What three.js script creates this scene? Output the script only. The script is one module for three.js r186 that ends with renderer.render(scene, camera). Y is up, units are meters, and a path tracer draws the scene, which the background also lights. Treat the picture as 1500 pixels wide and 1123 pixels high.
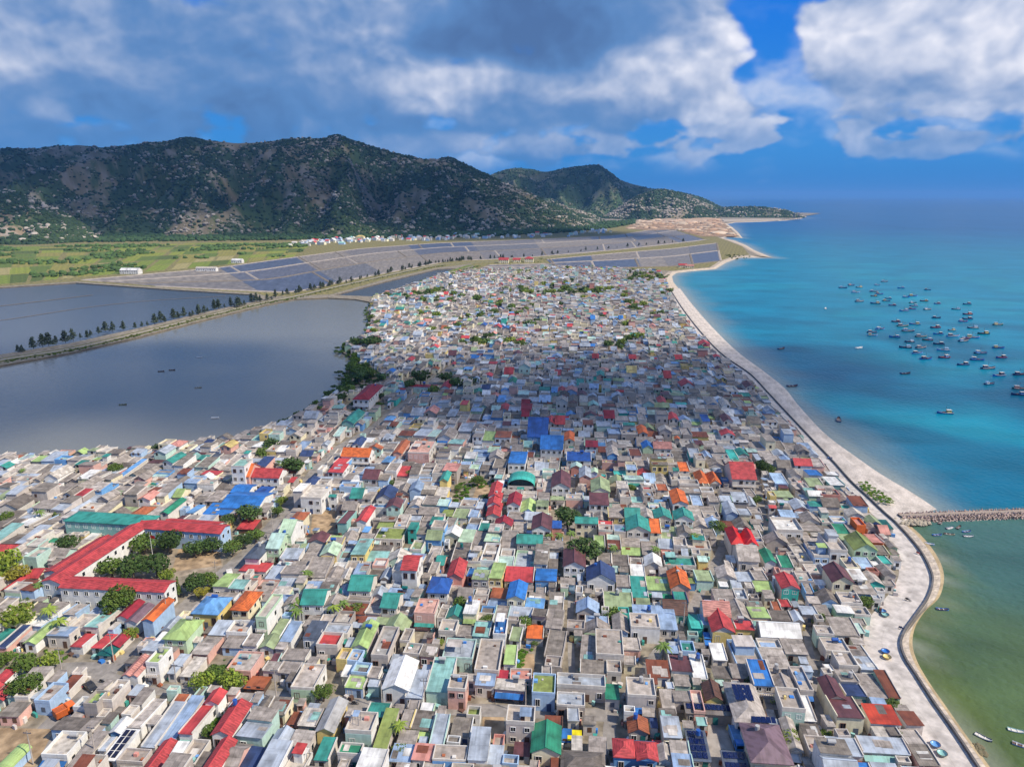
import * as THREE from 'three';
import { ImprovedNoise } from 'three/addons/math/ImprovedNoise.js';
import { mergeGeometries } from 'three/addons/utils/BufferGeometryUtils.js';

// ---------------------------------------------------------------- camera, sky, sun, exposure
const R = THREE.MathUtils.degToRad, V3 = THREE.Vector3;
const scene = new THREE.Scene();
const camera = new THREE.PerspectiveCamera(56.64, 1024 / 766, 1, 150000);
camera.position.set(0, 120, 0);
camera.rotation.set(-R(14.76), 0, 0);
camera.updateMatrixWorld(); camera.updateProjectionMatrix();
const renderer = new THREE.WebGLRenderer({ antialias: true });
renderer.setSize(1024, 766);
renderer.toneMapping = THREE.LinearToneMapping;
renderer.toneMappingExposure = 1.16;
renderer.shadowMap.enabled = true;
const SUN_EL = 46, SUN_AZ = 24;                     // azimuth measured from +x towards the camera
const sunDir = new V3(Math.cos(R(SUN_EL)) * Math.cos(R(SUN_AZ)), Math.sin(R(SUN_EL)), Math.cos(R(SUN_EL)) * Math.sin(R(SUN_AZ)));
const sun = new THREE.DirectionalLight(new THREE.Color(1.0, 0.925, 0.79), 5.0);
sun.target.position.set(0, 0, -400); sun.position.copy(sunDir).multiplyScalar(3000).add(sun.target.position);
sun.castShadow = true; sun.shadow.radius = 4;
sun.shadow.camera.left = -1500; sun.shadow.camera.right = 1500; sun.shadow.camera.top = 1500; sun.shadow.camera.bottom = -1500; sun.shadow.camera.far = 9000;
sun.shadow.mapSize.set(4096, 4096);
scene.add(sun, sun.target);

const noise = new ImprovedNoise();
const fbm = (x, y, z, o = 4) => { let s = 0, a = 0.5, f = 1; for (let i = 0; i < o; i++) { s += a * noise.noise(x * f, y * f, z * f + i * 7.3); a *= 0.5; f *= 2.03; } return s; };
const sstep = (a, b, x) => { const t = Math.min(1, Math.max(0, (x - a) / (b - a))); return t * t * (3 - 2 * t); };
const lerp = (a, b, t) => a + (b - a) * t, clamp = (x, a, b) => Math.min(b, Math.max(a, x));
const mix3 = (a, b, t) => [lerp(a[0], b[0], t), lerp(a[1], b[1], t), lerp(a[2], b[2], t)];
const lin = (h) => { const c = new THREE.Color(h); return [c.r, c.g, c.b]; };
function rng(seed) { let a = seed >>> 0; return () => { a = (a + 0x6D2B79F5) >>> 0; let t = a; t = Math.imul(t ^ (t >>> 15), t | 1); t ^= t + Math.imul(t ^ (t >>> 7), t | 61); return ((t ^ (t >>> 14)) >>> 0) / 4294967296; }; }

// The sky: air and broken cumulus. Cloud masses: [azimuth, elevation, half width, half height (degrees), density, brightness]
const MASSES = [[-32.2,10.4,8,4.5,1.0,0.72],[-29.2,11.1,6,3,0.9,0.7],[-28.0,8.9,8,3.6,0.95,0.46],[-24.4,8.1,9,3.8,0.95,0.28],[-19.1,9.3,11,4.6,0.95,0.24],[-30.7,5.4,9,2.6,0.95,0.22],[-22.1,5.4,14,2.6,1.0,0.1],[-14.1,6.6,9,3.2,1.0,0.18],[-13.8,10.8,5,3.6,0.85,0.46],[-9.4,12.3,4.2,3.4,0.95,0.86],[-8.8,9.0,4.5,3,0.95,0.56],[-4.9,7.7,3.6,2.6,1.1,0.98],[-2.5,8.9,3,2,0.9,0.78],[0.5,12.0,8.5,2.8,1.5,-0.05],[-5.5,11.8,4.2,2.4,1.1,0.0],[7.5,11.9,6.5,2.4,1.3,0.05],[13.8,10.8,3.6,4.2,1.2,1.0],[10.6,8.8,4.6,2.2,1.1,0.78],[5.6,7.9,6,2.0,1.1,0.62],[0.5,6.6,8,2.0,1.0,0.22],[6.7,5.7,6,1.6,0.9,0.2],[13.2,5.4,3.2,1.5,0.9,0.86],[10.3,5.2,2.2,1.0,0.8,0.7],[-2.5,12.3,5,2.6,1.2,0.0],[3.5,10.9,6,2.0,1.3,0.1],[10.4,12.1,4,2.6,1.2,0.3],[-6.7,4.7,8,1.4,0.8,0.08],[23.8,11.5,4.4,3.2,1.05,0.82],[28.5,10.4,6.5,3.2,1.1,0.84],[32.9,10.3,7,4.4,1.1,0.96],[26.0,8.2,6,1.5,0.62,0.3],[31.9,7.4,5,1.6,0.66,0.5],[21.0,11.9,2.4,1.2,0.7,0.6],[18.6,4.6,1.8,0.9,0.95,0.85],[23.8,4.2,2.0,0.9,0.95,0.8],[26.8,5.4,2.2,0.7,0.85,0.5],[30.7,5.8,3.2,0.8,0.9,0.75],[33.2,4.1,3.2,0.9,0.95,0.65],[28.7,3.5,3,0.7,0.85,0.55],[19.8,5.7,2.4,0.8,0.7,0.5],[4.7,4.1,4.6,0.8,0.9,0.5],[9.8,3.9,3,0.7,0.9,0.55],[-2.6,4.1,3.4,0.9,0.95,0.65],[-7.8,4.0,3,0.9,0.85,0.45],[15.8,3.8,3,0.8,0.9,0.6],[-32.1,3.7,9,1.4,0.9,0.14],[-31.5,4.8,1.6,1.5,1,0.8],[-15.2,4.7,1.2,0.9,0.8,0.55],[-22.3,11.7,7,3,0.85,0.36],[-32.1,13.7,20,8,0.9,0.45],[-15.7,16.3,18,8,0.8,0.4],[7.3,17.1,16,8,0.9,0.3],[29.0,14.8,14,9,0.9,0.6]];
const GAPS = [[18.9,10.8,2.6,4.5,0.7],[19.7,7.7,3.4,3,0.7],[21.5,6.8,3,1.4,0.4],[-18.1,10.0,1.8,1,0.5],[-21.7,13.0,3,1.5,0.5]];
function skyTexture() {
  const W = 4096, H = 2048, data = new Float32Array(W * H * 4);
  const ZEN = [0.012, 0.17, 0.66], LOW = [0.045, 0.25, 0.62], HOR = [0.03, 0.20, 0.54], SHADE = [0.105, 0.225, 0.46], DARK = [0.075, 0.15, 0.32], LIT = [0.86, 0.85, 0.90];
  const bil = (x, y, z, o) => { let s = 0, a = 0.5, f = 1; for (let i = 0; i < o; i++) { s += a * (1 - 2.2 * Math.abs(noise.noise(x * f, y * f, z * f + i * 5.1))); a *= 0.5; f *= 2.07; } return s - 0.42; };
  for (let j = 0; j < H; j++) {
    const el = ((j + 0.5) / H - 0.5) * 180;                         // row 0 is straight down
    if (el < -1) { for (let i = 0; i < W; i++) { const k = (j * W + i) * 4; data[k] = 0.06; data[k + 1] = 0.16; data[k + 2] = 0.3; data[k + 3] = 1; } continue; }
    const e = Math.max(el, 0), cy = Math.cos(R(e)), hi = sstep(18, 27, e), fy = e * 0.2;
    for (let i = 0; i < W; i++) {
      const phi = ((i + 0.5) / W - 0.5) * 2 * Math.PI, dx = Math.cos(phi) * cy, dz = Math.sin(phi) * cy;   // u = atan2(z, x) / 2pi + 0.5
      const az = Math.atan2(dx, -dz) * 180 / Math.PI;
      const air = mix3(mix3(HOR, LOW, sstep(0, 4, e)), ZEN, sstep(2, 14, e));
      const out = Math.max(hi, sstep(42, 56, Math.abs(az)));
      const wx = fbm(dx * 5 + 3.1, fy, dz * 5, 3), wy = fbm(dx * 5 - 7.7, fy + 9, dz * 5, 3);
      const ca = az + wx * 5, ce = e + wy * 2.6;
      let d = 1, l = 0, wsum = 1e-4;
      if (out < 1) {
        for (const m of MASSES) { const a = (ca - m[0]) / m[2], b = (ce - m[1]) / m[3], q = a * a + b * b; if (q < 7) { const g = Math.exp(-q * 0.9), g4 = g * g * g; d *= 1 - Math.min(0.97, m[4] * g); l += g4 * m[5]; wsum += g4; } }
        d = 1 - d;
        for (const m of GAPS) { const a = (ca - m[0]) / m[2], b = (ce - m[1]) / m[3], q = a * a + b * b; if (q < 7) d -= m[4] * Math.exp(-q); }
      }
      l /= wsum;
      const qx = dx * 7 + 1.3 + wx * 0.3, qy = e * 0.15 + wy * 0.3, qz = dz * 7, n = fbm(qx, qy, qz, 6), ns = fbm(qx + 0.05, qy + 0.09, qz, 5), n2 = bil(dx * 15, e * 0.36, dz * 15, 5), n0 = fbm(dx * 2.2 + 5, e * 0.06, dz * 2.2, 3);
      d = lerp(d, 0.62 + 1.3 * n0, out); l = lerp(l, clamp(0.42 + 1.1 * wy, 0.1, 0.9), out);
      const den = d * 1.2 - 0.5 + n * 0.95 + n2 * 0.36 + (l < 0.25 ? 0.25 : 0.25 * sstep(0.5, 0.25, l)) * (1 - out) * sstep(5, 8, e) + (1 - sstep(4.6, 7.4, e)) * (fbm(dx * 15, e * 0.55, dz * 15 + 7, 4) * 1.9 - 0.1), crisp = lerp(0.6, 0.34, clamp(l * 1.3, 0, 1));
      let alpha = sstep(0, crisp, den) * 0.96;
      alpha *= lerp(sstep(0.5, 3.2, e), 1, 0.05);
      const lum = clamp(l - 0.1 + (n - ns) * 1.3 * (0.3 + l) + n * 0.35 + n2 * 0.26 * (0.25 + l), -0.3, 1.1);
      let c = lum > 0.12 ? mix3(SHADE, LIT, Math.pow((lum - 0.12) / 0.98, 1.45)) : mix3(SHADE, DARK, clamp((0.12 - lum) / 0.3, 0, 1));
      c = mix3(c, LOW, (1 - sstep(1, 8, e)) * 0.4);
      const veil = (1 - alpha) * 0.62 * sstep(-0.16, 0.3, n * 0.7 + fbm(dx * 11 + 4, e * 0.4, dz * 11, 4) * 0.9) * sstep(1.2, 3.4, e) * (1 - 0.8 * sstep(8, 11, e)), vc = mix3([0.24, 0.40, 0.68], [0.66, 0.70, 0.80], clamp(0.35 + n2 * 1.3 + wy, 0, 1));
      for (let q = 0; q < 3; q++) air[q] = lerp(air[q], vc[q], veil);
      const k = (j * W + i) * 4;
      data[k] = lerp(air[0], c[0], alpha); data[k + 1] = lerp(air[1], c[1], alpha); data[k + 2] = lerp(air[2], c[2], alpha); data[k + 3] = 1;
    }
  }
  const t = new THREE.DataTexture(data, W, H, THREE.RGBAFormat, THREE.FloatType);
  t.mapping = THREE.EquirectangularReflectionMapping; t.magFilter = THREE.LinearFilter; t.minFilter = THREE.LinearFilter; t.needsUpdate = true;
  return t;
}
scene.fog = new THREE.FogExp2(new THREE.Color(0.2, 0.5, 1.0), 0.00004);
scene.background = skyTexture(); scene.environment = scene.background;

// ---------------------------------------------------------------- textures and materials
const LAND = 2;
function tex(size, metres, f, srgb = true) {                         // f(u, v, x, y) -> [r, g, b] 0..1, tiles over `metres`
  const d = new Uint8Array(size * size * 4);
  for (let y = 0; y < size; y++) for (let x = 0; x < size; x++) { const c = f(x / size, y / size), k = (y * size + x) * 4; for (let q = 0; q < 3; q++) d[k + q] = clamp(Math.round(255 * c[Math.min(q, c.length - 1)]), 0, 255); d[k + 3] = 255; }
  const t = new THREE.DataTexture(d, size, size); t.wrapS = t.wrapT = THREE.RepeatWrapping; t.magFilter = THREE.LinearFilter; t.minFilter = THREE.LinearMipmapLinearFilter; t.generateMipmaps = true;
  if (srgb) t.colorSpace = THREE.SRGBColorSpace; t.repeat.set(1 / metres, 1 / metres); t.needsUpdate = true; return t;
}
const hash2 = (x, y, k) => { let h = Math.imul(x, 374761393) ^ Math.imul(y, 668265263) ^ Math.imul(k, 2147483647 - 5); h = Math.imul(h ^ (h >>> 13), 1274126177); return ((h ^ (h >>> 16)) >>> 0) / 4294967296; };
const tn = (u, v, s, seed, o = 4) => {                              // noise that tiles over the unit square, s cells a side
  let r = 0, amp = 0.5, n = Math.round(s), nv = n; for (let i = 0; i < o; i++) { const x = u * n, y = v * nv, X = Math.floor(x), Y = Math.floor(y), fx = x - X, fy = y - Y, a = fx * fx * (3 - 2 * fx), b = fy * fy * (3 - 2 * fy), h = (p, q) => hash2(((p % n) + n) % n, ((q % nv) + nv) % nv, seed * 31 + i); r += amp * (lerp(lerp(h(X, Y), h(X + 1, Y), a), lerp(h(X, Y + 1), h(X + 1, Y + 1), a), b) - 0.5); amp *= 0.5; n *= 2; nv *= 2; } return r; };
const tRand = rng(77);
const spots = Array.from({ length: 60 }, () => [tRand(), tRand(), 0.006 + tRand() * 0.03, tRand()]);
const blots = (u, v) => { let s = 0; for (const [a, b, r0, k] of spots) { let du = Math.abs(u - a), dv = Math.abs(v - b); du = Math.min(du, 1 - du); dv = Math.min(dv, 1 - dv); const q = (du * du + dv * dv) / (r0 * r0); if (q < 4) s += Math.exp(-q) * (k > 0.5 ? 1 : -0.6); } return s; };
const T = {
  metal: tex(512, 18, (u, v) => { const streak = tn(u, Math.floor(v * 3) / 3, 60, 3, 3) * 0.2, rib = 0.09 * (hash2(Math.floor(u * 18), Math.floor(v * 5), 3) - 0.5), seam = (v * 6) % 1 < 0.02 ? -0.12 : 0, b = tn(u, v, 10, 9, 5) * 0.4 + tn(u, v, 4, 13, 2) * 0.25; const g = 0.9 + streak + rib + seam + b - 0.1 * Math.max(0, blots(u, v)); return [g + 0.01, g, g - 0.012]; }),
  fibro: tex(512, 16, (u, v) => { const pan = ((u * 14) % 1 < 0.07 ? -0.13 : 0) + ((v * 9) % 1 < 0.05 ? -0.12 : 0), cell = Math.sin(Math.floor(u * 14) * 12.9 + Math.floor(v * 9) * 78.2) * 0.05; const g = 0.84 + pan + cell + tn(u, v, 16, 21, 5) * 0.42 - 0.12 * blots(u, v); return [g + 0.012, g, g - 0.015]; }),
  conc: tex(512, 17, (u, v) => { const g = 0.86 + tn(u, v, 14, 31, 6) * 0.42 - 0.13 * blots(u, v) + (((u * 4.2 + v * 0.1) % 1 < 0.012) || ((v * 3.1) % 1 < 0.01) ? -0.12 : 0); return [g + 0.015, g, g - 0.02]; }),
  plaster: tex(512, 12, (u, v) => { const g = 0.95 + tn(u, Math.floor(v * 4) / 4, 40, 41, 4) * 0.10 + tn(u, v, 14, 43, 4) * 0.14 - 0.05 * blots(u, v); return [g, g - 0.005, g - 0.012]; }),
  tile: tex(512, 8, (u, v) => { const row = (v * 24) % 1, col = (u * 32) % 1, cell = Math.sin(Math.floor(u * 32) * 12.9 + Math.floor(v * 24) * 78.2) * 0.09; const g = 0.88 - (row < 0.18 ? 0.16 : 0) - (col < 0.14 ? 0.08 : 0) + cell + tn(u, v, 10, 51, 4) * 0.4 + tn(u, v, 4, 53, 2) * 0.3; return [g, g - 0.005, g - 0.01]; }),
  road: tex(512, 24, (u, v) => { const g = 0.86 + tn(u, v, 16, 61, 6) * 0.34 - 0.1 * blots(u, v) + ((v * 5) % 1 < 0.008 ? -0.14 : 0); return [g + 0.01, g, g - 0.015]; }),
  dirt: tex(512, 30, (u, v) => { const g = 0.82 + tn(u, v, 16, 71, 6) * 0.55 - 0.12 * blots(u, v); return [g + 0.02, g, g - 0.04]; }),
  grass: tex(512, 26, (u, v) => { const a = tn(u, v, 9, 81, 6), b = tn(u, v, 40, 83, 3); const g = 0.8 + a * 0.8 + b * 0.6; return [g + Math.max(0, a) * 0.4, g, g * 0.8]; }),
  sand: tex(512, 30, (u, v) => { const g = 0.88 + tn(u, v, 6, 91, 6) * 0.35 + tn(u, v, 50, 93, 2) * 0.2 - 0.08 * Math.max(0, blots(u, v)); return [g + 0.01, g, g - 0.02]; }),
  wave: tex(512, 40, (u, v) => { const g = 0.5 + tn(u, v, 24, 95, 5) * 0.9; return [g]; }, false),
};
const C = { conc: '#aca29a', conc2: '#8f867d', conc3: '#c2b8b0', fibro: '#a59b94', dark: '#7d746d', metal: '#aab2bd', metalb: '#93a8c4', white: '#e2e0dc', offwhite: '#d2cac0', lime: '#a2ba74', sage: '#98a67c', olive: '#8b9853', mint: '#b4cfc4', teal: '#3a8f83', dteal: '#17635f', lteal: '#8dbab3', turq: '#45b3a5',
  red: '#bf4546', crimson: '#9c2a38', salmon: '#cc8d80', maroon: '#684044', mauve: '#776069', rust: '#7d4630', terra: '#a65e3c', orange: '#dd6f33', brown: '#66463a', blue: '#3274bd', royal: '#2a569f', sky: '#6a9dd0', navy: '#34456e', slate: '#555d6c', pink: '#d9ab9d', yellow: '#d9c27c', cream: '#e6dcbc', lblue: '#a9c3e0', grey: '#a8a6a4', green: '#2d8566', lgreen: '#bad2b2', black: '#2c2b2c', wood: '#5d4436' };
const COL = Object.fromEntries(Object.entries(C).map(([k, h]) => [k, lin(h)]));
const mats = {};
const KIND = { metal: ['metal', 0.55], fibro: ['fibro', 0.92], conc: ['conc', 0.95], tile: ['tile', 0.7], wall: ['plaster', 0.9], trim: [null, 0.7], glass: [null, 0.12], solar: [null, 0.15], road: ['road', 0.95], dirt: ['dirt', 1], grass: ['grass', 1], sand: ['sand', 1], plain: [null, 0.6], gloss: [null, 0.3] };
function mat(kind, col) {
  const key = kind + '/' + col; if (mats[key]) return mats[key];
  const [t, r] = KIND[kind], m = new THREE.MeshStandardMaterial({ roughness: r, metalness: 0, side: THREE.DoubleSide });
  if (Array.isArray(col)) m.color.setRGB(...col); else if (COL[col]) m.color.setRGB(...COL[col]); else m.color.set(col);
  if (t) { m.map = T[t]; if (t !== 'grass') { m.bumpMap = T[t]; m.bumpScale = 0.02; } }
  m.name = key; return mats[key] = m;
}

// ---------------------------------------------------------------- mesh builder and naming
class MB {
  constructor(t) { this.p = []; this.u = []; this.c = t ? [] : null; this.T = null; this.col = [1, 1, 1]; this.ou = 0; this.ov = 0; }
  v(a, u, v) {
    const t = this.T; if (t) this.p.push(t.x + a[0] * t.c + a[2] * -t.s, t.y + a[1], t.z + a[0] * t.s + a[2] * t.c); else this.p.push(a[0], a[1], a[2]);
    this.u.push(u + this.ou, v + this.ov); if (this.c) this.c.push(...this.col);
  }
  tri(a, b, c) { const l = Math.hypot(b[0] - a[0], b[1] - a[1], b[2] - a[2]), ex = [(b[0] - a[0]) / l, (b[1] - a[1]) / l, (b[2] - a[2]) / l], w = [c[0] - a[0], c[1] - a[1], c[2] - a[2]], cu = w[0] * ex[0] + w[1] * ex[1] + w[2] * ex[2], cv = Math.sqrt(Math.max(0, w[0] ** 2 + w[1] ** 2 + w[2] ** 2 - cu * cu)); this.v(a, 0, 0); this.v(b, l, 0); this.v(c, cu, cv); }
  quad(a, b, c, d) { const l = Math.hypot(b[0] - a[0], b[1] - a[1], b[2] - a[2]), h = Math.hypot(d[0] - a[0], d[1] - a[1], d[2] - a[2]), l2 = Math.hypot(c[0] - d[0], c[1] - d[1], c[2] - d[2]); this.v(a, 0, 0); this.v(b, l, 0); this.v(c, l2, h); this.v(a, 0, 0); this.v(c, l2, h); this.v(d, 0, h); return this; }
  box(x0, y0, z0, x1, y1, z1, bottom = false) {
    this.quad([x0, y0, z1], [x1, y0, z1], [x1, y1, z1], [x0, y1, z1]); this.quad([x1, y0, z0], [x0, y0, z0], [x0, y1, z0], [x1, y1, z0]);
    this.quad([x1, y0, z1], [x1, y0, z0], [x1, y1, z0], [x1, y1, z1]); this.quad([x0, y0, z0], [x0, y0, z1], [x0, y1, z1], [x0, y1, z0]);
    this.quad([x0, y1, z1], [x1, y1, z1], [x1, y1, z0], [x0, y1, z0]); if (bottom) this.quad([x0, y0, z0], [x1, y0, z0], [x1, y0, z1], [x0, y0, z1]); return this;
  }
  slab(a, b, c, d, th) { const dn = (q) => [q[0], q[1] - th, q[2]]; this.quad(a, b, c, d); this.quad(dn(d), dn(c), dn(b), dn(a)); for (const [s, e] of [[a, b], [b, c], [c, d], [d, a]]) this.quad(dn(s), dn(e), e, s); return this; }
  tube(x, y0, z, r0, h, r1 = r0, n = 8, cap = true) { for (let i = 0; i < n; i++) { const a = i / n * 6.2832, b = (i + 1) / n * 6.2832, p = (t, r, y) => [x + Math.cos(t) * r, y, z - Math.sin(t) * r]; this.quad(p(a, r0, y0), p(b, r0, y0), p(b, r1, y0 + h), p(a, r1, y0 + h)); if (cap) this.tri(p(a, r1, y0 + h), p(b, r1, y0 + h), [x, y0 + h, z]); } return this; }
  bar(a, b, r, n = 5, r1 = r) { const A = new V3(...a), B = new V3(...b), d = B.clone().sub(A).normalize(), s = new V3(d.y > 0.9 ? 1 : 0, d.y > 0.9 ? 0 : 1, 0).cross(d).normalize(), t = d.clone().cross(s); const p = (O, i, q) => { const g = i / n * 6.2832; return O.clone().addScaledVector(s, Math.cos(g) * q).addScaledVector(t, Math.sin(g) * q).toArray(); }; for (let i = 0; i < n; i++) this.quad(p(A, i, r), p(A, i + 1, r), p(B, i + 1, r1), p(B, i, r1)); return this; }
  geo(smooth) {
    const g = new THREE.BufferGeometry(); g.setAttribute('position', new THREE.Float32BufferAttribute(this.p, 3)); g.setAttribute('uv', new THREE.Float32BufferAttribute(this.u, 2));
    if (this.c) g.setAttribute('color', new THREE.Float32BufferAttribute(this.c, 3)); g.computeVertexNormals(); return g;
  }
}
const taken = {};
function numbered(n) { const k = taken[n] = (taken[n] ?? -1) + 1; return k ? n + '_' + String(k).padStart(3, '0') : n; }
function shade(o) { o.traverse((q) => { if (q.isMesh) { q.castShadow = true; q.receiveShadow = true; } }); return o; }
function mesh(name, g, m, parent) { const o = new THREE.Mesh(g instanceof MB ? g.geo() : g, m); o.name = parent ? name : numbered(name); (parent ?? scene).add(o); o.castShadow = o.receiveShadow = true; return o; }
function struct(name, g, m, parent) { const o = mesh(name, g, m, parent); if (!parent) o.userData = { kind: 'structure' }; return o; }
function tag(o, label, category, group, kind) { o.userData = { label, category }; if (group) o.userData.group = group; if (kind) o.userData.kind = kind; return o; }
function thing(name, x, y, z, turn = 0) { const o = new THREE.Group(); o.name = numbered(name); o.position.set(x, y, z); o.rotation.y = turn; scene.add(o); return o; }
const project = (x, y, z) => { const v = new V3(x, y, z).project(camera); return [(v.x + 1) * 750, (1 - v.y) * 561.5]; };
const dist2seg = (px, pz, a, b) => { const vx = b[0] - a[0], vz = b[1] - a[1], t = clamp(((px - a[0]) * vx + (pz - a[1]) * vz) / (vx * vx + vz * vz + 1e-9), 0, 1); return Math.hypot(px - a[0] - vx * t, pz - a[1] - vz * t); };
const dist2line = (x, z, L) => { let d = 1e9; for (let i = 1; i < L.length; i++) d = Math.min(d, dist2seg(x, z, L[i - 1], L[i])); return d; };
const inside = (x, z, P) => { let c = false; for (let i = 0, j = P.length - 1; i < P.length; j = i++) if ((P[i][1] > z) !== (P[j][1] > z) && x < (P[j][0] - P[i][0]) * (z - P[i][1]) / (P[j][1] - P[i][1]) + P[i][0]) c = !c; return c; };

// ---------------------------------------------------------------- plan of the place (metres, x right, z towards the camera)
const WALL_A = [[206.6,-928.7],[184.9,-765.8],[168.8,-623.1],[161.7,-530.8],[163.0,-470.8],[159.0,-427.1],[155.2,-389.0],[150.7,-341.4],[147.4,-306.1],[144.7,-282.0],[143.9,-263.1],[143.3,-251.7],[143.2,-243.4]];
const WATER_A = [[226.1,-958.9],[205.0,-798.9],[187.1,-640.3],[179.4,-547.3],[178.2,-484.7],[176.0,-442.6],[169.8,-403.9],[163.3,-349.3],[163.7,-318.4],[164.6,-296.9],[167.0,-278.6],[167.9,-268.9],[168.2,-259.7]];
const WALL_B = [[143.2,-243.4],[142.0,-231.9],[140.0,-220.3],[137.0,-210.2],[133.7,-202.5],[126.6,-192.5],[116.5,-181.7],[109.3,-174.0],[105.7,-168.7],[103.7,-162.9],[102.8,-156.0],[101.5,-145.9],[100.7,-136.4],[99.5,-126.2],[97.6,-112.9]];
const WATER_B = [[150.0,-245.2],[149.6,-237.4],[147.5,-225.5],[144.0,-214.6],[139.5,-205.9],[131.7,-195.4],[123.3,-188.0],[115.7,-179.6],[110.7,-171.6],[108.1,-164.5],[106.6,-156.7],[105.6,-147.6],[104.6,-137.9],[103.9,-128.3],[101.9,-114.8]];
const COAST = [[206.6,-928.7],[218.1,-1004.3],[234.7,-1083.2],[258.3,-1153.5],[293.8,-1186.4],[342.8,-1221.2],[391.5,-1338.6],[457.6,-1463.1],[490.9,-1480.3],[510.2,-1454.7],[536.9,-1612.5],[568.3,-1770.1],[595.3,-1961.2],[612.1,-2124.5],[664.8,-2236.0],[679.3,-2160.4],[765.0,-2497.5],[862.3,-2890.9],[940.1,-3215.6],[1046.9,-3429.2],[1187.3,-3522.7],[1394.6,-3725.7],[1609.2,-4077.9],[1770.4,-4426.2]];
const COAST_WATER = [[226.1,-958.9],[236.3,-1038.1],[250.3,-1111.3],[264.7,-1151.7],[296.7,-1184.0],[346.8,-1218.1],[397.6,-1332.9],[458.0,-1445.9],[482.7,-1445.9],[526.5,-1445.9],[559.2,-1661.0],[592.9,-1825.6],[624.3,-2025.6],[625.5,-2142.7],[657.7,-2197.0],[678.5,-2125.1],[789.9,-2539.9],[890.7,-2939.9],[956.4,-3229.8],[1043.7,-3397.0],[1178.9,-3487.3],[1385.7,-3682.8],[1598.2,-4020.4],[1791.1,-4425.6]];
const SHORE = [[-317.9,-295.2],[-237.1,-309.6],[-220.4,-313.1],[-199.6,-315.9],[-179.4,-320.5],[-163.4,-328.2],[-149.6,-335.2],[-140.0,-341.4],[-130.2,-353.4],[-118.7,-368.6],[-112.7,-387.7],[-110.2,-408.7],[-109.0,-438.5],[-107.9,-474.6],[-114.4,-514.5],[-133.8,-545.6],[-137.0,-566.6],[-128.4,-598.0],[-132.1,-650.2],[-148.5,-720.3],[-164.5,-817.2]];
const LAGOON = [...SHORE, ...[[-185.9,-839.7],[-221.1,-851.4],[-258.6,-839.7],[-276.3,-795.9],[-303.4,-695.4],[-324.2,-604.1],[-344.9,-540.6],[-369.0,-499.1],[-401.7,-381.1]]];
const POND = [[-449.6,-430.3],[-394.5,-535.7],[-367.2,-577.7],[-345.9,-646.7],[-323.0,-742.4],[-295.0,-839.7],[-320.9,-878.9],[-445.3,-928.7],[-614.9,-1004.3],[-683.0,-950.2],[-837.4,-828.3]];
const CANAL = [[-218.8,-875.7],[-170.2,-863.4],[-141.9,-988.2],[-94.4,-1209.4],[-125.4,-1197.8],[-177.1,-1029.3]];
const STREETS = [
  { w: 6, p: [[-106.0,-121.3],[-106.6,-126.2],[-106.0,-130.6],[-105.6,-140.8],[-104.5,-145.9],[-103.8,-152.6],[-104.4,-158.9],[-102.2,-168.4],[-100.4,-175.0],[-97.6,-184.5],[-94.8,-196.0],[-92.8,-207.6],[-89.4,-225.2],[-88.1,-244.0],[-87.4,-272.6],[-86.5,-301.8],[-82.9,-326.2],[-74.3,-350.0],[-67.2,-382.4],[-58.3,-417.7],[-50.1,-459.5],[-41.8,-499.1]] },
  { w: 5, p: [[-137.1,-156.0],[-125.7,-157.0],[-116.2,-158.7],[-104.4,-158.9]] },
  { w: 4, p: [[-104.1,-156.0],[-95.0,-151.8],[-82.7,-150.8],[-71.0,-151.0],[-60.0,-148.5],[-46.1,-146.4],[-31.1,-145.2],[-17.9,-144.2],[1.6,-143.1],[20.9,-141.9],[23.7,-141.7]] },
  { w: 2.6, p: [[23.2,-123.1],[21.9,-133.7],[23.7,-141.7],[28.3,-148.3],[34.1,-157.3],[38.1,-164.3],[44.6,-173.4],[48.8,-179.3],[53.6,-187.0],[59.6,-198.4],[68.7,-215.6],[76.2,-230.3]] },
  { w: 1.6, p: [[86.8,-190.6],[81.1,-170.3],[76.2,-153.3],[71.4,-139.0]] },
  { w: 2.2, p: [[112.8,-312.2],[102.0,-272.6],[91.2,-230.3],[87.6,-211.1]] },
  { w: 1.5, p: [[15.3,-142.2],[15.5,-158.7],[17.1,-183.4],[19.8,-211.1],[22.7,-246.9],[27.3,-295.2]] },
  { w: 1.4, p: [[-26.1,-144.9],[-24.5,-164.3],[-22.3,-187.0],[-20.1,-215.6],[-18.1,-246.9]] },
  { w: 1.6, p: [[-83.3,-225.2],[-65.5,-230.3],[-45.2,-225.2],[-20.1,-215.6]] },
];
const quadSheet = (P, holes, y) => { const pts = P.map((q) => new THREE.Vector2(q[0], q[1])), hs = holes.map((h) => h.map((q) => new THREE.Vector2(q[0], q[1]))); if (THREE.ShapeUtils.isClockWise(pts)) pts.reverse(); hs.forEach((h) => { if (!THREE.ShapeUtils.isClockWise(h)) h.reverse(); });
  const all = [...pts, ...hs.flat()], f = THREE.ShapeUtils.triangulateShape(pts, hs), g = new THREE.BufferGeometry(), pos = [], uv = []; for (const q of all) { pos.push(q.x, y, q.y); uv.push(q.x, q.y); }
  g.setAttribute('position', new THREE.Float32BufferAttribute(pos, 3)); g.setAttribute('uv', new THREE.Float32BufferAttribute(uv, 2)); g.setIndex(f.map((t) => [t[0], t[2], t[1]]).flat()); g.computeVertexNormals(); return g; };
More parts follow.
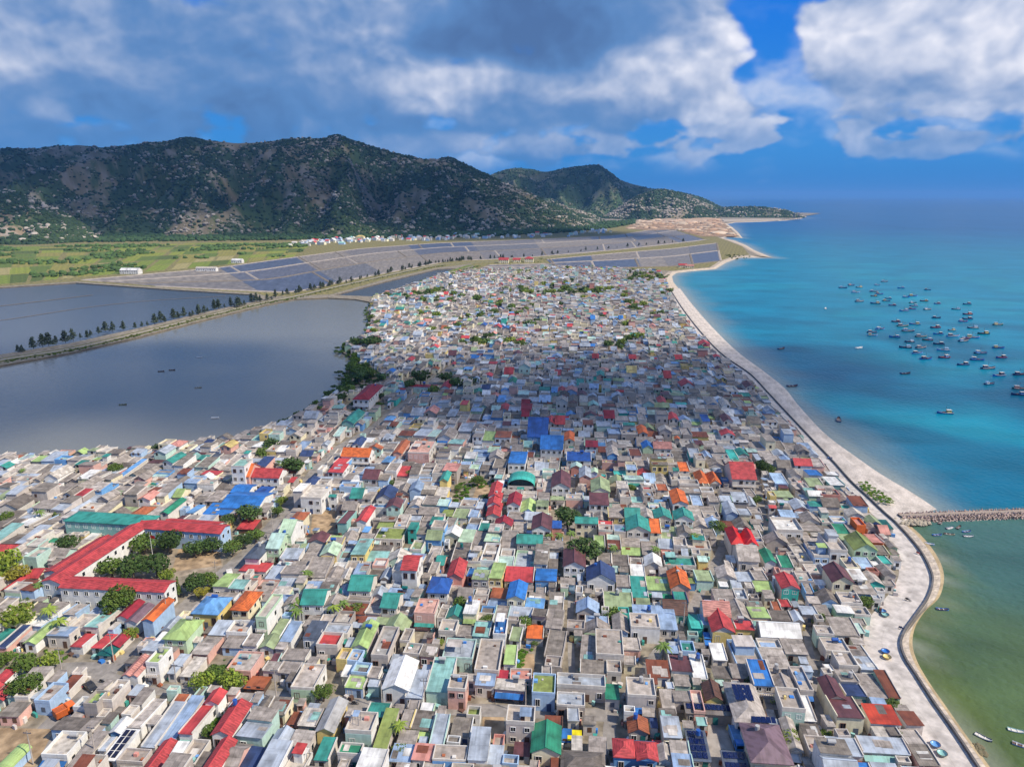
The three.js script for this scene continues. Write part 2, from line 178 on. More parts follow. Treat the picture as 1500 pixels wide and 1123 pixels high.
const loft = (A, ya, B, yb, mb = new MB()) => { let l = 0; for (let i = 1; i < A.length; i++) { const a0 = A[i - 1], a1 = A[i], b0 = B[i - 1], b1 = B[i]; mb.ou = l; mb.quad([a0[0], ya, a0[1]], [a1[0], ya, a1[1]], [b1[0], yb, b1[1]], [b0[0], yb, b0[1]]); l += Math.hypot(a1[0] - a0[0], a1[1] - a0[1]); } return mb; };
const dense = (L, step) => { const o = []; for (let i = 1; i < L.length; i++) { const n = Math.max(1, Math.round(Math.hypot(L[i][0] - L[i - 1][0], L[i][1] - L[i - 1][1]) / step)); for (let k = 0; k < n; k++) o.push([lerp(L[i - 1][0], L[i][0], k / n), lerp(L[i - 1][1], L[i][1], k / n)]); } o.push(L[L.length - 1]); return o; };
const smooth = (L, n) => new THREE.CatmullRomCurve3(L.map((q) => new V3(q[0], 0, q[1]))).getPoints(n).map((q) => [q.x, q.z]);
const offset = (L, d) => L.map((q, i) => { const a = L[Math.max(0, i - 1)], b = L[Math.min(L.length - 1, i + 1)], l = Math.hypot(b[0] - a[0], b[1] - a[1]); return [q[0] - (b[1] - a[1]) / l * d, q[1] + (b[0] - a[0]) / l * d]; });
const ribbon = (L, w, y, mb) => loft(offset(L, w / 2), y, offset(L, -w / 2), y, mb);

// ---- sea: one sheet to the horizon; its body colour is that of the bed and the silt (sand bars, weed, deep water)
{
  const xs = [], zs = []; for (let x = -40000; x < -2000; x += 6000) xs.push(x); for (let x = -2000; x < 20; x += 200) xs.push(x); for (let x = 20; x < 900; x += 7) xs.push(x); for (let x = 900; x < 2400; x += 40) xs.push(x); for (let s = 40, x = 2400; x < 40000; s *= 1.3, x += s) xs.push(x);
  for (let z = 400; z > -60; z -= 60) zs.push(z); for (let z = -60; z > -1400; z -= 7) zs.push(z); for (let s = 7, z = -1400; z > -60000; s *= 1.07, z -= s) zs.push(z);
  const pos = [], col = [], uv = [], idx = [], W = dense(WATER_B, 20), WA = dense([...WATER_A].reverse().concat(COAST_WATER), 30);
  const BRK = [[149.5,-253.5],[201.0,-257.2],[258.0,-261.0]];
  const deep = [0.001, 0.085, 0.215], turq = [0.001, 0.165, 0.255], pale = [0.004, 0.205, 0.275], mid = [0.003, 0.11, 0.185], sandy = [0.30, 0.30, 0.25], green = [0.075, 0.115, 0.045], grn2 = [0.05, 0.12, 0.105];
  for (const z of zs) for (const x of xs) {
    pos.push(x, 0, z); uv.push(x, z);
    const near = x > -50 && x < 2500 && z > -6000 && z < 0, d = near ? Math.min(dist2line(x, z, WA), dist2line(x, z, W)) : 2000;
    const n = fbm(x * 0.006, 3.3, z * 0.010, 4), m = fbm(x * 0.0022 + 5, 1.1, z * 0.004, 3), off = -z;
    let c = mix3(turq, deep, sstep(1000, 3600, off + n * 500 + Math.max(0, x - 400) * 0.5));
    c = mix3(c, pale, 0.7 * sstep(0.02, 0.24, n + 0.4 * m) * (1 - sstep(1000, 2000, off)));
    c = mix3(c, mid, sstep(0.05, -0.16, n + m * 0.8 + 0.0009 * (off - 520)) * (1 - sstep(560, 900, off)));
    const yb = BRK[0][1] + (BRK[1][1] - BRK[0][1]) * (x - BRK[0][0]) / (BRK[1][0] - BRK[0][0]);
    if (z > yb && x > 20) { const h = mix3(grn2, green, sstep(-212, -150, z + n * 70)); c = mix3(h, [0.10, 0.13, 0.03], 0.6 * sstep(12, 3, d + n * 12)); }
    { const w = 1 + 0.5 * fbm(x * 0.013, 6.1, z * 0.035, 4) + 0.35 * fbm(x * 0.05, 2.1, z * 0.11, 2); c = c.map((q) => q * w); }
    const sh = z > yb ? 0.5 * sstep(4, 0.3, d + n * 2) : 0.75 * sstep(30, 2, d + n * 40) * (0.45 + 0.55 * sstep(12, 0, d)); c = mix3(c, sandy, clamp(sh, 0, 1));
    col.push(...c);
  }
  const nx = xs.length; for (let j = 0; j < zs.length - 1; j++) for (let i = 0; i < nx - 1; i++) { const a = j * nx + i; idx.push(a, a + 1, a + nx, a + 1, a + nx + 1, a + nx); }
  const g = new THREE.BufferGeometry(); g.setAttribute('position', new THREE.Float32BufferAttribute(pos, 3)); g.setAttribute('color', new THREE.Float32BufferAttribute(col, 3)); g.setAttribute('uv', new THREE.Float32BufferAttribute(uv, 2)); g.setIndex(idx); g.computeVertexNormals();
  const m = new THREE.MeshPhysicalMaterial({ vertexColors: true, roughness: 0.32, specularIntensity: 0.35, ior: 1.33, side: THREE.DoubleSide }); m.bumpMap = T.wave; m.bumpScale = 0.35; m.name = 'sea_water';
  struct('sea', g, m);
}
// ---- land
const landPoly = [...[...WALL_B].reverse(), ...[...WALL_A].reverse().slice(1), ...COAST.slice(1), [2200, -5200], [1500, -6600], [-2000, -9000], [-9000, -9000], [-9000, -40], [110, -40]];
struct('ground', quadSheet(landPoly, [LAGOON, POND, CANAL], LAND), mat('dirt', [0.33, 0.29, 0.235]));
{
  const lagoonMat = new THREE.MeshPhysicalMaterial({ color: new THREE.Color(0.185, 0.18, 0.155), roughness: 0.1, specularIntensity: 1, ior: 1.33, side: THREE.DoubleSide }); lagoonMat.bumpMap = T.wave; lagoonMat.bumpScale = 0.12; lagoonMat.name = 'silty_water';
  const pondMat = lagoonMat.clone(); pondMat.color.setRGB(0.075, 0.085, 0.095); pondMat.roughness = 0.12; pondMat.name = 'pond_water';
  const grow = (P, k) => { const cx = P.reduce((s, q) => s + q[0], 0) / P.length, cz = P.reduce((s, q) => s + q[1], 0) / P.length; return P.map((q) => [cx + (q[0] - cx) * k, cz + (q[1] - cz) * k]); };
  struct('lagoon_water', quadSheet(LAGOON, [], 0.9), lagoonMat);
  struct('pond_water', quadSheet(POND, [], 1.1), pondMat);
  struct('canal_water', quadSheet(CANAL, [], 1.1), pondMat);
  const bank = new MB(); for (const P of [LAGOON, POND, CANAL]) { const Q = [...P, P[0]]; loft(Q, LAND, Q, 0.5, bank); }
  struct('bank', bank, mat('dirt', [0.2, 0.165, 0.12]));
}
// ---- beach and sand of the far coast
{
  const A = smooth(WALL_A, 90), B = smooth(WATER_A, 90), far = offset(B, -3), mb = new MB();
  const mid = A.map((q, i) => [lerp(q[0], B[i][0], 0.55), lerp(q[1], B[i][1], 0.55)]);
  loft(A, 1.25, mid, 0.95, mb); loft(mid, 0.95, B, 0.03, mb); const F = B.map((q, i) => [q[0] + (q[0] - A[i][0]) * 0.25, q[1] + (q[1] - A[i][1]) * 0.25]); loft(B, 0.03, F, -0.8, mb);
  struct('beach', mb, mat('sand', [0.66, 0.58, 0.52]));
  const mf = new MB(); loft(COAST, LAND, COAST_WATER, -0.3, mf); struct('sand_shore', mf, mat('sand', [0.60, 0.50, 0.40]));
  const in1 = COAST.slice(0, 14); const mi = new MB(); loft(offset(in1, -6), LAND + 0.03, in1, LAND + 0.03, mi); struct('sand_verge', mi, mat('sand', [0.52, 0.43, 0.34]));
}
// ---- sea wall, stone revetment, promenade
{
  const A = smooth(WALL_A, 90), B = smooth(WALL_B, 120), mkWall = (L) => { const i = offset(L, -0.25), o = offset(L, 0.25), mb = new MB(); loft(o, 0.6, o, LAND + 0.75, mb); loft(i, LAND + 0.75, o, LAND + 0.75, mb); loft(i, LAND - 0.1, i, LAND + 0.75, mb); return mb; };
  const w1 = mkWall(A), w2 = mkWall(B);
  const wg = thing('sea_wall', 0, 0, 0); mesh('beach_parapet', w1, mat('conc', [0.11, 0.12, 0.14]), wg); mesh('harbour_parapet', w2, mat('conc', [0.16, 0.15, 0.15]), wg); tag(wg, 'low dark concrete sea wall running along the beach and curving round the harbour', 'sea wall');
  const WB = smooth(WATER_B, 120), toe = B.map((q, i) => [lerp(q[0], WB[i][0], 0.72), lerp(q[1], WB[i][1], 0.72)]), rv = thing('revetment', 0, 0, 0), m1 = new MB(), m2 = new MB(), off = offset(B, -0.3);
  // concrete slope cast in bays, each with its own open joint
  const D1 = dense(B, 2.6), bays = []; const topL = smooth(B, 90), toeL = smooth(toe, 90);
  for (let i = 0; i < 90; i++) { const q = (t) => [lerp(topL[i][0], topL[i + 1][0], t), lerp(topL[i][1], topL[i + 1][1], t)], s = (t) => [lerp(toeL[i][0], toeL[i + 1][0], t), lerp(toeL[i][1], toeL[i + 1][1], t)], h = 0.03 * Math.sin(i * 12.9); const a = q(0.03), b = q(0.97), c = s(0.97), d = s(0.03); const mb = new MB(); mb.ou = i * 3; mb.slab([d[0], 0.55, d[1]], [c[0], 0.55, c[1]], [b[0], 1.85 + h, b[1]], [a[0], 1.85 + h, a[1]], 0.3); mesh('slab', mb, mat('conc', [[0.50, 0.43, 0.37], [0.46, 0.40, 0.35], [0.53, 0.46, 0.39]][i % 3]), rv); }
  loft(off, 1.5, toe, 0.35, m1); mesh('bed', m1, mat('conc', [0.25, 0.22, 0.19]), rv); const lip = offset(WB, 1.2); loft(toe, 0.5, WB, 0.04, m2); loft(WB, 0.04, lip.map((q, i) => [WB[i][0] + (WB[i][0] - B[i][0]) * 0.4, WB[i][1] + (WB[i][1] - B[i][1]) * 0.4]), -0.7, m2); mesh('sand_toe', m2, mat('sand', [0.43, 0.33, 0.20]), rv);
  tag(rv, 'pale concrete revetment sloping from the harbour wall into green water', 'revetment');
  const pm = new MB(); loft(offset(B, 9.5), LAND + 0.012, offset(B, 0.2), LAND + 0.012, pm); loft(offset(A, 5), LAND + 0.012, offset(A, 0.2), LAND + 0.012, pm); struct('promenade', pm, mat('road', [0.66, 0.6, 0.56]));
}
// ---- streets of the town
{ STREETS.forEach((s, i) => struct('street', ribbon(smooth(s.p, s.p.length * 6), s.w + 0.3, LAND + 0.01 + 0.004 * i), mat('road', [0.33, 0.30, 0.275])));
  const bareLots = [[[-77.5,-254.8],[-68.3,-252.9],[-64.7,-235.1],[-72.9,-235.1]], [[-16.3,-262.4],[-14.5,-281.2],[-9.8,-279.8],[-8.8,-263.7]], [[2.1,-156.0],[6.1,-156.0],[5.8,-164.9],[2.7,-165.2]], [[-6.7,-133.1],[-1.4,-133.1],[-1.9,-141.2],[-6.9,-141.2]], [[-112.4,-126.2],[-102.2,-126.2],[-104.7,-137.3],[-119.0,-137.7]], [[-110.7,-207.6],[-95.9,-212.0],[-102.8,-225.2],[-115.6,-224.2]], [[-189.1,-287.3],[-184.7,-288.8],[-185.1,-306.9],[-189.5,-306.9]] ];
  bareLots.forEach((P) => struct('bare_earth', quadSheet(P, [], LAND + 0.05), mat('dirt', [0.46, 0.33, 0.21])));
  struct('school_court', quadSheet([[-111.0,-202.5],[-95.2,-210.2],[-100.4,-227.8],[-117.7,-225.2],[-135.6,-225.2],[-137.8,-204.6]], [], LAND + 0.045), mat('dirt', [0.42, 0.35, 0.28]));
  struct('yard_paving', quadSheet([[40.5,-124.9],[47.5,-124.9],[50.7,-138.6],[45.3,-138.6]], [], LAND + 0.05), mat('road', [0.45, 0.40, 0.36]));
}
// ---- causeway road, salt flats, fields
{
  struct('coastal_plain', quadSheet([[-1469.7,-928.7],[-690.7,-961.3],[-622.8,-1020.8],[-450.1,-942.9],[-324.8,-894.9],[-297.2,-863.4],[-259.1,-869.5],[-224.6,-882.0],[-188.5,-1037.9],[-127.8,-1221.2],[-74.0,-1297.1],[-56.5,-1186.4],[129.1,-1233.2],[251.9,-1175.2],[261.9,-1169.7],[345.0,-1233.2],[389.0,-1338.6],[457.4,-1471.6],[493.8,-1497.9],[557.4,-1745.8],[614.2,-2160.4],[644.7,-2449.8],[578.0,-3429.2],[-119.6,-2547.1],[-776.5,-2359.6],[-1577.9,-2236.0],[-3097.6,-1991.8]], [], LAND + 0.012), mat('grass', [0.27, 0.24, 0.13]));
  const cause = smooth([[-415.5,-440.2],[-381.3,-516.8],[-354.1,-555.9],[-333.9,-623.1],[-312.0,-716.0],[-283.4,-817.2],[-265.6,-863.4],[-232.9,-972.6],[-167.9,-1175.2],[-122.0,-1283.8],[13.0,-1367.7],[195.8,-1592.2],[442.1,-1874.6],[561.7,-2056.0]], 90);
  struct('causeway_road', ribbon(cause, 5, LAND + 0.03), mat('road', [0.42, 0.36, 0.29]));
  const vg = new MB(); ribbon(offset(cause, 5.5), 5, LAND + 0.02, vg); ribbon(offset(cause, -4), 3, LAND + 0.02, vg); struct('grass_verge', vg, mat('grass', [0.17, 0.17, 0.05]));
  struct('green_dyke', ribbon(smooth([[-165.4,-851.4],[-138.7,-965.0],[-114.7,-1092.8],[-72.5,-1270.8]], 30), 11, LAND + 0.05), mat('grass', [0.19, 0.24, 0.06]));
  const at = (L, s) => { const n = L.length - 1, k = clamp(Math.floor(s * n), 0, n - 1), f = s * n - k; return [lerp(L[k][0], L[k + 1][0], f), lerp(L[k][1], L[k + 1][1], f)]; };
  const rr = rng(5), panCols = [[0.17, 0.17, 0.21], [0.26, 0.235, 0.225], [0.30, 0.26, 0.23], [0.12, 0.14, 0.21], [0.34, 0.295, 0.25], [0.20, 0.20, 0.225]];
  const panMats = panCols.map((c, i) => { const m = new THREE.MeshStandardMaterial({ roughness: 0.42 + 0.1 * (i % 3), side: THREE.DoubleSide }); m.color.setRGB(...c); m.map = T.dirt; m.name = 'salt_pan'; return m; });
  const dykeMat = mat('sand', [0.42, 0.36, 0.31]), dykeMat2 = mat('dirt', [0.26, 0.22, 0.18]);
  const even = (L) => { const D = dense(L, 4), o = []; for (let i = 0; i <= 60; i++) o.push(D[Math.round(i / 60 * (D.length - 1))]); return o; };
  function flats(top, bot, ss, ts, w, skip = 0) {
    const tp = even(top), bt = even(bot), P = (s, t) => { const a = at(tp, s), b = at(bt, s); return [lerp(a[0], b[0], t), lerp(a[1], b[1], t)]; };
    const g = thing('salt_flats', 0, 0, 0); g.userData = { kind: 'structure' };
    for (let i = 0; i < ss.length - 1; i++) for (let j = 0; j < ts.length - 1; j++) {
      const A = [], B = []; for (let k = 0; k <= 8; k++) { const s = lerp(ss[i], ss[i + 1], k / 8); A.push(P(s, ts[j])); B.push(P(s, ts[j + 1])); }
      const mb = loft(A, LAND + 0.03, B, LAND + 0.03); mb.u = mb.u.map((q) => q * 0.35); mesh('salt_pan', mb, panMats[Math.floor(rr() * 6)], g);
    }
    const ridge = (L, wd, m) => { const a = offset(L, wd / 2), b = offset(L, -wd / 2), a2 = offset(L, wd), b2 = offset(L, -wd), mb = new MB(); loft(a2, LAND, a, LAND + 0.7, mb); loft(a, LAND + 0.7, b, LAND + 0.7, mb); loft(b, LAND + 0.7, b2, LAND, mb); mesh('dyke', mb, m, g); };
    ts.forEach((t, j) => { const L = []; for (let k = 0; k <= 40; k++) L.push(P(k / 40, t)); ridge(L, w * (j % 2 ? 1 : 0.7), j % 3 === 2 ? dykeMat2 : dykeMat); });
    ss.forEach((s, i) => { for (let j = 0; j < ts.length - 1; j++) if (rr() > 0.25) { const o = (rr() - 0.5) * 0.06; ridge([P(clamp(s + o, 0, 1), ts[j]), P(clamp(s + o, 0, 1), (ts[j] + ts[j + 1]) / 2), P(clamp(s + o, 0, 1), ts[j + 1])], w * 0.5, rr() > 0.4 ? dykeMat : dykeMat2); } });
  }
  flats([[-625.0,-1037.9],[-503.1,-1209.4],[-454.4,-1367.7],[-351.8,-1676.6],[-194.5,-1874.6],[96.8,-2056.0],[315.6,-2236.0],[602.2,-2827.4]], [[-480.7,-965.0],[-275.0,-894.9],[-244.1,-1020.8],[-120.7,-1353.0],[-39.4,-1382.8],[45.2,-1446.3],[255.0,-1654.7],[539.6,-2023.4]], [0, 0.1, 0.2, 0.28, 0.38, 0.47, 0.56, 0.66, 0.78, 0.9, 1], [0, 0.3, 0.62, 1], 5);
  flats([[65.6,-1382.8],[217.9,-1534.3],[372.4,-1676.6],[530.5,-1874.6]], [[73.1,-1239.3],[174.3,-1221.2],[278.4,-1245.5],[393.1,-1353.0]], [0, 0.2, 0.42, 0.55, 0.75, 1], [0, 0.5, 1], 5);
  flats([[-41.1,-1270.8],[12.2,-1283.8],[61.6,-1297.1]], [[-57.0,-1197.8],[11.4,-1192.1],[137.5,-1203.6]], [0, 0.5, 1], [0, 0.5, 1], 3);
  struct('pond_dyke', (() => { const mb = new MB(); ribbon(smooth([[-647.6,-703.5],[-572.0,-790.7],[-550.3,-828.3],[-521.2,-882.0]], 20), 3, 1.35, mb); ribbon(smooth([[-571.1,-616.6],[-505.6,-695.4],[-471.6,-775.6],[-430.7,-828.3],[-352.2,-872.6]], 20), 2, 1.35, mb); return mb; })(), dykeMat2);
  // farm plots and scrub on the plain, each plot its own patch
  const fl = thing('fields', 0, 0, 0); fl.userData = { kind: 'structure' };
  const greens = [[0.22, 0.29, 0.05], [0.14, 0.21, 0.04], [0.29, 0.34, 0.06], [0.32, 0.30, 0.10], [0.11, 0.16, 0.035], [0.42, 0.37, 0.23], [0.25, 0.32, 0.06]];
  const fT = [[-1650.9,-1515.8],[-1355.8,-1592.2],[-1220.3,-1722.1],[-945.3,-1820.9],[-753.7,-1902.6],[-505.5,-1847.3]], fB = [[-941.8,-851.4],[-801.6,-928.7],[-704.0,-980.4],[-646.0,-1073.9],[-528.0,-1233.2],[-438.7,-1446.3]];
  const a = smooth(fT, 40), b = smooth(fB, 40);
  for (let i = 0; i < 26; i++) for (let j = 0; j < 9; j++) { const s0 = i / 26 + (rr() - 0.5) * 0.02, s1 = (i + 1) / 26 - 0.003, t0 = Math.pow(j / 9, 1.5), t1 = Math.pow((j + 0.94) / 9, 1.5), q = (s, t) => { const A = at(a, clamp(s, 0, 1)), B = at(b, clamp(s, 0, 1)); return [lerp(A[0], B[0], t), LAND + 0.02 + rr() * 0.02, lerp(A[1], B[1], t)]; }; const mb = new MB(); mb.ou = rr() * 20; mb.quad(q(s0, t1), q(s1, t1), q(s1, t0), q(s0, t0)); mesh('plot', mb, mat('grass', greens[Math.floor(rr() * (j > 6 ? 7 : 5))]), fl); }
}
// ---- hills
const hillSpots = [];
function hill(ridgePts, nS, nT, seed, tone, gully = 0.3, near = 1, earth) {
  const rc = new THREE.CatmullRomCurve3(ridgePts.map((q) => new V3(q[0], q[2], q[1])), false, 'centripetal'), n = ridgePts.length - 1;
  const wd = (s, k) => { const f = clamp(s, 0, 1) * n, i = Math.min(n - 1, Math.floor(f)); return lerp(ridgePts[i][k], ridgePts[i + 1][k], f - i); };
  const P = (s, t) => {
    const c = rc.getPoint(s), L = Math.hypot(c.x, c.z), dx = c.x / L, dz = c.z / L, w = t < 0 ? wd(s, 3) : wd(s, 4), a = Math.abs(t);
    const x0 = c.x + dx * w * t, z0 = c.z + dz * w * t, H = Math.max(4, c.y), end = sstep(0, 0.04, s) * sstep(1, 0.96, s);
    const wob = fbm(x0 * 0.0012 + seed, 3.1, z0 * 0.0012, 3) * 320 * a;
    const x = x0 + wob * (1 - a) * 1.5, z = z0 + wob * 0.4;
    const pr = Math.pow(1 - a, 1.12 + 0.5 * fbm(s * 9 + seed, 1, 2, 2)), env = Math.sin(Math.PI * Math.min(1, a * 0.98 + 0.02));
    const rg = 1 - Math.abs(fbm(x * 0.0034 + seed, 0.4, z * 0.0016 + t * 0.6, 4)) * 3.2;
    let y = H * pr + H * gully * env * (rg - 0.62) + fbm(x * 0.012, 2, z * 0.012, 4) * 34 * Math.min(1, H / 200) * (0.35 + env) * Math.min(1, a * 12 + 0.25);
    y = lerp(-6, y, end * Math.min(1, (1 - a) * 9)); return [x, y, z];
  };
  const pos = [], col = [], uv = [], idx = [], green = earth ? earth[0] : [0.026, 0.056, 0.022], grn2 = earth ? earth[1] : [0.055, 0.088, 0.024], tan = [0.22, 0.165, 0.105], rock = [0.32, 0.28, 0.24];
  for (let i = 0; i <= nS; i++) for (let j = 0; j <= nT; j++) { const p = P(i / nS, -1 + 2 * j / nT), k = fbm(p[0] * 0.004 + seed, 7, p[2] * 0.004, 4), k2 = fbm(p[0] * 0.02, 8, p[2] * 0.02, 3); pos.push(...p); uv.push(p[0], p[2]); let c = mix3(green, grn2, clamp(0.5 + k * 2, 0, 1)); c = mix3(c, tan, tone * sstep(0.0, 0.2, k + k2 * 0.7)); c = mix3(c, rock, 0.7 * tone * sstep(0.12, 0.3, k2 + k * 0.3)); col.push(...c); }
  for (let i = 0; i < nS; i++) for (let j = 0; j < nT; j++) { const a = i * (nT + 1) + j; idx.push(a, a + nT + 1, a + 1, a + 1, a + nT + 1, a + nT + 2); }
  const g = new THREE.BufferGeometry(); g.setAttribute('position', new THREE.Float32BufferAttribute(pos, 3)); g.setAttribute('color', new THREE.Float32BufferAttribute(col, 3)); g.setAttribute('uv', new THREE.Float32BufferAttribute(uv, 2)); g.setIndex(idx); g.computeVertexNormals();
  const m = new THREE.MeshStandardMaterial({ vertexColors: true, roughness: 1, side: THREE.DoubleSide }); m.name = 'hillside'; struct('hill', g, m);
  if (!earth) hillSpots.push({ P, seed, tone, near });
}
hill([[-4071,-3400,315,1500,900],[-3257,-3400,339,1500,900],[-2700,-3400,333,1450,900],[-2328,-3400,330,1400,900],[-2142,-3400,330,1400,900],[-1984,-3400,345,1400,900],[-1830,-3400,339,1400,900],[-1649,-3350,347,1350,900],[-1517,-3300,358,1300,900],[-1441,-3300,367,1300,900],[-1352,-3300,358,1280,900],[-1218,-3300,347,1260,900],[-1097,-3300,350,1250,900],[-1006,-3300,367,1240,900],[-930,-3300,372,1220,900],[-841,-3300,367,1200,900],[-765,-3300,378,1200,900],[-706,-3300,367,1180,900],[-632,-3300,335,1160,900],[-543,-3300,307,1140,900],[-441,-3320,290,1100,900],[-350,-3320,279,1080,900],[-281,-3330,285,1060,900],[-208,-3340,262,1030,900],[-130,-3350,224,1000,850],[-47,-3380,186,960,800],[47,-3400,147,900,700],[160,-3450,105,850,600],[287,-3500,60,780,500],[398,-3550,27,650,400],[523,-3600,-4,500,300]], 460, 120, 1.3, 0.8, 0.42);
hill([[-571,-5600,130,1200,700],[-305,-5500,213,1200,700],[-124,-5400,279,1200,700],[10,-5300,313,1200,700],[122,-5300,308,1150,700],[227,-5250,288,1150,700],[362,-5250,307,1150,700],[487,-5200,323,1100,700],[602,-5200,328,1100,700],[684,-5200,287,1050,700],[768,-5200,227,1000,700],[914,-5200,185,900,600],[1084,-5200,157,800,500],[1218,-5150,138,700,500],[1326,-5100,106,600,400],[1434,-5050,52,500,350],[1492,-5000,25,300,250]], 200, 70, 5.7, 0.35, 0.3, 0.6);
hill([[510,-4200,2,300,300],[607,-4200,48,380,350],[699,-4180,109,450,400],[769,-4150,142,480,400],[845,-4150,157,480,400],[916,-4120,146,460,400],[989,-4100,120,420,350],[1055,-4050,84,350,300],[1112,-4000,37,240,200],[1139,-3980,8,160,150]], 130, 50, 9.1, 0.9, 0.25, 0.8);
hill([[1218,-4500,18,260,250],[1300,-4500,51,320,280],[1389,-4450,58,330,280],[1496,-4400,59,330,280],[1561,-4350,49,300,260],[1612,-4300,39,250,220],[1655,-4250,20,180,160],[1692,-4230,5,90,90]], 90, 30, 12.4, 0.5, 0.25, 0.6);
hill([[-2531,-2350,193,620,600],[-2016,-2300,171,600,600],[-1685,-2250,150,560,550],[-1543,-2220,134,520,500],[-1469,-2200,126,480,450],[-1399,-2180,100,420,400],[-1324,-2150,73,330,320],[-1261,-2120,47,240,220],[-1213,-2100,23,150,150]], 130, 50, 15.2, 1.1, 0.28, 1);
// bare quarry ground and the quay below the rocky hill
struct('quarry_ground', quadSheet([[424.8,-2743.1],[639.5,-3694.2],[945.2,-4043.4],[1121.9,-3919.9],[904.6,-3073.3],[753.9,-2476.4],[676.7,-2178.9],[627.5,-2178.9],[570.1,-2178.9],[592.6,-2629.9],[484.0,-2576.7]], [], LAND + 0.4), mat('dirt', [0.42, 0.28, 0.18]));
hill([[623,-3800,-25,120,200],[703,-3850,-2,260,200],[816,-3880,17,420,200],[920,-3860,14,480,200],[1018,-3820,13,480,200],[1076,-3760,4,380,160],[1080,-3600,-14,160,120]], 70, 26, 21.3, 1, 0.5, 0, [[0.42, 0.27, 0.165], [0.50, 0.36, 0.24]]);
{ const P = [[1085.5,-3791.3],[1416.4,-3882.3],[1396.6,-3769.2],[1321.9,-3621.4],[1001.9,-3429.2]]; const q = thing('quay', 0, 0, 0); mesh('deck', quadSheet(P, [], 4.2), mat('road', [0.55, 0.46, 0.36]), q); const s = [...P, P[0]]; mesh('quay_face', loft(s, 4.2, s, -1), mat('conc', 'conc'), q); tag(q, 'long pale quay reaching out below the headland', 'quay');
  const [pa, pb] = [[1396.6,-3769.2],[1501.3,-3802.4]]; const j = thing('jetty', 0, 0, 0); const mb = new MB(); ribbon([pa, pb], 14, 4.6, mb); mesh('deck', mb, mat('conc', 'conc2'), j); for (let k = 0; k < 9; k++) for (const o of [-5, 5]) mesh('pile', new MB().tube(lerp(pa[0], pb[0], k / 8), -1, lerp(pa[1], pb[1], k / 8) + o, 0.7, 5.5), mat('conc', 'dark'), j); tag(j, 'dark piled jetty at the far end of the quay', 'jetty');
  for (const [i, [x, z]] of [[1469.3,-3802.4],[1498.6,-3813.6]].entries()) { const c = thing('crane', x, 4.6, z); const t = new MB(); for (const [a, b] of [[-5, -5], [5, -5], [5, 5], [-5, 5]]) t.bar([a, 0, b], [a * 0.5, 22, b * 0.5], 0.7); mesh('tower', t, mat('plain', 'navy'), c); mesh('cab', new MB().box(-3.5, 22, -3.5, 3.5, 26, 3.5, true), mat('plain', 'slate'), c); mesh('boom', new MB().bar([0, 25, 0], [14, 40, 3], 0.7), mat('plain', 'navy'), c); tag(c, i ? 'dock crane at the tip of the far jetty' : 'dock crane halfway along the far jetty', 'crane', 'cranes on the far jetty'); } }

// ---------------------------------------------------------------- the town
const TOWN = [...SHORE.slice(1), ...[[-158.8,-869.5],[-137.6,-957.6],[-106.1,-1112.3],[-55.5,-1164.3],[34.1,-1192.1],[127.2,-1215.3],[239.7,-1153.5]], ...WALL_A, ...WALL_B.slice(1), ...[[95.0,-105.5],[-114.0,-105.5],[-175.2,-183.4],[-254.1,-306.9]]];
const TH0 = R(5);
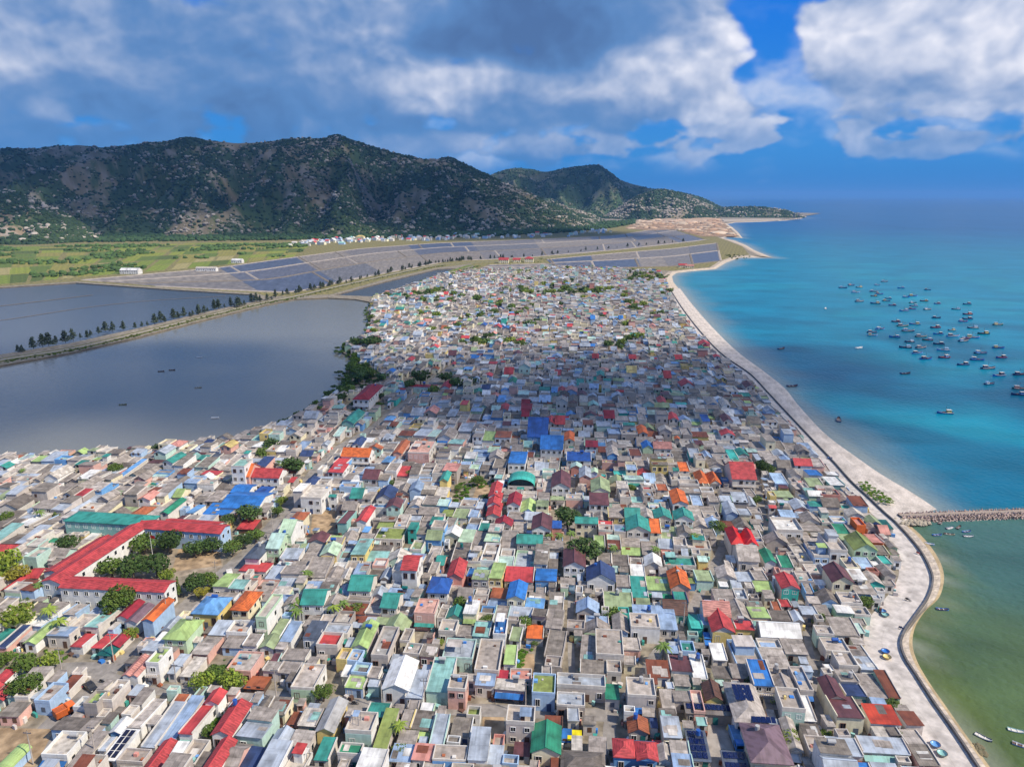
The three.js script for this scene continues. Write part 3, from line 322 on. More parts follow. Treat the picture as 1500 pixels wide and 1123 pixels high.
// Buildings that stand out: [x, z, width, depth, eaves height, turn, roof form, roof colour, wall colour, label, short name]
const MARKED = [[-128.0,-170.0,3,9.2,3.0,5.0,'gz','lime','white','lime gabled house with a white side wall below the round tree','lime gabled house'],
[-138.2,-168.8,3,6.9,2.7,5.0,'sx','teal','offwhite','teal-roofed shed at the edge of the street, below the big round tree','teal-roofed shed'],
[-114.6,-176.1,3.9,10.1,3.8,5.0,'sz','lteal','offwhite','broad pale-teal sheet-roofed hall in front of the school','pale-teal hall'],
[-108.7,-179.4,3,8.1,4.2,5.0,'gz','crimson','white','dark crimson gabled roof wedged beside the pale-teal hall',''],
[-105.0,-177.5,3,8.3,4.2,5.0,'gz','mauve','white','mauve gabled house between crimson roof and pale-blue house','mauve gabled house'],
[-99.4,-176.9,3,10.3,5.7,5.0,'gz','orange','lblue','tall pale-blue house with orange gabled roof and balcony','orange-gabled blue house'],
[-85.8,-180.5,7.2,8.2,4.9,5.0,'hip','sky','yellow','yellow house under a sky-blue hipped roof by the street','yellow blue-roofed house'],
[-76.5,-182.3,4.7,9.3,5.3,5.0,'hip','orange','cream','cream house with bright orange hipped roof by the street','orange hipped house'],
[-67.9,-176.6,3,11.4,6.8,5.0,'flat','conc3','lgreen','tall narrow white-green house with stepped side wall',''],
[-88.5,-168.3,6.0,8.6,5.3,5.0,'hip','lime','lgreen','lime-green two-storey house with lime hipped roof at the crossing','lime hipped house'],
[-115.4,-167.6,3.3,5.8,2.3,5.0,'sz','red','white','left-hand red sheet roof of the row facing the street bend',''],
[-109.6,-167.3,3,6.4,2.3,5.0,'sz','red','offwhite','middle red sheet roof of the row facing the street bend',''],
[-105.7,-168.3,3,6.5,2.3,5.0,'gz','crimson','offwhite','dark red gable ending the red-roofed row at the street bend',''],
[-106.5,-164.1,3.6,4.1,1.9,5.0,'hip','dteal','cream','small dark-teal hipped canopy before the red-roofed row','dark-teal canopy'],
[-93.1,-153.8,3.8,8.0,4.6,5.0,'gz2','salmon','white','white house with twin faded-red gables at the street corner','twin-gabled corner house'],
[-89.0,-155.9,3.3,6.3,5.7,5.0,'flat','lime','white','flat lime terrace behind the twin-gabled corner house',''],
[-96.7,-141.3,3.2,4.6,4.6,5.0,'flat','lime','conc','grey house with flat lime roof above the street bend','flat lime-roofed house'],
[-94.1,-144.3,3.1,7.0,4.6,5.0,'flat','conc','conc3','plain grey concrete block behind the flat lime roof',''],
[-108.3,-150.0,3,5.6,2.3,5.0,'sx','rust','offwhite','low shed with rust-brown sheet roof beside teal awning','rust-brown shed'],
[-109.7,-145.0,3.8,6.4,3.4,5.0,'flat','conc3','lblue','pale-blue house with bare concrete terrace left of the street','pale-blue terrace house'],
[-126.5,-153.0,3,3.9,2.3,5.0,'sx','red','white','upper of two red roofs at the far left edge',''],
[-122.5,-147.0,3,4.9,2.3,5.0,'gz','red','white','lower red gable at the far left edge, by a round tree',''],
[-106.2,-126.1,3,6.2,2.3,5.0,'barrel','lime','lblue','green barrel-vaulted roof at the bottom left corner','green barrel roof'],
[-84.8,-129.2,3,8.1,3.0,5.0,'solz','white','white','white roof laid with dark blue solar panels, bottom left','solar-panelled white roof'],
[-91.4,-127.5,3,10.6,2.7,5.0,'sz','fibro','offwhite','',''],
[-84.1,-139.3,3,10.1,2.7,5.0,'sz','conc3','white','',''],
[-78.3,-135.5,3,13.1,3.0,5.0,'sz','metal','offwhite','long pale metal roof left of the light-blue one',''],
[-75.0,-136.8,3,14.2,3.0,5.0,'sz','metalb','offwhite','long light-blue metal roof beside the long red gable','long light-blue roof'],
[-71.0,-136.6,3,11.3,3.8,5.0,'sz','red','white','long red sheet roof on a white house by the garden','long red roof'],
[-69.7,-142.8,3,4.0,4.2,5.0,'gz','red','white','small red gable at the street end of long red roof',''],
[-78.7,-144.0,3,3.5,2.3,5.0,'sx','terra','offwhite','small terracotta lean-to at the head of the blue roof',''],
[-62.9,-135.2,4.3,9.8,4.6,5.0,'gz','red','white','large red gabled white house at the cross street','large red gabled house'],
[-61.4,-124.4,3.1,8.4,4.6,5.0,'gz','red','white','red gabled house at bottom edge before large red one',''],
[-74.7,-125.9,3,8.1,3.0,5.0,'gz','red','offwhite','bright red gable between grey roofs at the bottom edge',''],
[-63.9,-171.2,3,9.3,3.0,5.0,'sz','sage','white','narrow sage-green strip roof beside light-blue shed',''],
[-64.5,-165.9,3.6,5.1,3.0,5.0,'gz','sage','white','sage-green gable with white front wall',''],
[-60.0,-169.5,3,7.9,3.8,5.0,'sz','metalb','white','light-blue sheet roof beside dark slate roof',''],
[-53.1,-169.1,4.7,6.8,4.6,5.0,'sx','slate','white','dark slate flat-pitched roof on white house','dark slate house'],
[-48.1,-164.6,5.7,5.5,4.2,5.0,'flat','red','conc3','flat bright red roof on a grey house','flat red-roofed house'],
[-47.6,-169.8,7.3,4.4,4.2,5.0,'flat','metal','offwhite','',''],
[-39.3,-167.3,3.9,11.0,4.2,5.0,'gz','lime','lgreen','lime gabled long house beside wide grey terrace','lime long house'],
[-33.4,-164.3,4.4,12.4,3.8,5.0,'flat','grey','conc3','wide pale-grey terrace roof beside the lime long house','wide grey terrace'],
[-68.2,-157.4,6.5,7.7,3.0,5.0,'flat','conc3','pink','',''],
[-63.0,-151.4,4.9,4.7,1.5,5.0,'sz','terra','wood','open shed with banded terracotta tiles on the cross street','terracotta tiled shed'],
[-49.9,-150.5,5.7,8.8,3.8,5.0,'flat','conc3','lgreen','mint-green house with walled terrace on cross street','mint terrace house'],
[-27.3,-150.4,6.2,10.8,4.6,5.0,'gz','white','white','white house with steep white gabled roof on cross street','white gabled house'],
[-22.8,-148.1,4.1,8.9,3.8,5.0,'sz','metal','white','',''],
[-31.1,-140.8,4.9,4.6,2.3,5.0,'sx','teal','offwhite','deep-teal flat roof at the corner of cross street','deep-teal roof'],
[-28.0,-133.7,3,11.1,3.4,5.0,'sz','olive','conc3','long olive-green sheet roof below the cross street','long olive roof'],
[-40.9,-137.1,3.8,9.8,3.8,5.0,'gz','grey','yellow','grey gabled house with yellow front wall','yellow-fronted gable'],
[-33.3,-133.3,5.8,5.8,4.9,5.0,'flat','conc3','mint','mint-green two-storey block with bare flat roof','mint block'],
[-40.1,-128.0,3,5.8,3.0,5.0,'sz','teal','offwhite','narrow teal roof beside small turquoise canopy','narrow teal roof'],
[-34.4,-126.8,4.9,3,3.8,5.0,'flat','green','offwhite','flat roof painted green at bottom edge','flat green roof'],
[-49.7,-138.5,3,4.8,1.5,5.0,'sz','rust','wood','small rusty sheet roof amid pale sheds',''],
[-24.2,-179.0,5.8,7.1,5.3,5.0,'flat','pink','pink','ornate salmon-pink house with roof balustrade','salmon balustrade house'],
[-3.1,-170.8,3.4,7.4,4.2,5.0,'flat','blue','white','white terrace with a bright blue painted rectangle','blue-painted terrace'],
[6.4,-171.5,4.5,6.3,2.3,5.0,'sz','orange','offwhite','square orange sheet roof beside a small garden','square orange roof'],
[-17.3,-151.0,5.5,11.7,4.2,5.0,'sz','lteal','mint','long pale-teal sheet roof with lime awning on street','long pale-teal roof'],
[-13.6,-161.1,7.7,8.0,4.2,5.0,'flat','metal','mint','',''],
[-0.3,-159.9,3,7.1,3.4,5.0,'sz','lime','white','lime roof beside vacant grassy lot','lime roof by vacant lot'],
[-5.8,-159.3,6.1,12.7,3.4,5.0,'flat','conc','offwhite','',''],
[-3.7,-153.2,5.5,3.2,2.3,5.0,'sx','crimson','offwhite','dark red lean-to roof near the vacant lot',''],
[-12.9,-146.1,4.2,4.8,5.3,5.0,'flat','conc','pink','tall pink house with rooftop room on cross street','tall pink house'],
[7.7,-146.7,5.4,7.0,4.6,5.0,'flat','olive','lblue','blue-trimmed house with olive flat roof and white balusters','olive blue-trimmed house'],
[16.8,-148.6,11.6,4.3,3.8,5.0,'flat','metal','conc3','wide pale blue-grey roof near the lane mouth',''],
[13.8,-142.3,6.5,4.4,3.8,5.0,'flat','metal','conc','grey-roofed house with turquoise balcony rail on cross street','turquoise balcony house'],
[24.0,-146.2,3.3,5.6,3.0,5.0,'sx','green','offwhite','small square green roof by the lane','small green roof'],
[7.5,-130.0,5.9,7.8,3.8,5.0,'gz','green','cream','twin-pitched green gabled roof below cross street','green gabled house'],
[11.8,-133.6,3,3.5,1.5,5.0,'sx','blue','offwhite','small bright blue awning roof right of the green gable',''],
[14.0,-133.6,3,3,1.5,5.0,'sx','#e6d410','offwhite','little bright yellow sheet roof',''],
[9.4,-136.0,3.9,3.8,3.0,5.0,'sx','rust','wood','rust-brown roof behind the green gable',''],
[2.2,-129.1,3.4,3.9,1.9,5.0,'sx','maroon','offwhite','maroon sheet roof over the yard left of green gable',''],
[2.0,-135.1,6.2,5.1,5.3,5.0,'flat','conc3','conc3','tall pale grey concrete house facing the cross street','tall pale grey house'],
[14.9,-124.0,8.5,5.8,3.0,5.0,'hip','dark','conc','low dark grey hipped roof at the bottom edge','dark grey hipped roof'],
[-16.0,-133.2,3,8.5,3.4,5.0,'sz','metal','mint','long pale-blue roof between two grey roofs below street',''],
[-8.8,-139.6,3,3,2.3,5.0,'flat','olive','white','',''],
[26.2,-126.7,9.0,5.0,4.2,5.0,'hip2','red','sky','bright blue house with twin red hipped roofs','twin red-hipped blue house'],
[57.6,-178.7,7.0,7.4,4.9,5.0,'gx','salmon','pink','salmon house with faded red gabled roof by the lane','salmon gabled house'],
[57.4,-172.5,5.7,8.6,4.6,5.0,'gz','red','yellow','ochre-yellow house with red gable by the lane','ochre red-gabled house'],
[63.8,-172.3,5.0,4.1,3.8,5.0,'sx','red','yellow','red lean-to joined to the ochre gabled house',''],
[51.2,-175.4,3,7.0,3.0,5.0,'sx','turq','turq','small turquoise roof beside the lane',''],
[54.1,-176.2,3,5.4,3.0,5.0,'sx','metalb','offwhite','',''],
[40.1,-176.9,11.7,9.8,3.4,5.0,'sz','metalb','offwhite','wide light-blue roof left of the narrow lane','wide light-blue roof'],
[72.6,-170.4,10.2,6.7,3.8,5.0,'gx','white','white','white house with pale gabled roof and long lime awning','lime-awning house'],
[36.7,-154.8,5.5,5.7,3.0,5.0,'sx','rust','white','rust-brown roof with white parapet left of maroon one',''],
[42.9,-156.9,5.3,6.4,3.0,5.0,'sx','maroon','white','maroon sheet roof between rust and white roofs','maroon sheet roof'],
[47.0,-155.6,3.3,8.6,3.0,5.0,'sz','white','white','plain white sheet roof right of the maroon roof','plain white roof'],
[53.8,-161.7,3.5,6.3,3.0,5.0,'sz','white','offwhite','',''],
[46.2,-163.3,3.4,4.4,3.0,5.0,'flat','teal','lblue','pale house with small teal roof panel',''],
[48.0,-145.6,3.9,5.7,3.4,5.0,'gz','brown','yellow','dark brown gable above rounded yellow front','dark brown gable'],
[45.7,-140.2,10.6,3,3.0,5.0,'solx','dark','conc2','long dark row of solar panels on a shed','long solar row'],
[54.0,-140.7,6.6,12.8,4.6,5.0,'hipsol','conc3','white','pyramid-roofed house carrying two arrays of solar panels','solar pyramid house'],
[40.5,-129.7,3.9,8.2,2.3,5.0,'solz','slate','conc','upright solar panel field beside the truck yard','solar field by truck yard'],
[47.2,-124.7,4.8,5.8,2.3,5.0,'solz','slate','conc','solar panels on the roof at the bottom of truck yard',''],
[54.4,-127.9,7.9,10.8,4.6,5.0,'hip','mauve','cream','big mauve-grey hipped house by the truck yard','big mauve hipped house'],
[76.1,-145.3,3.8,7.0,4.6,5.0,'gz','maroon','cream','narrow maroon gable rising behind the big maroon roof','narrow maroon gable'],
[76.4,-139.0,5.9,7.6,4.6,5.0,'sx','maroon','cream','big plain maroon roof on a cream house near the promenade','big maroon roof'],
[84.2,-137.6,6.6,5.6,3.8,5.0,'sx','#c2452c','white','white house with orange-red roof near the promenade','orange-red roofed house'],
[80.3,-129.0,9.7,4.1,3.0,5.0,'sx','metal','conc3','large pale grey sheet roof near the promenade','large pale sheet roof'],
[28.3,-134.9,4.1,4.1,3.0,5.0,'gz','terra','conc','old brick-orange gable by the lane mouth','brick-orange gable'],
[30.5,-144.5,6.5,6.2,5.3,5.0,'flat','conc3','conc3','beige two-storey block right of the lane','beige two-storey block'],
[85.0,-157.6,4.7,5.7,3.4,5.0,'flat','conc','offwhite','',''],
[85.3,-164.3,6.1,5.7,3.0,5.0,'flat','conc3','offwhite','',''],
[91.4,-173.0,6.5,7.5,3.0,5.0,'sx','conc','offwhite','',''],
[95.7,-278.9,9.4,16.0,6.3,5.0,'gx','red','offwhite','pale house with wide red gabled roof by the long alley','wide red gabled house'],
[78.4,-222.1,8.5,11.4,5.3,5.0,'hip2','#d01c1c','offwhite','vivid red multi-gabled roof by the long alley','vivid red roof'],
[117.1,-217.1,7.2,9.1,5.3,5.0,'gz','olive','lgreen','lime-green gabled house with slatted front near harbour','lime slatted house'],
[99.8,-195.5,6.0,8.8,6.1,5.0,'gz','maroon','cream','tall cream house with brown gabled roof near harbour','tall cream gabled house'],
[83.2,-192.6,4.9,7.5,5.3,5.0,'gz','red','turq','turquoise house under a small red gable','turquoise red-gabled house'],
[83.3,-209.6,3.2,7.9,4.6,5.0,'gz','green','white','green gable on white house, left of its flat green roof',''],
[87.6,-206.2,3.8,6.3,4.6,5.0,'sx','green','white','flat green roof joined to a green gable',''],
[96.8,-230.2,9.0,10.0,5.4,5.0,'flat','white','white','white flat-roofed house with parapet steps near harbour','white parapet house'],
[127.8,-282.4,5.6,7.3,4.5,5.0,'sx','blue','white','small bright blue roof near the beach wall','small bright blue roof'],
[133.3,-275.3,6.1,10.5,3.6,5.0,'sx','white','lteal','white roof with teal edge near the beach wall','teal-edged white roof'],
[124.9,-273.8,5.9,7.5,3.6,5.0,'sx','sage','offwhite','',''],
[111.7,-277.9,5.1,10.0,3.6,5.0,'sx','lblue','lblue','pale-blue roofed house in the row behind the beach wall',''],
[124.3,-234.2,3,6.4,4.5,5.0,'flat','salmon','orange','small orange box house near the harbour wall','orange box house'],
[125.7,-225.2,3.8,7.3,3.0,5.0,'sx','salmon','orange','salmon-orange roof near the harbour wall',''],
[135.7,-236.8,3,6.4,2.7,5.0,'sx','dteal','offwhite','dark teal hut roof beside the harbour wall','dark teal hut'],
[113.9,-208.1,4.5,6.3,3.0,5.0,'sx','lblue','lblue','pale-blue sheet roof before the lime slatted house',''],
[121.5,-210.1,3,5.2,3.0,5.0,'sx','turq','white','turquoise-topped white hut near the harbour wall',''],
[80.1,-185.7,3,3.7,2.3,5.0,'sx','red','offwhite','small red roof below the turquoise house',''],
[76.6,-193.7,5.4,5.0,3.0,5.0,'sx','lime','offwhite','lime roof left of the turquoise house',''],
[76.8,-211.9,6.2,10.6,4.6,5.0,'gx','conc3','offwhite','pale grey gabled house under the vivid red roof',''],
[108.3,-264.0,6.9,6.8,2.7,5.0,'sx','sage','offwhite','',''],
[-77.0,-226.8,4.3,11.3,6.3,5.0,'gx','lgreen','lgreen','upper of two pale-green gabled houses by main street','upper pale-green house'],
[-78.8,-219.3,4.2,11.0,5.3,5.0,'gx','mint','lgreen','lower of two pale-green gabled houses by main street','lower pale-green house'],
[-77.9,-239.0,4.3,8.2,4.5,5.0,'hip','terra','cream','cream house with brick-red hipped roof by main street','brick-red hipped house'],
[-60.3,-239.0,3.4,11.8,4.5,5.0,'sx','maroon','lteal','maroon roof over a teal wall, by the dirt lot','maroon roof over teal'],
[-53.9,-241.4,3.5,12.0,4.5,5.0,'gz','red','white','red gable right of the maroon roof',''],
[-76.4,-257.2,8.0,11.9,6.3,5.0,'flat','offwhite','white','large white flat-topped villa with balustrade by main street','white balustrade villa'],
[-69.3,-301.2,12.5,8.6,6.3,5.0,'gx','orange','white','long orange-red roof with end gable by main street','long orange-red roof'],
[-74.4,-294.6,5.8,9.6,5.4,5.0,'sx','red','sky','red roof over a sky-blue shopfront by main street','red roof over blue shop'],
[-74.3,-285.3,6.6,8.1,5.4,5.0,'sx','red','white','short red roof on white house by main street',''],
[-51.6,-314.0,3.8,16.6,4.5,5.0,'gz','terra','pink','',''],
[-41.1,-306.5,9.6,15.6,7.2,5.0,'flat','pink','pink','ornate pink house with arched front in the middle of town','ornate pink house'],
[-32.7,-200.7,7.7,8.7,6.1,5.0,'flat','white','white','white two-storey house with brown shutters and red gable','white shuttered house'],
[-30.9,-198.7,4.6,9.0,8.4,5.0,'gx','red','white','red gable on top of the white shuttered house',''],
[-21.6,-190.9,5.9,8.4,5.3,5.0,'hip','royal','white','royal-blue hipped roof on a white house','royal-blue hipped house'],
[-17.0,-198.6,4.6,9.6,6.1,5.0,'gz','red','salmon','salmon house with red gable beside royal-blue roof','salmon house by royal blue'],
[-6.4,-259.8,4.0,12.5,6.3,5.0,'gz','red','white','uppermost of three red gables beside the green lot',''],
[-6.5,-253.0,4.6,11.1,5.4,5.0,'gz','red','white','middle of three red gables beside the green lot',''],
[-6.5,-245.5,4.7,11.0,4.5,5.0,'gz','red','offwhite','lowest of three red gables beside the green lot','three red gables'],
[-42.6,-228.6,9.8,8.6,3.0,5.0,'flat','olive','offwhite','olive flat roof with angled parapet',''],
[18.7,-313.6,10.0,14.3,6.3,5.0,'gx','blue','white','broad vivid blue roof on white house mid-town','broad blue roof'],
[13.1,-333.8,9.4,20.4,6.3,5.0,'gx','royal','sky','blue villa with deep-blue gabled roof mid-town','deep-blue gabled villa'],
[29.9,-299.3,10.8,8.6,5.4,5.0,'sx','royal','white','long deep-blue sheet roof on white walls mid-town','long deep-blue roof'],
[2.7,-295.8,7.5,16.4,6.3,5.0,'sx','blue','white','bright blue roof beside white box house mid-town',''],
[4.0,-274.5,10.7,8.6,3.6,5.0,'barrel','turq','offwhite','turquoise arched roof mid-town','turquoise arched roof'],
[20.1,-271.4,7.2,13.9,5.4,5.0,'gz','maroon','white','maroon-roofed gabled house mid-town',''],
[35.5,-266.0,7.0,11.3,5.4,5.0,'gz','sage','lgreen','green gabled house mid-town',''],
[33.2,-251.3,7.2,8.9,6.3,5.0,'sx','maroon','white','white house with maroon roof and blue awning band','maroon and blue house'],
[81.8,-278.6,9.3,11.2,3.6,5.0,'hip2','orange','offwhite','pair of orange hipped roofs left of wide red gable','pair of orange hips'],
[63.9,-252.6,5.4,11.7,6.3,5.0,'gz','orange','white','white house with orange gable mid-town','white orange-gabled house'],
[10.6,-230.5,6.5,10.3,6.3,5.0,'gz','maroon','white','white house with steep dark gables by the trees','steep dark-gabled house'],
[20.1,-207.1,6.6,10.6,5.3,5.0,'gz','maroon','white','white gabled house with dusty maroon roof by trees','dusty maroon gable'],
[27.5,-198.2,8.4,7.9,4.6,5.0,'gz','navy','white','house with broad navy gabled roof','navy gabled house'],
[10.7,-199.3,6.5,7.7,3.8,5.0,'sx','blue','sky','bright blue sheet roof beside the red one','bright blue sheet roof'],
[2.4,-199.7,8.8,7.6,3.8,5.0,'sx','red','conc3','red roof on grey house beside bright blue roof','red roof on grey house'],
[50.9,-195.0,5.5,9.6,4.6,5.0,'gz','orange','pink','orange-roofed gabled house near the lane','orange gable by lane'],
[60.0,-200.2,5.1,7.0,3.0,5.0,'sx','sage','mint','',''],
[54.6,-209.7,9.9,6.3,2.3,5.0,'flat','teal','offwhite','terrace framed in teal near the lane',''],
[49.5,-186.4,3.7,6.3,3.8,5.0,'sx','teal','navy','teal roof over a dark blue front by the lane','teal roof by lane'],
[46.9,-182.6,6.3,7.3,3.0,5.0,'gx','brown','mint','brown ridged roof by the lane',''],
[45.0,-195.5,7.3,8.5,3.0,5.0,'sx','lime','white','lime-green roof panels left of orange gable',''],
[31.2,-185.8,8.3,8.1,3.0,5.0,'sz','sage','mint','',''],
[36.5,-172.8,7.8,6.5,4.6,5.0,'flat','conc3','white','white two-storey box with grey flat roof','white box house'],
[29.7,-220.0,3.5,6.6,4.6,5.0,'sz','lime','lgreen','',''],
[-84.6,-404.1,9.1,31.0,6.3,5.0,'hip','crimson','white','large white villa with crimson hipped roofs near the lagoon','crimson-roofed villa'],
[-84.2,-360.1,6.4,19.9,4.5,5.0,'gz','teal','lteal','broad teal-roofed hall near the lagoon','broad teal hall'],
[-55.3,-428.5,17.2,8.4,3.6,5.0,'sx','crimson','mint','',''],
[-40.3,-427.6,5.2,14.5,4.5,5.0,'gz','crimson','white','crimson-roofed hall among trees near main street',''],
[-191.9,-281.7,5.9,10.3,4.5,5.0,'gz','offwhite','white','white hall with green sign band near the lagoon shore','white lagoon hall'],
[-112.1,-276.9,5.6,8.1,10.8,5.0,'flat','lteal','white','tall white four-storey block near the blue market roofs','tall white block'],
[-109.5,-279.2,3,11.3,6.3,5.0,'gx','orange','pink','',''],
[-101.9,-279.1,11.6,8.9,5.4,5.0,'gx','red','white','long white building with red roof beside tall white block','long white red-roofed building'],
[-84.0,-213.1,4.7,9.4,4.6,5.0,'hip','slate','white','white house with dark slate hipped roof by main street','dark slate hipped house'],
[-82.5,-206.8,8.8,5.8,2.3,5.0,'sx','red','white','long low red roof with green band by main street',''],
[-95.9,-237.7,6.7,6.1,2.2,5.0,'sx','red','wood','red canopy roof beside the school trees','red school canopy'],
[-153.2,-197.9,3,11.1,2.3,5.0,'gz','red','cream','red gabled cream building left of the school','red gable by school'],
[-150.0,-203.2,3,5.7,2.3,5.0,'gx','red','cream','',''],
[-127.3,-246.5,3,12.5,5.4,5.0,'gz','green','offwhite','green gabled hall behind the school','green gabled hall'],
[-166.5,-291.9,3,19.2,2.7,5.0,'sz','sky','offwhite','pair of sky-blue sheet roofs near the lagoon shore',''],
[-131.6,-263.0,3,7.9,3.6,5.0,'gx','lime','cream','lime gable on cream house behind the school','']];
const MARKET = [[-103.3,-256.2,14.9,14.8,3.6,5.0,'gx','blue','white'],
[-108.5,-267.4,6.9,8.5,3.6,5.0,'gx','blue','white'],
[-111.0,-249.9,10.5,8.3,2.7,5.0,'sx','blue','white'],
[-120.5,-249.9,3,8.9,2.7,5.0,'sx','sky','white'],
[-100.6,-268.5,5.8,6.5,2.7,5.0,'sx','royal','white']];
// The school: [x, z, width, depth, eaves height, turn, roof form, roof colour, wall colour, label]
const SCHOOL = [[-133.6,-208.1,6.4,38,7,10.6,'gz','red','white','long red-roofed two-storey school wing beside the court'],[-141.3,-211.4,6.5,24,4.2,10.6,'gz','red','white','low red-roofed school annex parallel to the long wing'],[-114.3,-226.4,31,6.4,7,8,'gx','red','lblue','red-roofed school wing with blue window band behind the court'],[-114.0,-232.9,20,5,5,8,'gx','red','white','low red roof behind the blue-fronted school wing'],[-116.7,-188.4,32,6,7,4.6,'gx','red','white','white school wing with red roof nearest the pale-teal hall'],[-142.7,-232.9,31,7.4,7,7,'hip','teal','lteal','turquoise school block under a dark-teal hipped roof']];

const gableWalls = (m, x0, x1, z0, z1, h, rise, axis) => {
  const y = -0.15; m.quad([x0, y, z1], [x1, y, z1], [x1, h, z1], [x0, h, z1]); m.quad([x1, y, z0], [x0, y, z0], [x0, h, z0], [x1, h, z0]); m.quad([x1, y, z1], [x1, y, z0], [x1, h, z0], [x1, h, z1]); m.quad([x0, y, z0], [x0, y, z1], [x0, h, z1], [x0, h, z0]);
  if (axis === 'z') { const c = (x0 + x1) / 2; m.tri([x0, h, z1], [x1, h, z1], [c, h + rise, z1]); m.tri([x1, h, z0], [x0, h, z0], [c, h + rise, z0]); } else if (axis === 'x') { const c = (z0 + z1) / 2; m.tri([x1, h, z1], [x1, h, z0], [x1, h + rise, c]); m.tri([x0, h, z0], [x0, h, z1], [x0, h + rise, c]); }
};
const gableRoof = (m, x0, x1, z0, z1, h, rise, axis, oh = 0.35, th = 0.14) => {
  const k = oh; if (axis === 'z') { const c = (x0 + x1) / 2, dr = rise * k / ((x1 - x0) / 2); m.slab([x0 - k, h - dr + th, z1 + k], [c, h + rise + th, z1 + k], [c, h + rise + th, z0 - k], [x0 - k, h - dr + th, z0 - k], th); m.slab([c, h + rise + th, z1 + k], [x1 + k, h - dr + th, z1 + k], [x1 + k, h - dr + th, z0 - k], [c, h + rise + th, z0 - k], th); }
  else { const c = (z0 + z1) / 2, dr = rise * k / ((z1 - z0) / 2); m.slab([x0 - k, h - dr + th, z1 + k], [x1 + k, h - dr + th, z1 + k], [x1 + k, h + rise + th, c], [x0 - k, h + rise + th, c], th); m.slab([x0 - k, h + rise + th, c], [x1 + k, h + rise + th, c], [x1 + k, h - dr + th, z0 - k], [x0 - k, h - dr + th, z0 - k], th); }
};
const hipRoof = (m, x0, x1, z0, z1, h, rise, oh = 0.45) => {
  x0 -= oh; x1 += oh; z0 -= oh; z1 += oh; const w = x1 - x0, d = z1 - z0, y = h + 0.02, t = y + rise, f = 0.2; let a, b;
  if (w > d) { a = [x0 + d / 2 * 0.9, t, (z0 + z1) / 2]; b = [x1 - d / 2 * 0.9, t, (z0 + z1) / 2]; m.quad([x0, y, z1], [x1, y, z1], b, a); m.quad([x1, y, z0], [x0, y, z0], a, b); m.tri([x1, y, z1], [x1, y, z0], b); m.tri([x0, y, z0], [x0, y, z1], a); }
  else { a = [(x0 + x1) / 2, t, z1 - w / 2 * 0.9]; b = [(x0 + x1) / 2, t, z0 + w / 2 * 0.9]; m.quad([x1, y, z1], [x1, y, z0], b, a); m.quad([x0, y, z0], [x0, y, z1], a, b); m.tri([x0, y, z1], [x1, y, z1], a); m.tri([x1, y, z0], [x0, y, z0], b); }
  m.quad([x0, y - f, z1], [x1, y - f, z1], [x1, y, z1], [x0, y, z1]); m.quad([x1, y - f, z1], [x1, y - f, z0], [x1, y, z0], [x1, y, z1]); m.quad([x0, y - f, z0], [x0, y - f, z1], [x0, y, z1], [x0, y, z0]); m.quad([x1, y - f, z0], [x0, y - f, z0], [x0, y, z0], [x1, y, z0]); m.quad([x0, y - f, z0], [x1, y - f, z0], [x1, y - f, z1], [x0, y - f, z1]);
};
const shedWalls = (m, x0, x1, z0, z1, hl, hr, hb, hf) => { // heights: left/right or back/front
  const A = hl + hf, y = -0.15, q = (x, z) => (x === x0 ? hl : hr) + (z === z0 ? hb : hf); m.quad([x0, y, z1], [x1, y, z1], [x1, q(x1, z1), z1], [x0, q(x0, z1), z1]); m.quad([x1, y, z0], [x0, y, z0], [x0, q(x0, z0), z0], [x1, q(x1, z0), z0]); m.quad([x1, y, z1], [x1, y, z0], [x1, q(x1, z0), z0], [x1, q(x1, z1), z1]); m.quad([x0, y, z0], [x0, y, z1], [x0, q(x0, z1), z1], [x0, q(x0, z0), z0]); };
const METALLY = new Set(['metal', 'metalb', 'lime', 'sage', 'olive', 'mint', 'teal', 'dteal', 'lteal', 'turq', 'green', 'blue', 'royal', 'sky', 'lblue', 'white', 'grey', 'rust', 'maroon', 'mauve', 'slate', 'navy', 'lgreen']);
const TILEY = new Set(['red', 'crimson', 'salmon', 'terra', 'orange', 'brown']);
const roofKind = (c, form) => (form === 'flat' ? 'conc' : TILEY.has(c) && form !== 'sx' && form !== 'sz' ? 'tile' : ['conc', 'conc2', 'conc3', 'fibro', 'dark', 'offwhite'].includes(c) ? 'fibro' : 'metal');
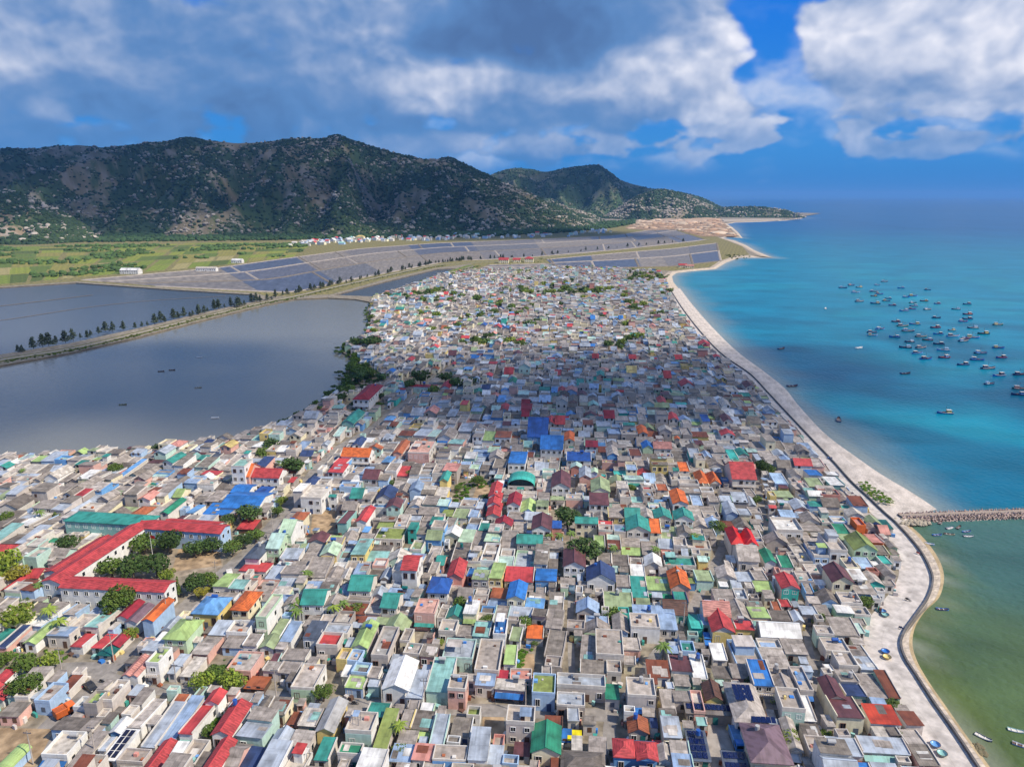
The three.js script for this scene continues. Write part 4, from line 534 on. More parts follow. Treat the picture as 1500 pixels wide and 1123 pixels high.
// One volume of a house. `out(name, kind, colour, parent)` hands back the mesh builder of that part.
function volume(out, s, x0, x1, z0, z1, r, pre = '') {
  const { h, roof, wall } = s, form = s.form, w = x1 - x0, d = z1 - z0, rk = roofKind(roof, form), near = s.near, plainSide = !['white', 'offwhite', 'conc', 'conc3', 'conc2', 'wood', 'cream'].includes(wall) && (s.seed % 10) < 6, W = out(pre + 'wall', 'wall', plainSide ? ['offwhite', 'conc3', 'white'][s.seed % 3] : wall); if (plainSide && !pre) out('front_wall', 'wall', wall).box(x0 + 0.01, -0.1, z1, x1 - 0.01, h - 0.25, z1 + 0.05);
  if (form === 'flat') {
    const par = 0.35 + r() * 0.6; W.box(x0, -0.15, z0, x1, h - 0.02, z1);
    out(pre + 'roof', rk, roof).box(x0 + 0.16, h - 0.3, z0 + 0.16, x1 - 0.16, h, z1 - 0.16);
    const P = out(pre + 'parapet', 'wall', r() < 0.6 ? wall : 'offwhite'), t = 0.16; P.box(x0 - 0.04, h - 0.1, z1 - t, x1 + 0.04, h + par, z1 + 0.04); P.box(x0 - 0.04, h - 0.1, z0 - 0.04, x1 + 0.04, h + par, z0 + t); P.box(x0 - 0.04, h - 0.1, z0 + t, x0 + t, h + par, z1 - t); P.box(x1 - t, h - 0.1, z0 + t, x1 + 0.04, h + par, z1 - t);
    if (near && w > 3 && r() < 0.45) { const pw = Math.min(w * 0.7, 1.2 + r() * 3), pd = Math.min(d * 0.55, 1.2 + r() * 3), px = x0 + 0.2 + r() * (w - pw - 0.4), pz = z0 + 0.2 + r() * (d - pd - 0.4), hh = h + (r() < 0.5 ? 0.03 : par + 0.5 + r() * 1.2); out('roof_sheet', 'metal', pick(r, ['conc3', 'metal', 'rust', 'offwhite', 'lteal', 'metalb', 'dark', 'white'])).slab([px, hh, pz + pd], [px + pw, hh, pz + pd], [px + pw, hh + 0.15, pz], [px, hh + 0.15, pz], 0.03); if (hh > h + 0.4) for (const [qx, qz] of [[px + 0.1, pz + pd - 0.1], [px + pw - 0.1, pz + pd - 0.1], [px + 0.1, pz + 0.1], [px + pw - 0.1, pz + 0.1]]) out('canopy_post', 'trim', 'slate').box(qx - 0.04, h - 0.02, qz - 0.04, qx + 0.04, hh + 0.1, qz + 0.04); }
    if (s.top && w > 4 && d > 6) { const bw = w * (0.4 + r() * 0.3), bd = d * (0.25 + r() * 0.15), bx = x0 + 0.3 + r() * (w - bw - 0.6), bz = z0 + 0.3 + r() * (d - bd) * 0.4, bh = h + 2.2 + r() * 0.6; out('stair_room', 'wall', wall).box(bx, h, bz, bx + bw, bh, bz + bd); const S = out('stair_room_roof', r() < 0.5 ? 'metal' : 'conc', r() < 0.6 ? 'conc3' : pick(r, ['metal', 'lime', 'red', 'teal', 'rust'])); S.slab([bx - 0.25, bh + 0.12, bz + bd + 0.3], [bx + bw + 0.25, bh + 0.12, bz + bd + 0.3], [bx + bw + 0.25, bh + 0.35, bz - 0.25], [bx - 0.25, bh + 0.35, bz - 0.25], 0.11); }
  } else if (form[0] === 'g') {
    const ax = form[1], span = ax === 'z' ? w : d, rise = span * (s.pitch ?? 0.22 + r() * 0.1);
    if (form === 'gz2') { const c = (x0 + x1) / 2; gableWalls(W, x0, c - 0.02, z0, z1, h, rise / 2, 'z'); gableWalls(W, c + 0.02, x1, z0, z1, h, rise / 2, 'z'); const M = out('roof', rk, roof); gableRoof(M, x0, c - 0.05, z0, z1, h, rise / 2, 'z', 0.15); gableRoof(M, c + 0.3, x1, z0, z1 + 0.05, h + 0.01, rise / 2, 'z', 0.15); }
    else { gableWalls(W, x0, x1, z0, z1, h, rise, ax); gableRoof(out(pre + 'roof', rk, roof), x0, x1, z0, z1, h, rise, ax); if (near) { const t = out('ridge_cap', 'trim', roof); if (ax === 'z') { const c = (x0 + x1) / 2; t.box(c - 0.16, h + rise + 0.1, z0 - 0.3, c + 0.16, h + rise + 0.2, z1 + 0.3); } else { const c = (z0 + z1) / 2; t.box(x0 - 0.3, h + rise + 0.1, c - 0.16, x1 + 0.3, h + rise + 0.2, c + 0.16); } } }
  } else if (form.startsWith('hip')) {
    gableWalls(W, x0, x1, z0, z1, h, 0, ''); const rise = Math.min(w, d) * 0.24;
    if (form === 'hip2') { const c = (x0 + x1) / 2, M = out('roof', rk, roof); hipRoof(M, x0, c - 0.25, z0, z1, h, rise, 0.25); hipRoof(M, c + 0.3, x1, z0 + d * 0.1, z1 + 0.2, h + 0.05, rise, 0.25); const t = out('porch_gable', 'wall', wall); t.tri([c + 0.2, h + 0.1, z1 + 0.9], [x1, h + 0.1, z1 + 0.9], [(c + x1) / 2, h + rise * 0.7, z1 + 0.9]); const q = out('porch_roof', rk, roof); gableRoof(q, c + 0.2, x1, z1 - d * 0.3, z1 + 0.9, h + 0.1, rise * 0.7, 'z', 0.15); }
    else hipRoof(out('roof', rk, roof), x0, x1, z0, z1, h, rise);
    if (form === 'hipsol') for (const [sx, sz, nx, nz, ty] of [[-0.36, -0.30, 4, 3, 0], [0.02, 0.42, 5, 1, 0]]) for (let i = 0; i < nx; i++) for (let j = 0; j < nz; j++) { const px = (x0 + x1) / 2 + sx * w + i * 1.05, pz = (z0 + z1) / 2 + sz * d + j * 1.75, yy = h + rise * 0.95 + ty - Math.max(0, (pz - (z0 + z1) / 2) / d) * rise * 1.6; out('solar_panel', 'solar', '#101c46').slab([px, yy, pz + 1.65], [px + 0.98, yy, pz + 1.65], [px + 0.98, yy + 0.25, pz], [px, yy + 0.25, pz], 0.05); }
  } else if (form === 'barrel') {
    gableWalls(W, x0, x1, z0, z1, h, 0, ''); const M = out('roof', 'metal', roof), rise = w * 0.28, n = 8; for (let i = 0; i < n; i++) { const a = Math.PI * i / n, b = Math.PI * (i + 1) / n, c = (x0 + x1) / 2, q = (t) => [c - Math.cos(t) * (w / 2 + 0.2), h + Math.sin(t) * rise]; const [ax, ay] = q(a), [bx, by] = q(b); M.slab([ax, ay, z1 + 0.2], [bx, by, z1 + 0.2], [bx, by, z0 - 0.2], [ax, ay, z0 - 0.2], 0.1); }
  } else {
    const sx = form === 'sx' || form === 'solx', sl = s.slope ?? 0.07 + r() * 0.08, flip = r() < 0.35, o = 0.3, th = 0.1;
    const rise = (sx ? d : d) * sl * 0.7; const hb = flip ? 0 : rise, hf = flip ? rise : 0;
    shedWalls(W, x0, x1, z0, z1, h - rise / 2, h - rise / 2, hb, hf);
    const yb = h - rise / 2 + hb + th, yf = h - rise / 2 + hf + th;
    if (form.startsWith('sol')) {
      out('roof', 'metal', roof).slab([x0 - o, yf, z1 + o], [x1 + o, yf, z1 + o], [x1 + o, yb, z0 - o], [x0 - o, yb, z0 - o], th);
      const nx = Math.max(2, Math.floor((w - 0.3) / 1.12)), nz = Math.max(1, Math.floor((d - 0.3) / 1.85)); for (let i = 0; i < nx; i++) for (let j = 0; j < nz; j++) { if (form === 'solz' && s.gap && j === s.gap) continue; const px = x0 + 0.2 + i * (w - 0.4) / nx, pz = z0 + 0.2 + j * (d - 0.4) / nz, f = (z) => lerp(yb, yf, (z - z0 + o) / (d + 2 * o)) + 0.16; out('solar_panel', 'solar', '#101c46').slab([px, f(pz + 1.7), pz + 1.7], [px + 1.0, f(pz + 1.7), pz + 1.7], [px + 1.0, f(pz), pz], [px, f(pz), pz], 0.05); }
    } else {
      const M = out(pre + 'roof', rk, roof); M.slab([x0 - o * 0.3, yf, z1 + o], [x1 + o * 0.3, yf, z1 + o], [x1 + o * 0.3, yb, z0 - o], [x0 - o * 0.3, yb, z0 - o], th);
      if (near && w > 3.5 && r() < 0.5) { const k = 1 + Math.floor(r() * 2.4); for (let i = 0; i < k; i++) { const pw = Math.min(w * 0.6, 1 + r() * 2.4), pd = Math.min(d * 0.5, 1 + r() * 2.6), px = x0 + r() * (w - pw), pz = z0 + r() * (d - pd), f = (z) => lerp(yb, yf, (z - z0 + o) / (d + 2 * o)) + 0.035 + i * 0.03; out('roof_sheet', r() < 0.6 ? 'metal' : 'fibro', pick(r, ['conc3', 'dark', 'rust', 'metal', 'offwhite', 'conc2', 'white', 'conc', 'lteal', 'fibro'])).slab([px, f(pz + pd), pz + pd], [px + pw, f(pz + pd), pz + pd], [px + pw, f(pz), pz], [px, f(pz), pz], 0.025); } }
      if (s.lip) { const pc = r() < 0.5 ? wall : 'offwhite'; out(pre + 'coping', 'wall', pc).slab([x1 - 0.05, yf + 0.3, z1 + 0.1], [x1 + 0.16, yf + 0.3, z1 + 0.1], [x1 + 0.16, yb + 0.3, z0 - 0.1], [x1 - 0.05, yb + 0.3, z0 - 0.1], 0.5); if (r() < 0.6) out(pre + 'coping', 'wall', pc).slab([x0 - 0.16, yf + 0.3, z1 + 0.1], [x0 + 0.05, yf + 0.3, z1 + 0.1], [x0 + 0.05, yb + 0.3, z0 - 0.1], [x0 - 0.16, yb + 0.3, z0 - 0.1], 0.5); }
    }
  }
}
const pick = (r, a) => a[Math.floor(r() * a.length) % a.length];
function house(out, s) {
  const r = rng(s.seed), { w, d } = s, x0 = -w / 2, x1 = w / 2, z0 = -d / 2, z1 = d / 2;
  if (s.split) { const c = z1 - d * s.split; volume(out, s, x0, x1, c + 0.03, z1, r); volume(out, { ...s, h: s.h2, form: s.form2, roof: s.roof2, top: 0 }, x0 + s.in, x1 - s.in * 0.4, z0, c - 0.03, r, 'rear_'); } else volume(out, s, x0, x1, z0, z1, r);
  if (s.far) { if (s.dist < 620) { const n = Math.max(1, Math.round(w / 3)); for (let f = 0; f < (s.h > 5 ? 2 : 1); f++) for (let i = 0; i < n; i++) { if (r() < 0.25) continue; const cx = x0 + (i + 0.5) * w / n, y = f * 3.2 + 0.9; const G = out('window', 'trim', pick(r, ['black', 'black', 'slate', 'wood'])); G.box(cx - 0.5, y, z1 - 0.05, cx + 0.5, y + 1.3, z1 + 0.04); } } }
  else {
    const floors = s.h > 8.6 ? 3 : s.h > 5 ? 2 : 1, fh = s.h / floors, n = Math.max(1, Math.round(w / (s.wide ?? 2.6)));
    for (let f = 0; f < floors; f++) for (let i = 0; i < n; i++) {
      const cx = x0 + (i + 0.5) * w / n, y = f * fh;
      if (f === 0 && i === Math.floor(n / 2)) { out('door', 'trim', pick(r, ['wood', 'dteal', 'slate', 'brown', 'navy'])).box(cx - 0.55, 0, z1 - 0.05, cx + 0.55, 2.1, z1 + 0.05); continue; }
      if (r() < 0.15 && !s.wide) continue; const yy = y + fh * 0.3, ww = 0.5 + r() * 0.15, hh = fh * 0.4;
      const k = out('window', 'trim', s.frame ?? pick(r, ['white', 'white', 'brown', 'offwhite'])); for (const [a, b, c, e] of [[-ww - 0.1, -0.1, ww + 0.1, 0], [-ww - 0.1, hh, ww + 0.1, hh + 0.1], [-ww - 0.1, 0, -ww, hh], [ww, 0, ww + 0.1, hh], [-0.03, 0, 0.03, hh]]) k.box(cx + a, yy + b, z1 - 0.02, cx + c, yy + e, z1 + 0.1, true);
      out('pane', 'glass', '#20262c', 'window').box(cx - ww, yy, z1 - 0.02, cx + ww, yy + hh, z1 + 0.03);
    }
    const m = Math.max(1, Math.round(d / 3.6)); for (let f = s.school ? 0 : Math.max(0, floors - 1); f < floors; f++) for (let i = 0; i < m; i++) { if (r() < (s.school ? 0.05 : 0.45)) continue; const cz = z0 + (i + 0.5) * d / m, y = f * fh + fh * 0.32, hh = fh * 0.36; if (s.split && (cz < z1 - d * s.split + 0.8)) continue; const k = out('window', 'trim', s.frame ?? 'offwhite'); k.box(x1 - 0.02, y - 0.1, cz - 0.6, x1 + 0.06, y + hh + 0.1, cz + 0.6, true); out('pane', 'glass', '#20262c', 'window').box(x1 - 0.02, y, cz - 0.5, x1 + 0.09, y + hh, cz + 0.5); }
    if (s.awning) { const y = floors > 1 ? fh * 0.92 : s.h * 0.72, a = 1.2 + r() * 1.0; out('awning', 'metal', s.awning).slab([x0 + 0.1, y - 0.45, z1 + a], [x1 - 0.1, y - 0.45, z1 + a], [x1 - 0.1, y, z1 + 0.05], [x0 + 0.1, y, z1 + 0.05], 0.06); for (const q of [x0 + 0.3, x1 - 0.3]) out('awning_post', 'trim', 'slate').box(q - 0.04, -0.1, z1 + a - 0.2, q + 0.04, y - 0.45, z1 + a - 0.12); }
    if (s.balcony && floors > 1) { const y = fh; out('balcony', 'conc', 'conc3').box(x0 + 0.1, y - 0.15, z1 + 0.02, x1 - 0.1, y, z1 + 1.1, true); const q = out('balcony_rail', 'trim', s.balcony === true ? 'white' : s.balcony); q.box(x0 + 0.1, y + 0.85, z1 + 1.02, x1 - 0.1, y + 0.95, z1 + 1.1, true); const nb = Math.round((w - 0.4) / 0.45); for (let i = 0; i <= nb; i++) { const bx = x0 + 0.15 + i * (w - 0.3) / nb; q.box(bx - 0.05, y, z1 + 1.03, bx + 0.05, y + 0.85, z1 + 1.09); } }
    if (s.tank) { const tx = x0 + w * (0.3 + r() * 0.4), tz = z0 + d * (0.15 + r() * 0.2), ty = s.h + (s.form === 'flat' ? 0 : 0.6); if (r() < 0.6) { const t = out('water_tank', 'gloss', s.tank); for (let i = 0; i < 10; i++) { const a = i / 10 * 6.2832, b = (i + 1) / 10 * 6.2832, q = (g, x) => [x, ty + 0.95 + Math.sin(g) * 0.5, tz + Math.cos(g) * 0.5]; t.quad(q(a, tx - 0.8), q(b, tx - 0.8), q(b, tx + 0.8), q(a, tx + 0.8)); t.tri(q(b, tx - 0.8), q(a, tx - 0.8), [tx - 1, ty + 0.95, tz]); t.tri(q(a, tx + 0.8), q(b, tx + 0.8), [tx + 1, ty + 0.95, tz]); } } else out('water_tank', 'gloss', s.tank).tube(tx, ty + 0.45, tz, 0.5, 1.2, 0.5, 10); out('tank_stand', 'trim', 'slate').box(tx - 0.6, ty - 0.7, tz - 0.4, tx + 0.6, ty + 0.45, tz + 0.4); }
  }
}
// plots
const footprint = (s, g = 0) => { const c = Math.cos(s.th), q = Math.sin(s.th), o = []; for (const [a, b] of [[-1, -1], [1, -1], [1, 1], [-1, 1]]) { const u = a * (s.w / 2 + g), v = b * (s.d / 2 + g); o.push([s.x + u * c - v * q, s.z + u * q + v * c]); } return o; };
const plots = [], marked = [], skipped = [];
const mk = (a, i, extra) => { const [x, z, w, d, h, deg, form, roof, wall, label, short] = a; return { x, z, w, d, h, th: R(deg), form, roof, wall, label, short, seed: 9000 + i * 13, ...extra }; };
MARKED.forEach((a, i) => { const r = rng(500 + i), s = mk(a, i); s.tank = r() < 0.25 ? pick(r, ['grey', 'grey', 'royal']) : null; s.balcony = s.h > 5.4 && r() < 0.35; s.awning = r() < 0.15 ? pick(r, ['teal', 'blue', 'metal', 'lteal', 'green']) : null; if (s.roof === 'olive' && s.wall === 'lblue') s.balcony = 'lblue'; s.lip = r() < 0.5; s.mark = true; s.top = false; marked.push(s); });
const school = SCHOOL.map((a, i) => mk(a, 400 + i, { pitch: a[6] === 'gz' || a[6] === 'gx' ? 0.16 : undefined, wide: 3.2, frame: 'white', school: true }));
const market = MARKET.map((a, i) => mk(a, 450 + i, { pitch: 0.12, market: true }));
const KEEP = [...marked, ...school, ...market].map((s) => ({ s, P: footprint(s, 0.15), r: Math.hypot(s.w, s.d) / 2 }));
const OPEN = [[[-78.3,-256.0],[-68.0,-254.1],[-64.0,-234.0],[-73.3,-234.0]], [[-23.3,-260.5],[-23.2,-281.2],[-14.8,-288.1],[-7.6,-284.2],[-8.1,-260.5]], [[0.5,-155.4],[6.6,-155.4],[6.2,-166.6],[1.3,-166.6]], [[-6.8,-132.7],[-1.4,-132.7],[-1.9,-141.2],[-7.0,-141.2]], [[40.1,-123.1],[47.2,-123.1],[51.1,-139.0],[45.1,-139.0]], [[-108.3,-112.9],[-99.0,-121.3],[-104.6,-137.7],[-127.5,-138.6]], [[-134.9,-196.0],[-101.8,-193.7],[-90.2,-208.9],[-89.9,-225.2],[-103.4,-244.0],[-100.7,-230.3],[-135.0,-238.4],[-142.7,-225.2],[-143.4,-206.7]], [[-81.3,-157.3],[-74.1,-160.0],[-71.1,-151.3],[-78.7,-151.3]], [[-73.4,-144.7],[-69.8,-144.7],[-66.0,-132.7],[-68.4,-132.7]], [[-75.5,-162.6],[-70.8,-162.6],[-67.4,-151.3],[-71.4,-151.3]], [[19.4,-230.3],[28.9,-232.4],[28.2,-217.9],[20.1,-214.7]], [[14.4,-251.7],[28.0,-256.6],[27.4,-242.3],[14.5,-237.8]], [[-148.5,-185.2],[-140.9,-185.2],[-135.9,-176.6],[-142.7,-176.6]], [[-137.4,-163.7],[-125.5,-164.9],[-110.6,-164.3],[-107.7,-159.2],[-132.3,-156.5]], [[-49.3,-158.7],[-45.8,-158.7],[-43.0,-148.3],[-46.9,-148.3]],
  [[-100.7,-402.9],[-76.5,-402.9],[-69.1,-382.4],[-86.4,-373.5]], [[-125.4,-488.6],[-100.9,-499.1],[-84.3,-447.1],[-102.4,-410.2]], [[-72.9,-459.5],[-42.1,-472.7],[-37.1,-433.5],[-63.6,-425.5]], [[39.4,-295.2],[43.9,-295.2],[42.3,-283.5],[38.0,-283.5]], [[81.2,-572.1],[92.4,-572.1],[87.5,-540.6],[75.9,-540.6]], [[63.3,-942.9],[115.8,-928.7],[109.6,-863.4],[60.6,-875.7]], [[-129.8,-901.5],[-91.7,-957.6],[-81.1,-888.4],[-114.7,-851.4]], [[183.6,-1132.5],[244.1,-1112.3],[219.6,-1020.8],[163.7,-1037.9]]];
const hitKeep = (s, q = KEEP) => { const P = footprint(s), rr = Math.hypot(s.w, s.d) / 2; for (const k of q) { if (Math.hypot(k.s.x - s.x, k.s.z - s.z) > rr + k.r) continue; const all = [...P, [s.x, s.z]]; for (let i = 0; i < 4; i++) all.push([(P[i][0] + P[(i + 1) % 4][0]) / 2, (P[i][1] + P[(i + 1) % 4][1]) / 2]); if (all.some((p) => inside(p[0], p[1], k.P))) return true; const Q = [...k.P, [k.s.x, k.s.z]]; for (let i = 0; i < 4; i++) Q.push([(k.P[i][0] + k.P[(i + 1) % 4][0]) / 2, (k.P[i][1] + k.P[(i + 1) % 4][1]) / 2]); if (Q.some((p) => inside(p[0], p[1], P))) return true; } return false; };
const streetDense = STREETS.map((s) => ({ w: s.w, p: smooth(s.p, s.p.length * 4) }));
function fits(s) {
  const P = footprint(s); for (const p of [...P, [s.x, s.z]]) { if (!inside(p[0], p[1], TOWN)) return false; for (const o of OPEN) if (inside(p[0], p[1], o)) return false; for (const st of streetDense) if (dist2line(p[0], p[1], st.p) < st.w / 2) return false; if (dist2line(p[0], p[1], WALL_B) < 8.3 || dist2line(p[0], p[1], WALL_A) < 5.2 || dist2line(p[0], p[1], SHORE) < 1.5) return false; }
  return !hitKeep(s);
}
const ROOFS = [['conc', 15], ['conc2', 9], ['conc3', 18], ['fibro', 18], ['dark', 7], ['metal', 13], ['metalb', 4], ['white', 4], ['offwhite', 9], ['lime', 0.7], ['sage', 1.2], ['mint', 1.2], ['lteal', 1.3], ['teal', 1.2], ['rust', 1.8], ['red', 1.3], ['maroon', 1], ['terra', 0.6], ['salmon', 0.8], ['sky', 0.7], ['blue', 0.5], ['navy', 0.4]];
const WALLS = [['white', 20], ['offwhite', 22], ['cream', 10], ['lblue', 8], ['pink', 7], ['mint', 7], ['conc3', 16], ['conc', 12], ['lgreen', 3], ['yellow', 3], ['salmon', 1.5], ['sky', 2], ['turq', 1.2]];
const wpick = (r, L) => { let t = 0; for (const q of L) t += q[1]; let k = r() * t; for (const q of L) { k -= q[1]; if (k <= 0) return q[0]; } return L[0][0]; };
// Roof colours read off the photograph where a roof stands out: [x, z, colour]
const TINTS = [[-62.9,-357.7,'sky'],[-45.9,-366.2,'salmon'],[-36.0,-333.1,'mint'],[-22.5,-381.7,'red'],[-13.7,-404.4,'white'],[10.0,-383.1,'crimson'],[5.1,-365.0,'crimson'],[3.9,-348.4,'metalb'],[21.8,-348.4,'red'],[25.5,-346.1,'red'],[26.5,-331.0,'orange'],[-1.7,-331.0,'terra'],[-7.3,-313.3,'lgreen'],[11.1,-310.5,'sage'],[40.0,-318.1,'crimson'],[87.9,-391.4,'red'],[94.3,-388.6,'turq'],[48.0,-365.0,'crimson'],[86.3,-362.5,'red'],[100.8,-355.3,'royal'],[65.0,-335.2,'orange'],[68.1,-318.1,'salmon'],[64.1,-317.1,'blue'],[107.1,-372.5,'lime'],[93.1,-353.0,'lime'],[53.1,-339.5,'metalb'],[-80.1,-337.3,'mint'],[-70.3,-316.2,'navy'],[-60.7,-312.4,'terra'],[-17.4,-299.0,'lgreen'],[-15.7,-307.8,'metalb'],[-3.3,-415.2,'sky'],[-6.0,-400.0,'sky'],[-6.3,-372.5,'red'],[8.9,-407.4,'mint'],[18.4,-392.8,'lblue'],[28.9,-415.2,'red'],[28.2,-392.8,'mint'],[32.4,-376.4,'sky'],[38.0,-415.2,'salmon'],[40.2,-407.4,'maroon'],[37.7,-282.7,'turq'],[37.7,-287.4,'lgreen'],[44.0,-286.6,'turq'],[46.1,-290.6,'metalb'],[40.6,-282.7,'sage'],[31.5,-290.6,'green'],[34.8,-288.2,'mint'],[150.1,-547.8,'red'],[153.3,-540.0,'crimson'],[120.8,-494.9,'red'],[115.4,-488.4,'sky'],[98.5,-452.7,'red'],[85.9,-499.3,'red'],[61.4,-499.3,'red'],[93.3,-499.3,'mint'],[106.9,-506.1,'mint'],[81.5,-458.3,'yellow'],[105.1,-423.2,'red'],[78.4,-372.5,'mint'],[64.2,-431.5,'mint'],[72.2,-471.9,'mint'],[43.9,-467.9,'mint'],[57.8,-449.0,'teal'],[25.6,-415.2,'sky'],[9.3,-372.5,'crimson'],[147.1,-423.2,'maroon'],[136.6,-423.2,'turq'],[123.2,-372.5,'metalb'],[112.2,-360.1,'maroon'],[117.7,-400.0,'sky'],[141.3,-467.9,'maroon'],[-40.1,-478.0,'red'],[-46.2,-458.3,'white'],[-27.7,-467.9,'sky'],[-2.2,-454.5,'red'],[-13.4,-452.7,'red'],[0.9,-431.5,'green'],[5.5,-561.4,'red'],[-23.2,-629.5,'royal'],[-9.2,-629.5,'red'],[-14.4,-590.5,'salmon'],[3.0,-622.7,'salmon'],[-102.6,-640.0,'salmon'],[-80.8,-640.0,'salmon'],[-101.3,-698.1,'sky'],[-75.3,-742.7,'navy'],[-113.3,-733.4,'teal'],[-73.6,-499.3,'red'],[-68.9,-449.0,'yellow'],[-53.3,-449.0,'terra'],[63.3,-590.5,'metal'],[60.3,-561.4,'pink'],[74.7,-669.8,'blue'],[93.9,-719.7,'sky'],[101.8,-677.6,'sky'],[106.5,-665.9,'blue'],[51.9,-669.8,'red'],[50.4,-633.0,'red'],[21.1,-728.8,'salmon'],[14.0,-977.6,'sky'],[164.2,-793.2,'sky'],[128.5,-629.5,'salmon'],[141.6,-606.2,'lteal'],[116.9,-547.8,'red'],[175.7,-917.0,'sky'],[-21.2,-275.1,'teal'],[-31.1,-275.1,'lblue'],[-27.9,-286.6,'salmon'],[-40.5,-261.0,'metalb'],[-28.7,-251.3,'mint'],[-23.0,-245.2,'olive'],[-14.8,-236.4,'metalb'],[-24.2,-230.9,'white'],[-15.7,-230.9,'lgreen'],[-41.3,-248.2,'maroon'],[-35.9,-228.3,'teal'],[-41.0,-215.7,'lteal'],[-47.8,-215.7,'lteal'],[-53.6,-211.0,'lteal'],[-46.9,-190.0,'teal'],[-33.9,-185.1,'teal'],[-56.6,-188.1,'teal'],[-53.3,-187.0,'conc'],[-65.3,-190.0,'mint'],[-8.1,-220.6,'lgreen'],[-2.3,-215.7,'mint'],[-4.8,-228.3,'crimson'],[2.6,-248.2,'crimson'],[0.0,-251.3,'lime'],[7.8,-251.3,'sage'],[18.1,-248.2,'mint'],[13.2,-228.3,'royal'],[9.1,-215.7,'teal'],[0.0,-206.5,'metal'],[2.2,-204.3,'lime'],[25.4,-230.9,'teal'],[36.3,-230.9,'metalb'],[43.7,-239.3,'teal'],[39.1,-225.6,'lime'],[41.5,-225.6,'teal'],[38.9,-216.6,'rust'],[47.4,-225.6,'orange'],[56.6,-235.3,'teal'],[63.1,-242.2,'teal'],[56.7,-261.0,'sky'],[56.6,-275.1,'lblue'],[64.2,-236.4,'conc3'],[56.9,-215.7,'metal'],[63.6,-206.5,'mint'],[59.2,-197.9,'olive'],[22.0,-186.2,'metalb'],[10.0,-186.2,'sky'],[6.0,-186.2,'blue'],[30.0,-179.0,'sage'],[79.4,-326.9,'orange'],[72.5,-282.7,'orange'],[103.4,-307.8,'mint'],[100.5,-303.3,'turq'],[125.3,-307.8,'metal'],[123.4,-290.6,'red'],[137.8,-307.8,'metal'],[99.3,-248.2,'red'],[107.2,-245.2,'metalb'],[101.4,-243.4,'lblue'],[125.2,-251.3,'turq'],[117.3,-230.9,'green'],[81.8,-254.5,'metal'],[87.4,-251.3,'metal'],[82.0,-242.2,'metal'],[98.6,-282.7,'salmon'],[53.8,-275.1,'mint'],[71.8,-197.9,'metal'],[64.9,-195.9,'white'],[67.3,-190.0,'metal'],[68.0,-182.6,'lime'],[-69.2,-236.4,'metalb'],[-54.8,-251.3,'metalb'],[-49.0,-248.2,'sky'],[-46.7,-257.7,'navy'],[-61.4,-257.7,'teal'],[-60.8,-275.1,'maroon'],[-76.4,-275.1,'metal'],[-76.5,-254.5,'teal'],[-56.9,-220.6,'lime'],[-69.7,-220.6,'sage'],[-61.6,-220.6,'lgreen'],[-48.2,-236.4,'olive'],[-30.5,-223.1,'sage'],[-31.4,-220.6,'mint'],[-24.9,-225.6,'sage'],[-82.1,-275.1,'navy'],[-101.5,-282.7,'slate'],[-107.0,-290.6,'navy'],[-194.3,-261.0,'metal'],[-163.8,-264.4,'conc3'],[-143.5,-251.3,'salmon'],[-130.2,-275.1,'metalb'],[-141.5,-275.1,'conc'],[-133.4,-312.4,'yellow'],[-138.4,-317.1,'offwhite'],[-138.0,-300.7,'slate'],[-145.3,-303.3,'lteal'],[-149.1,-294.8,'teal'],[-144.3,-275.1,'sage'],[-176.9,-290.6,'metalb'],[-188.8,-290.6,'teal'],[-199.4,-300.7,'mint'],[-198.5,-271.5,'lteal'],[-160.3,-220.6,'green'],[-168.4,-220.6,'metal']];
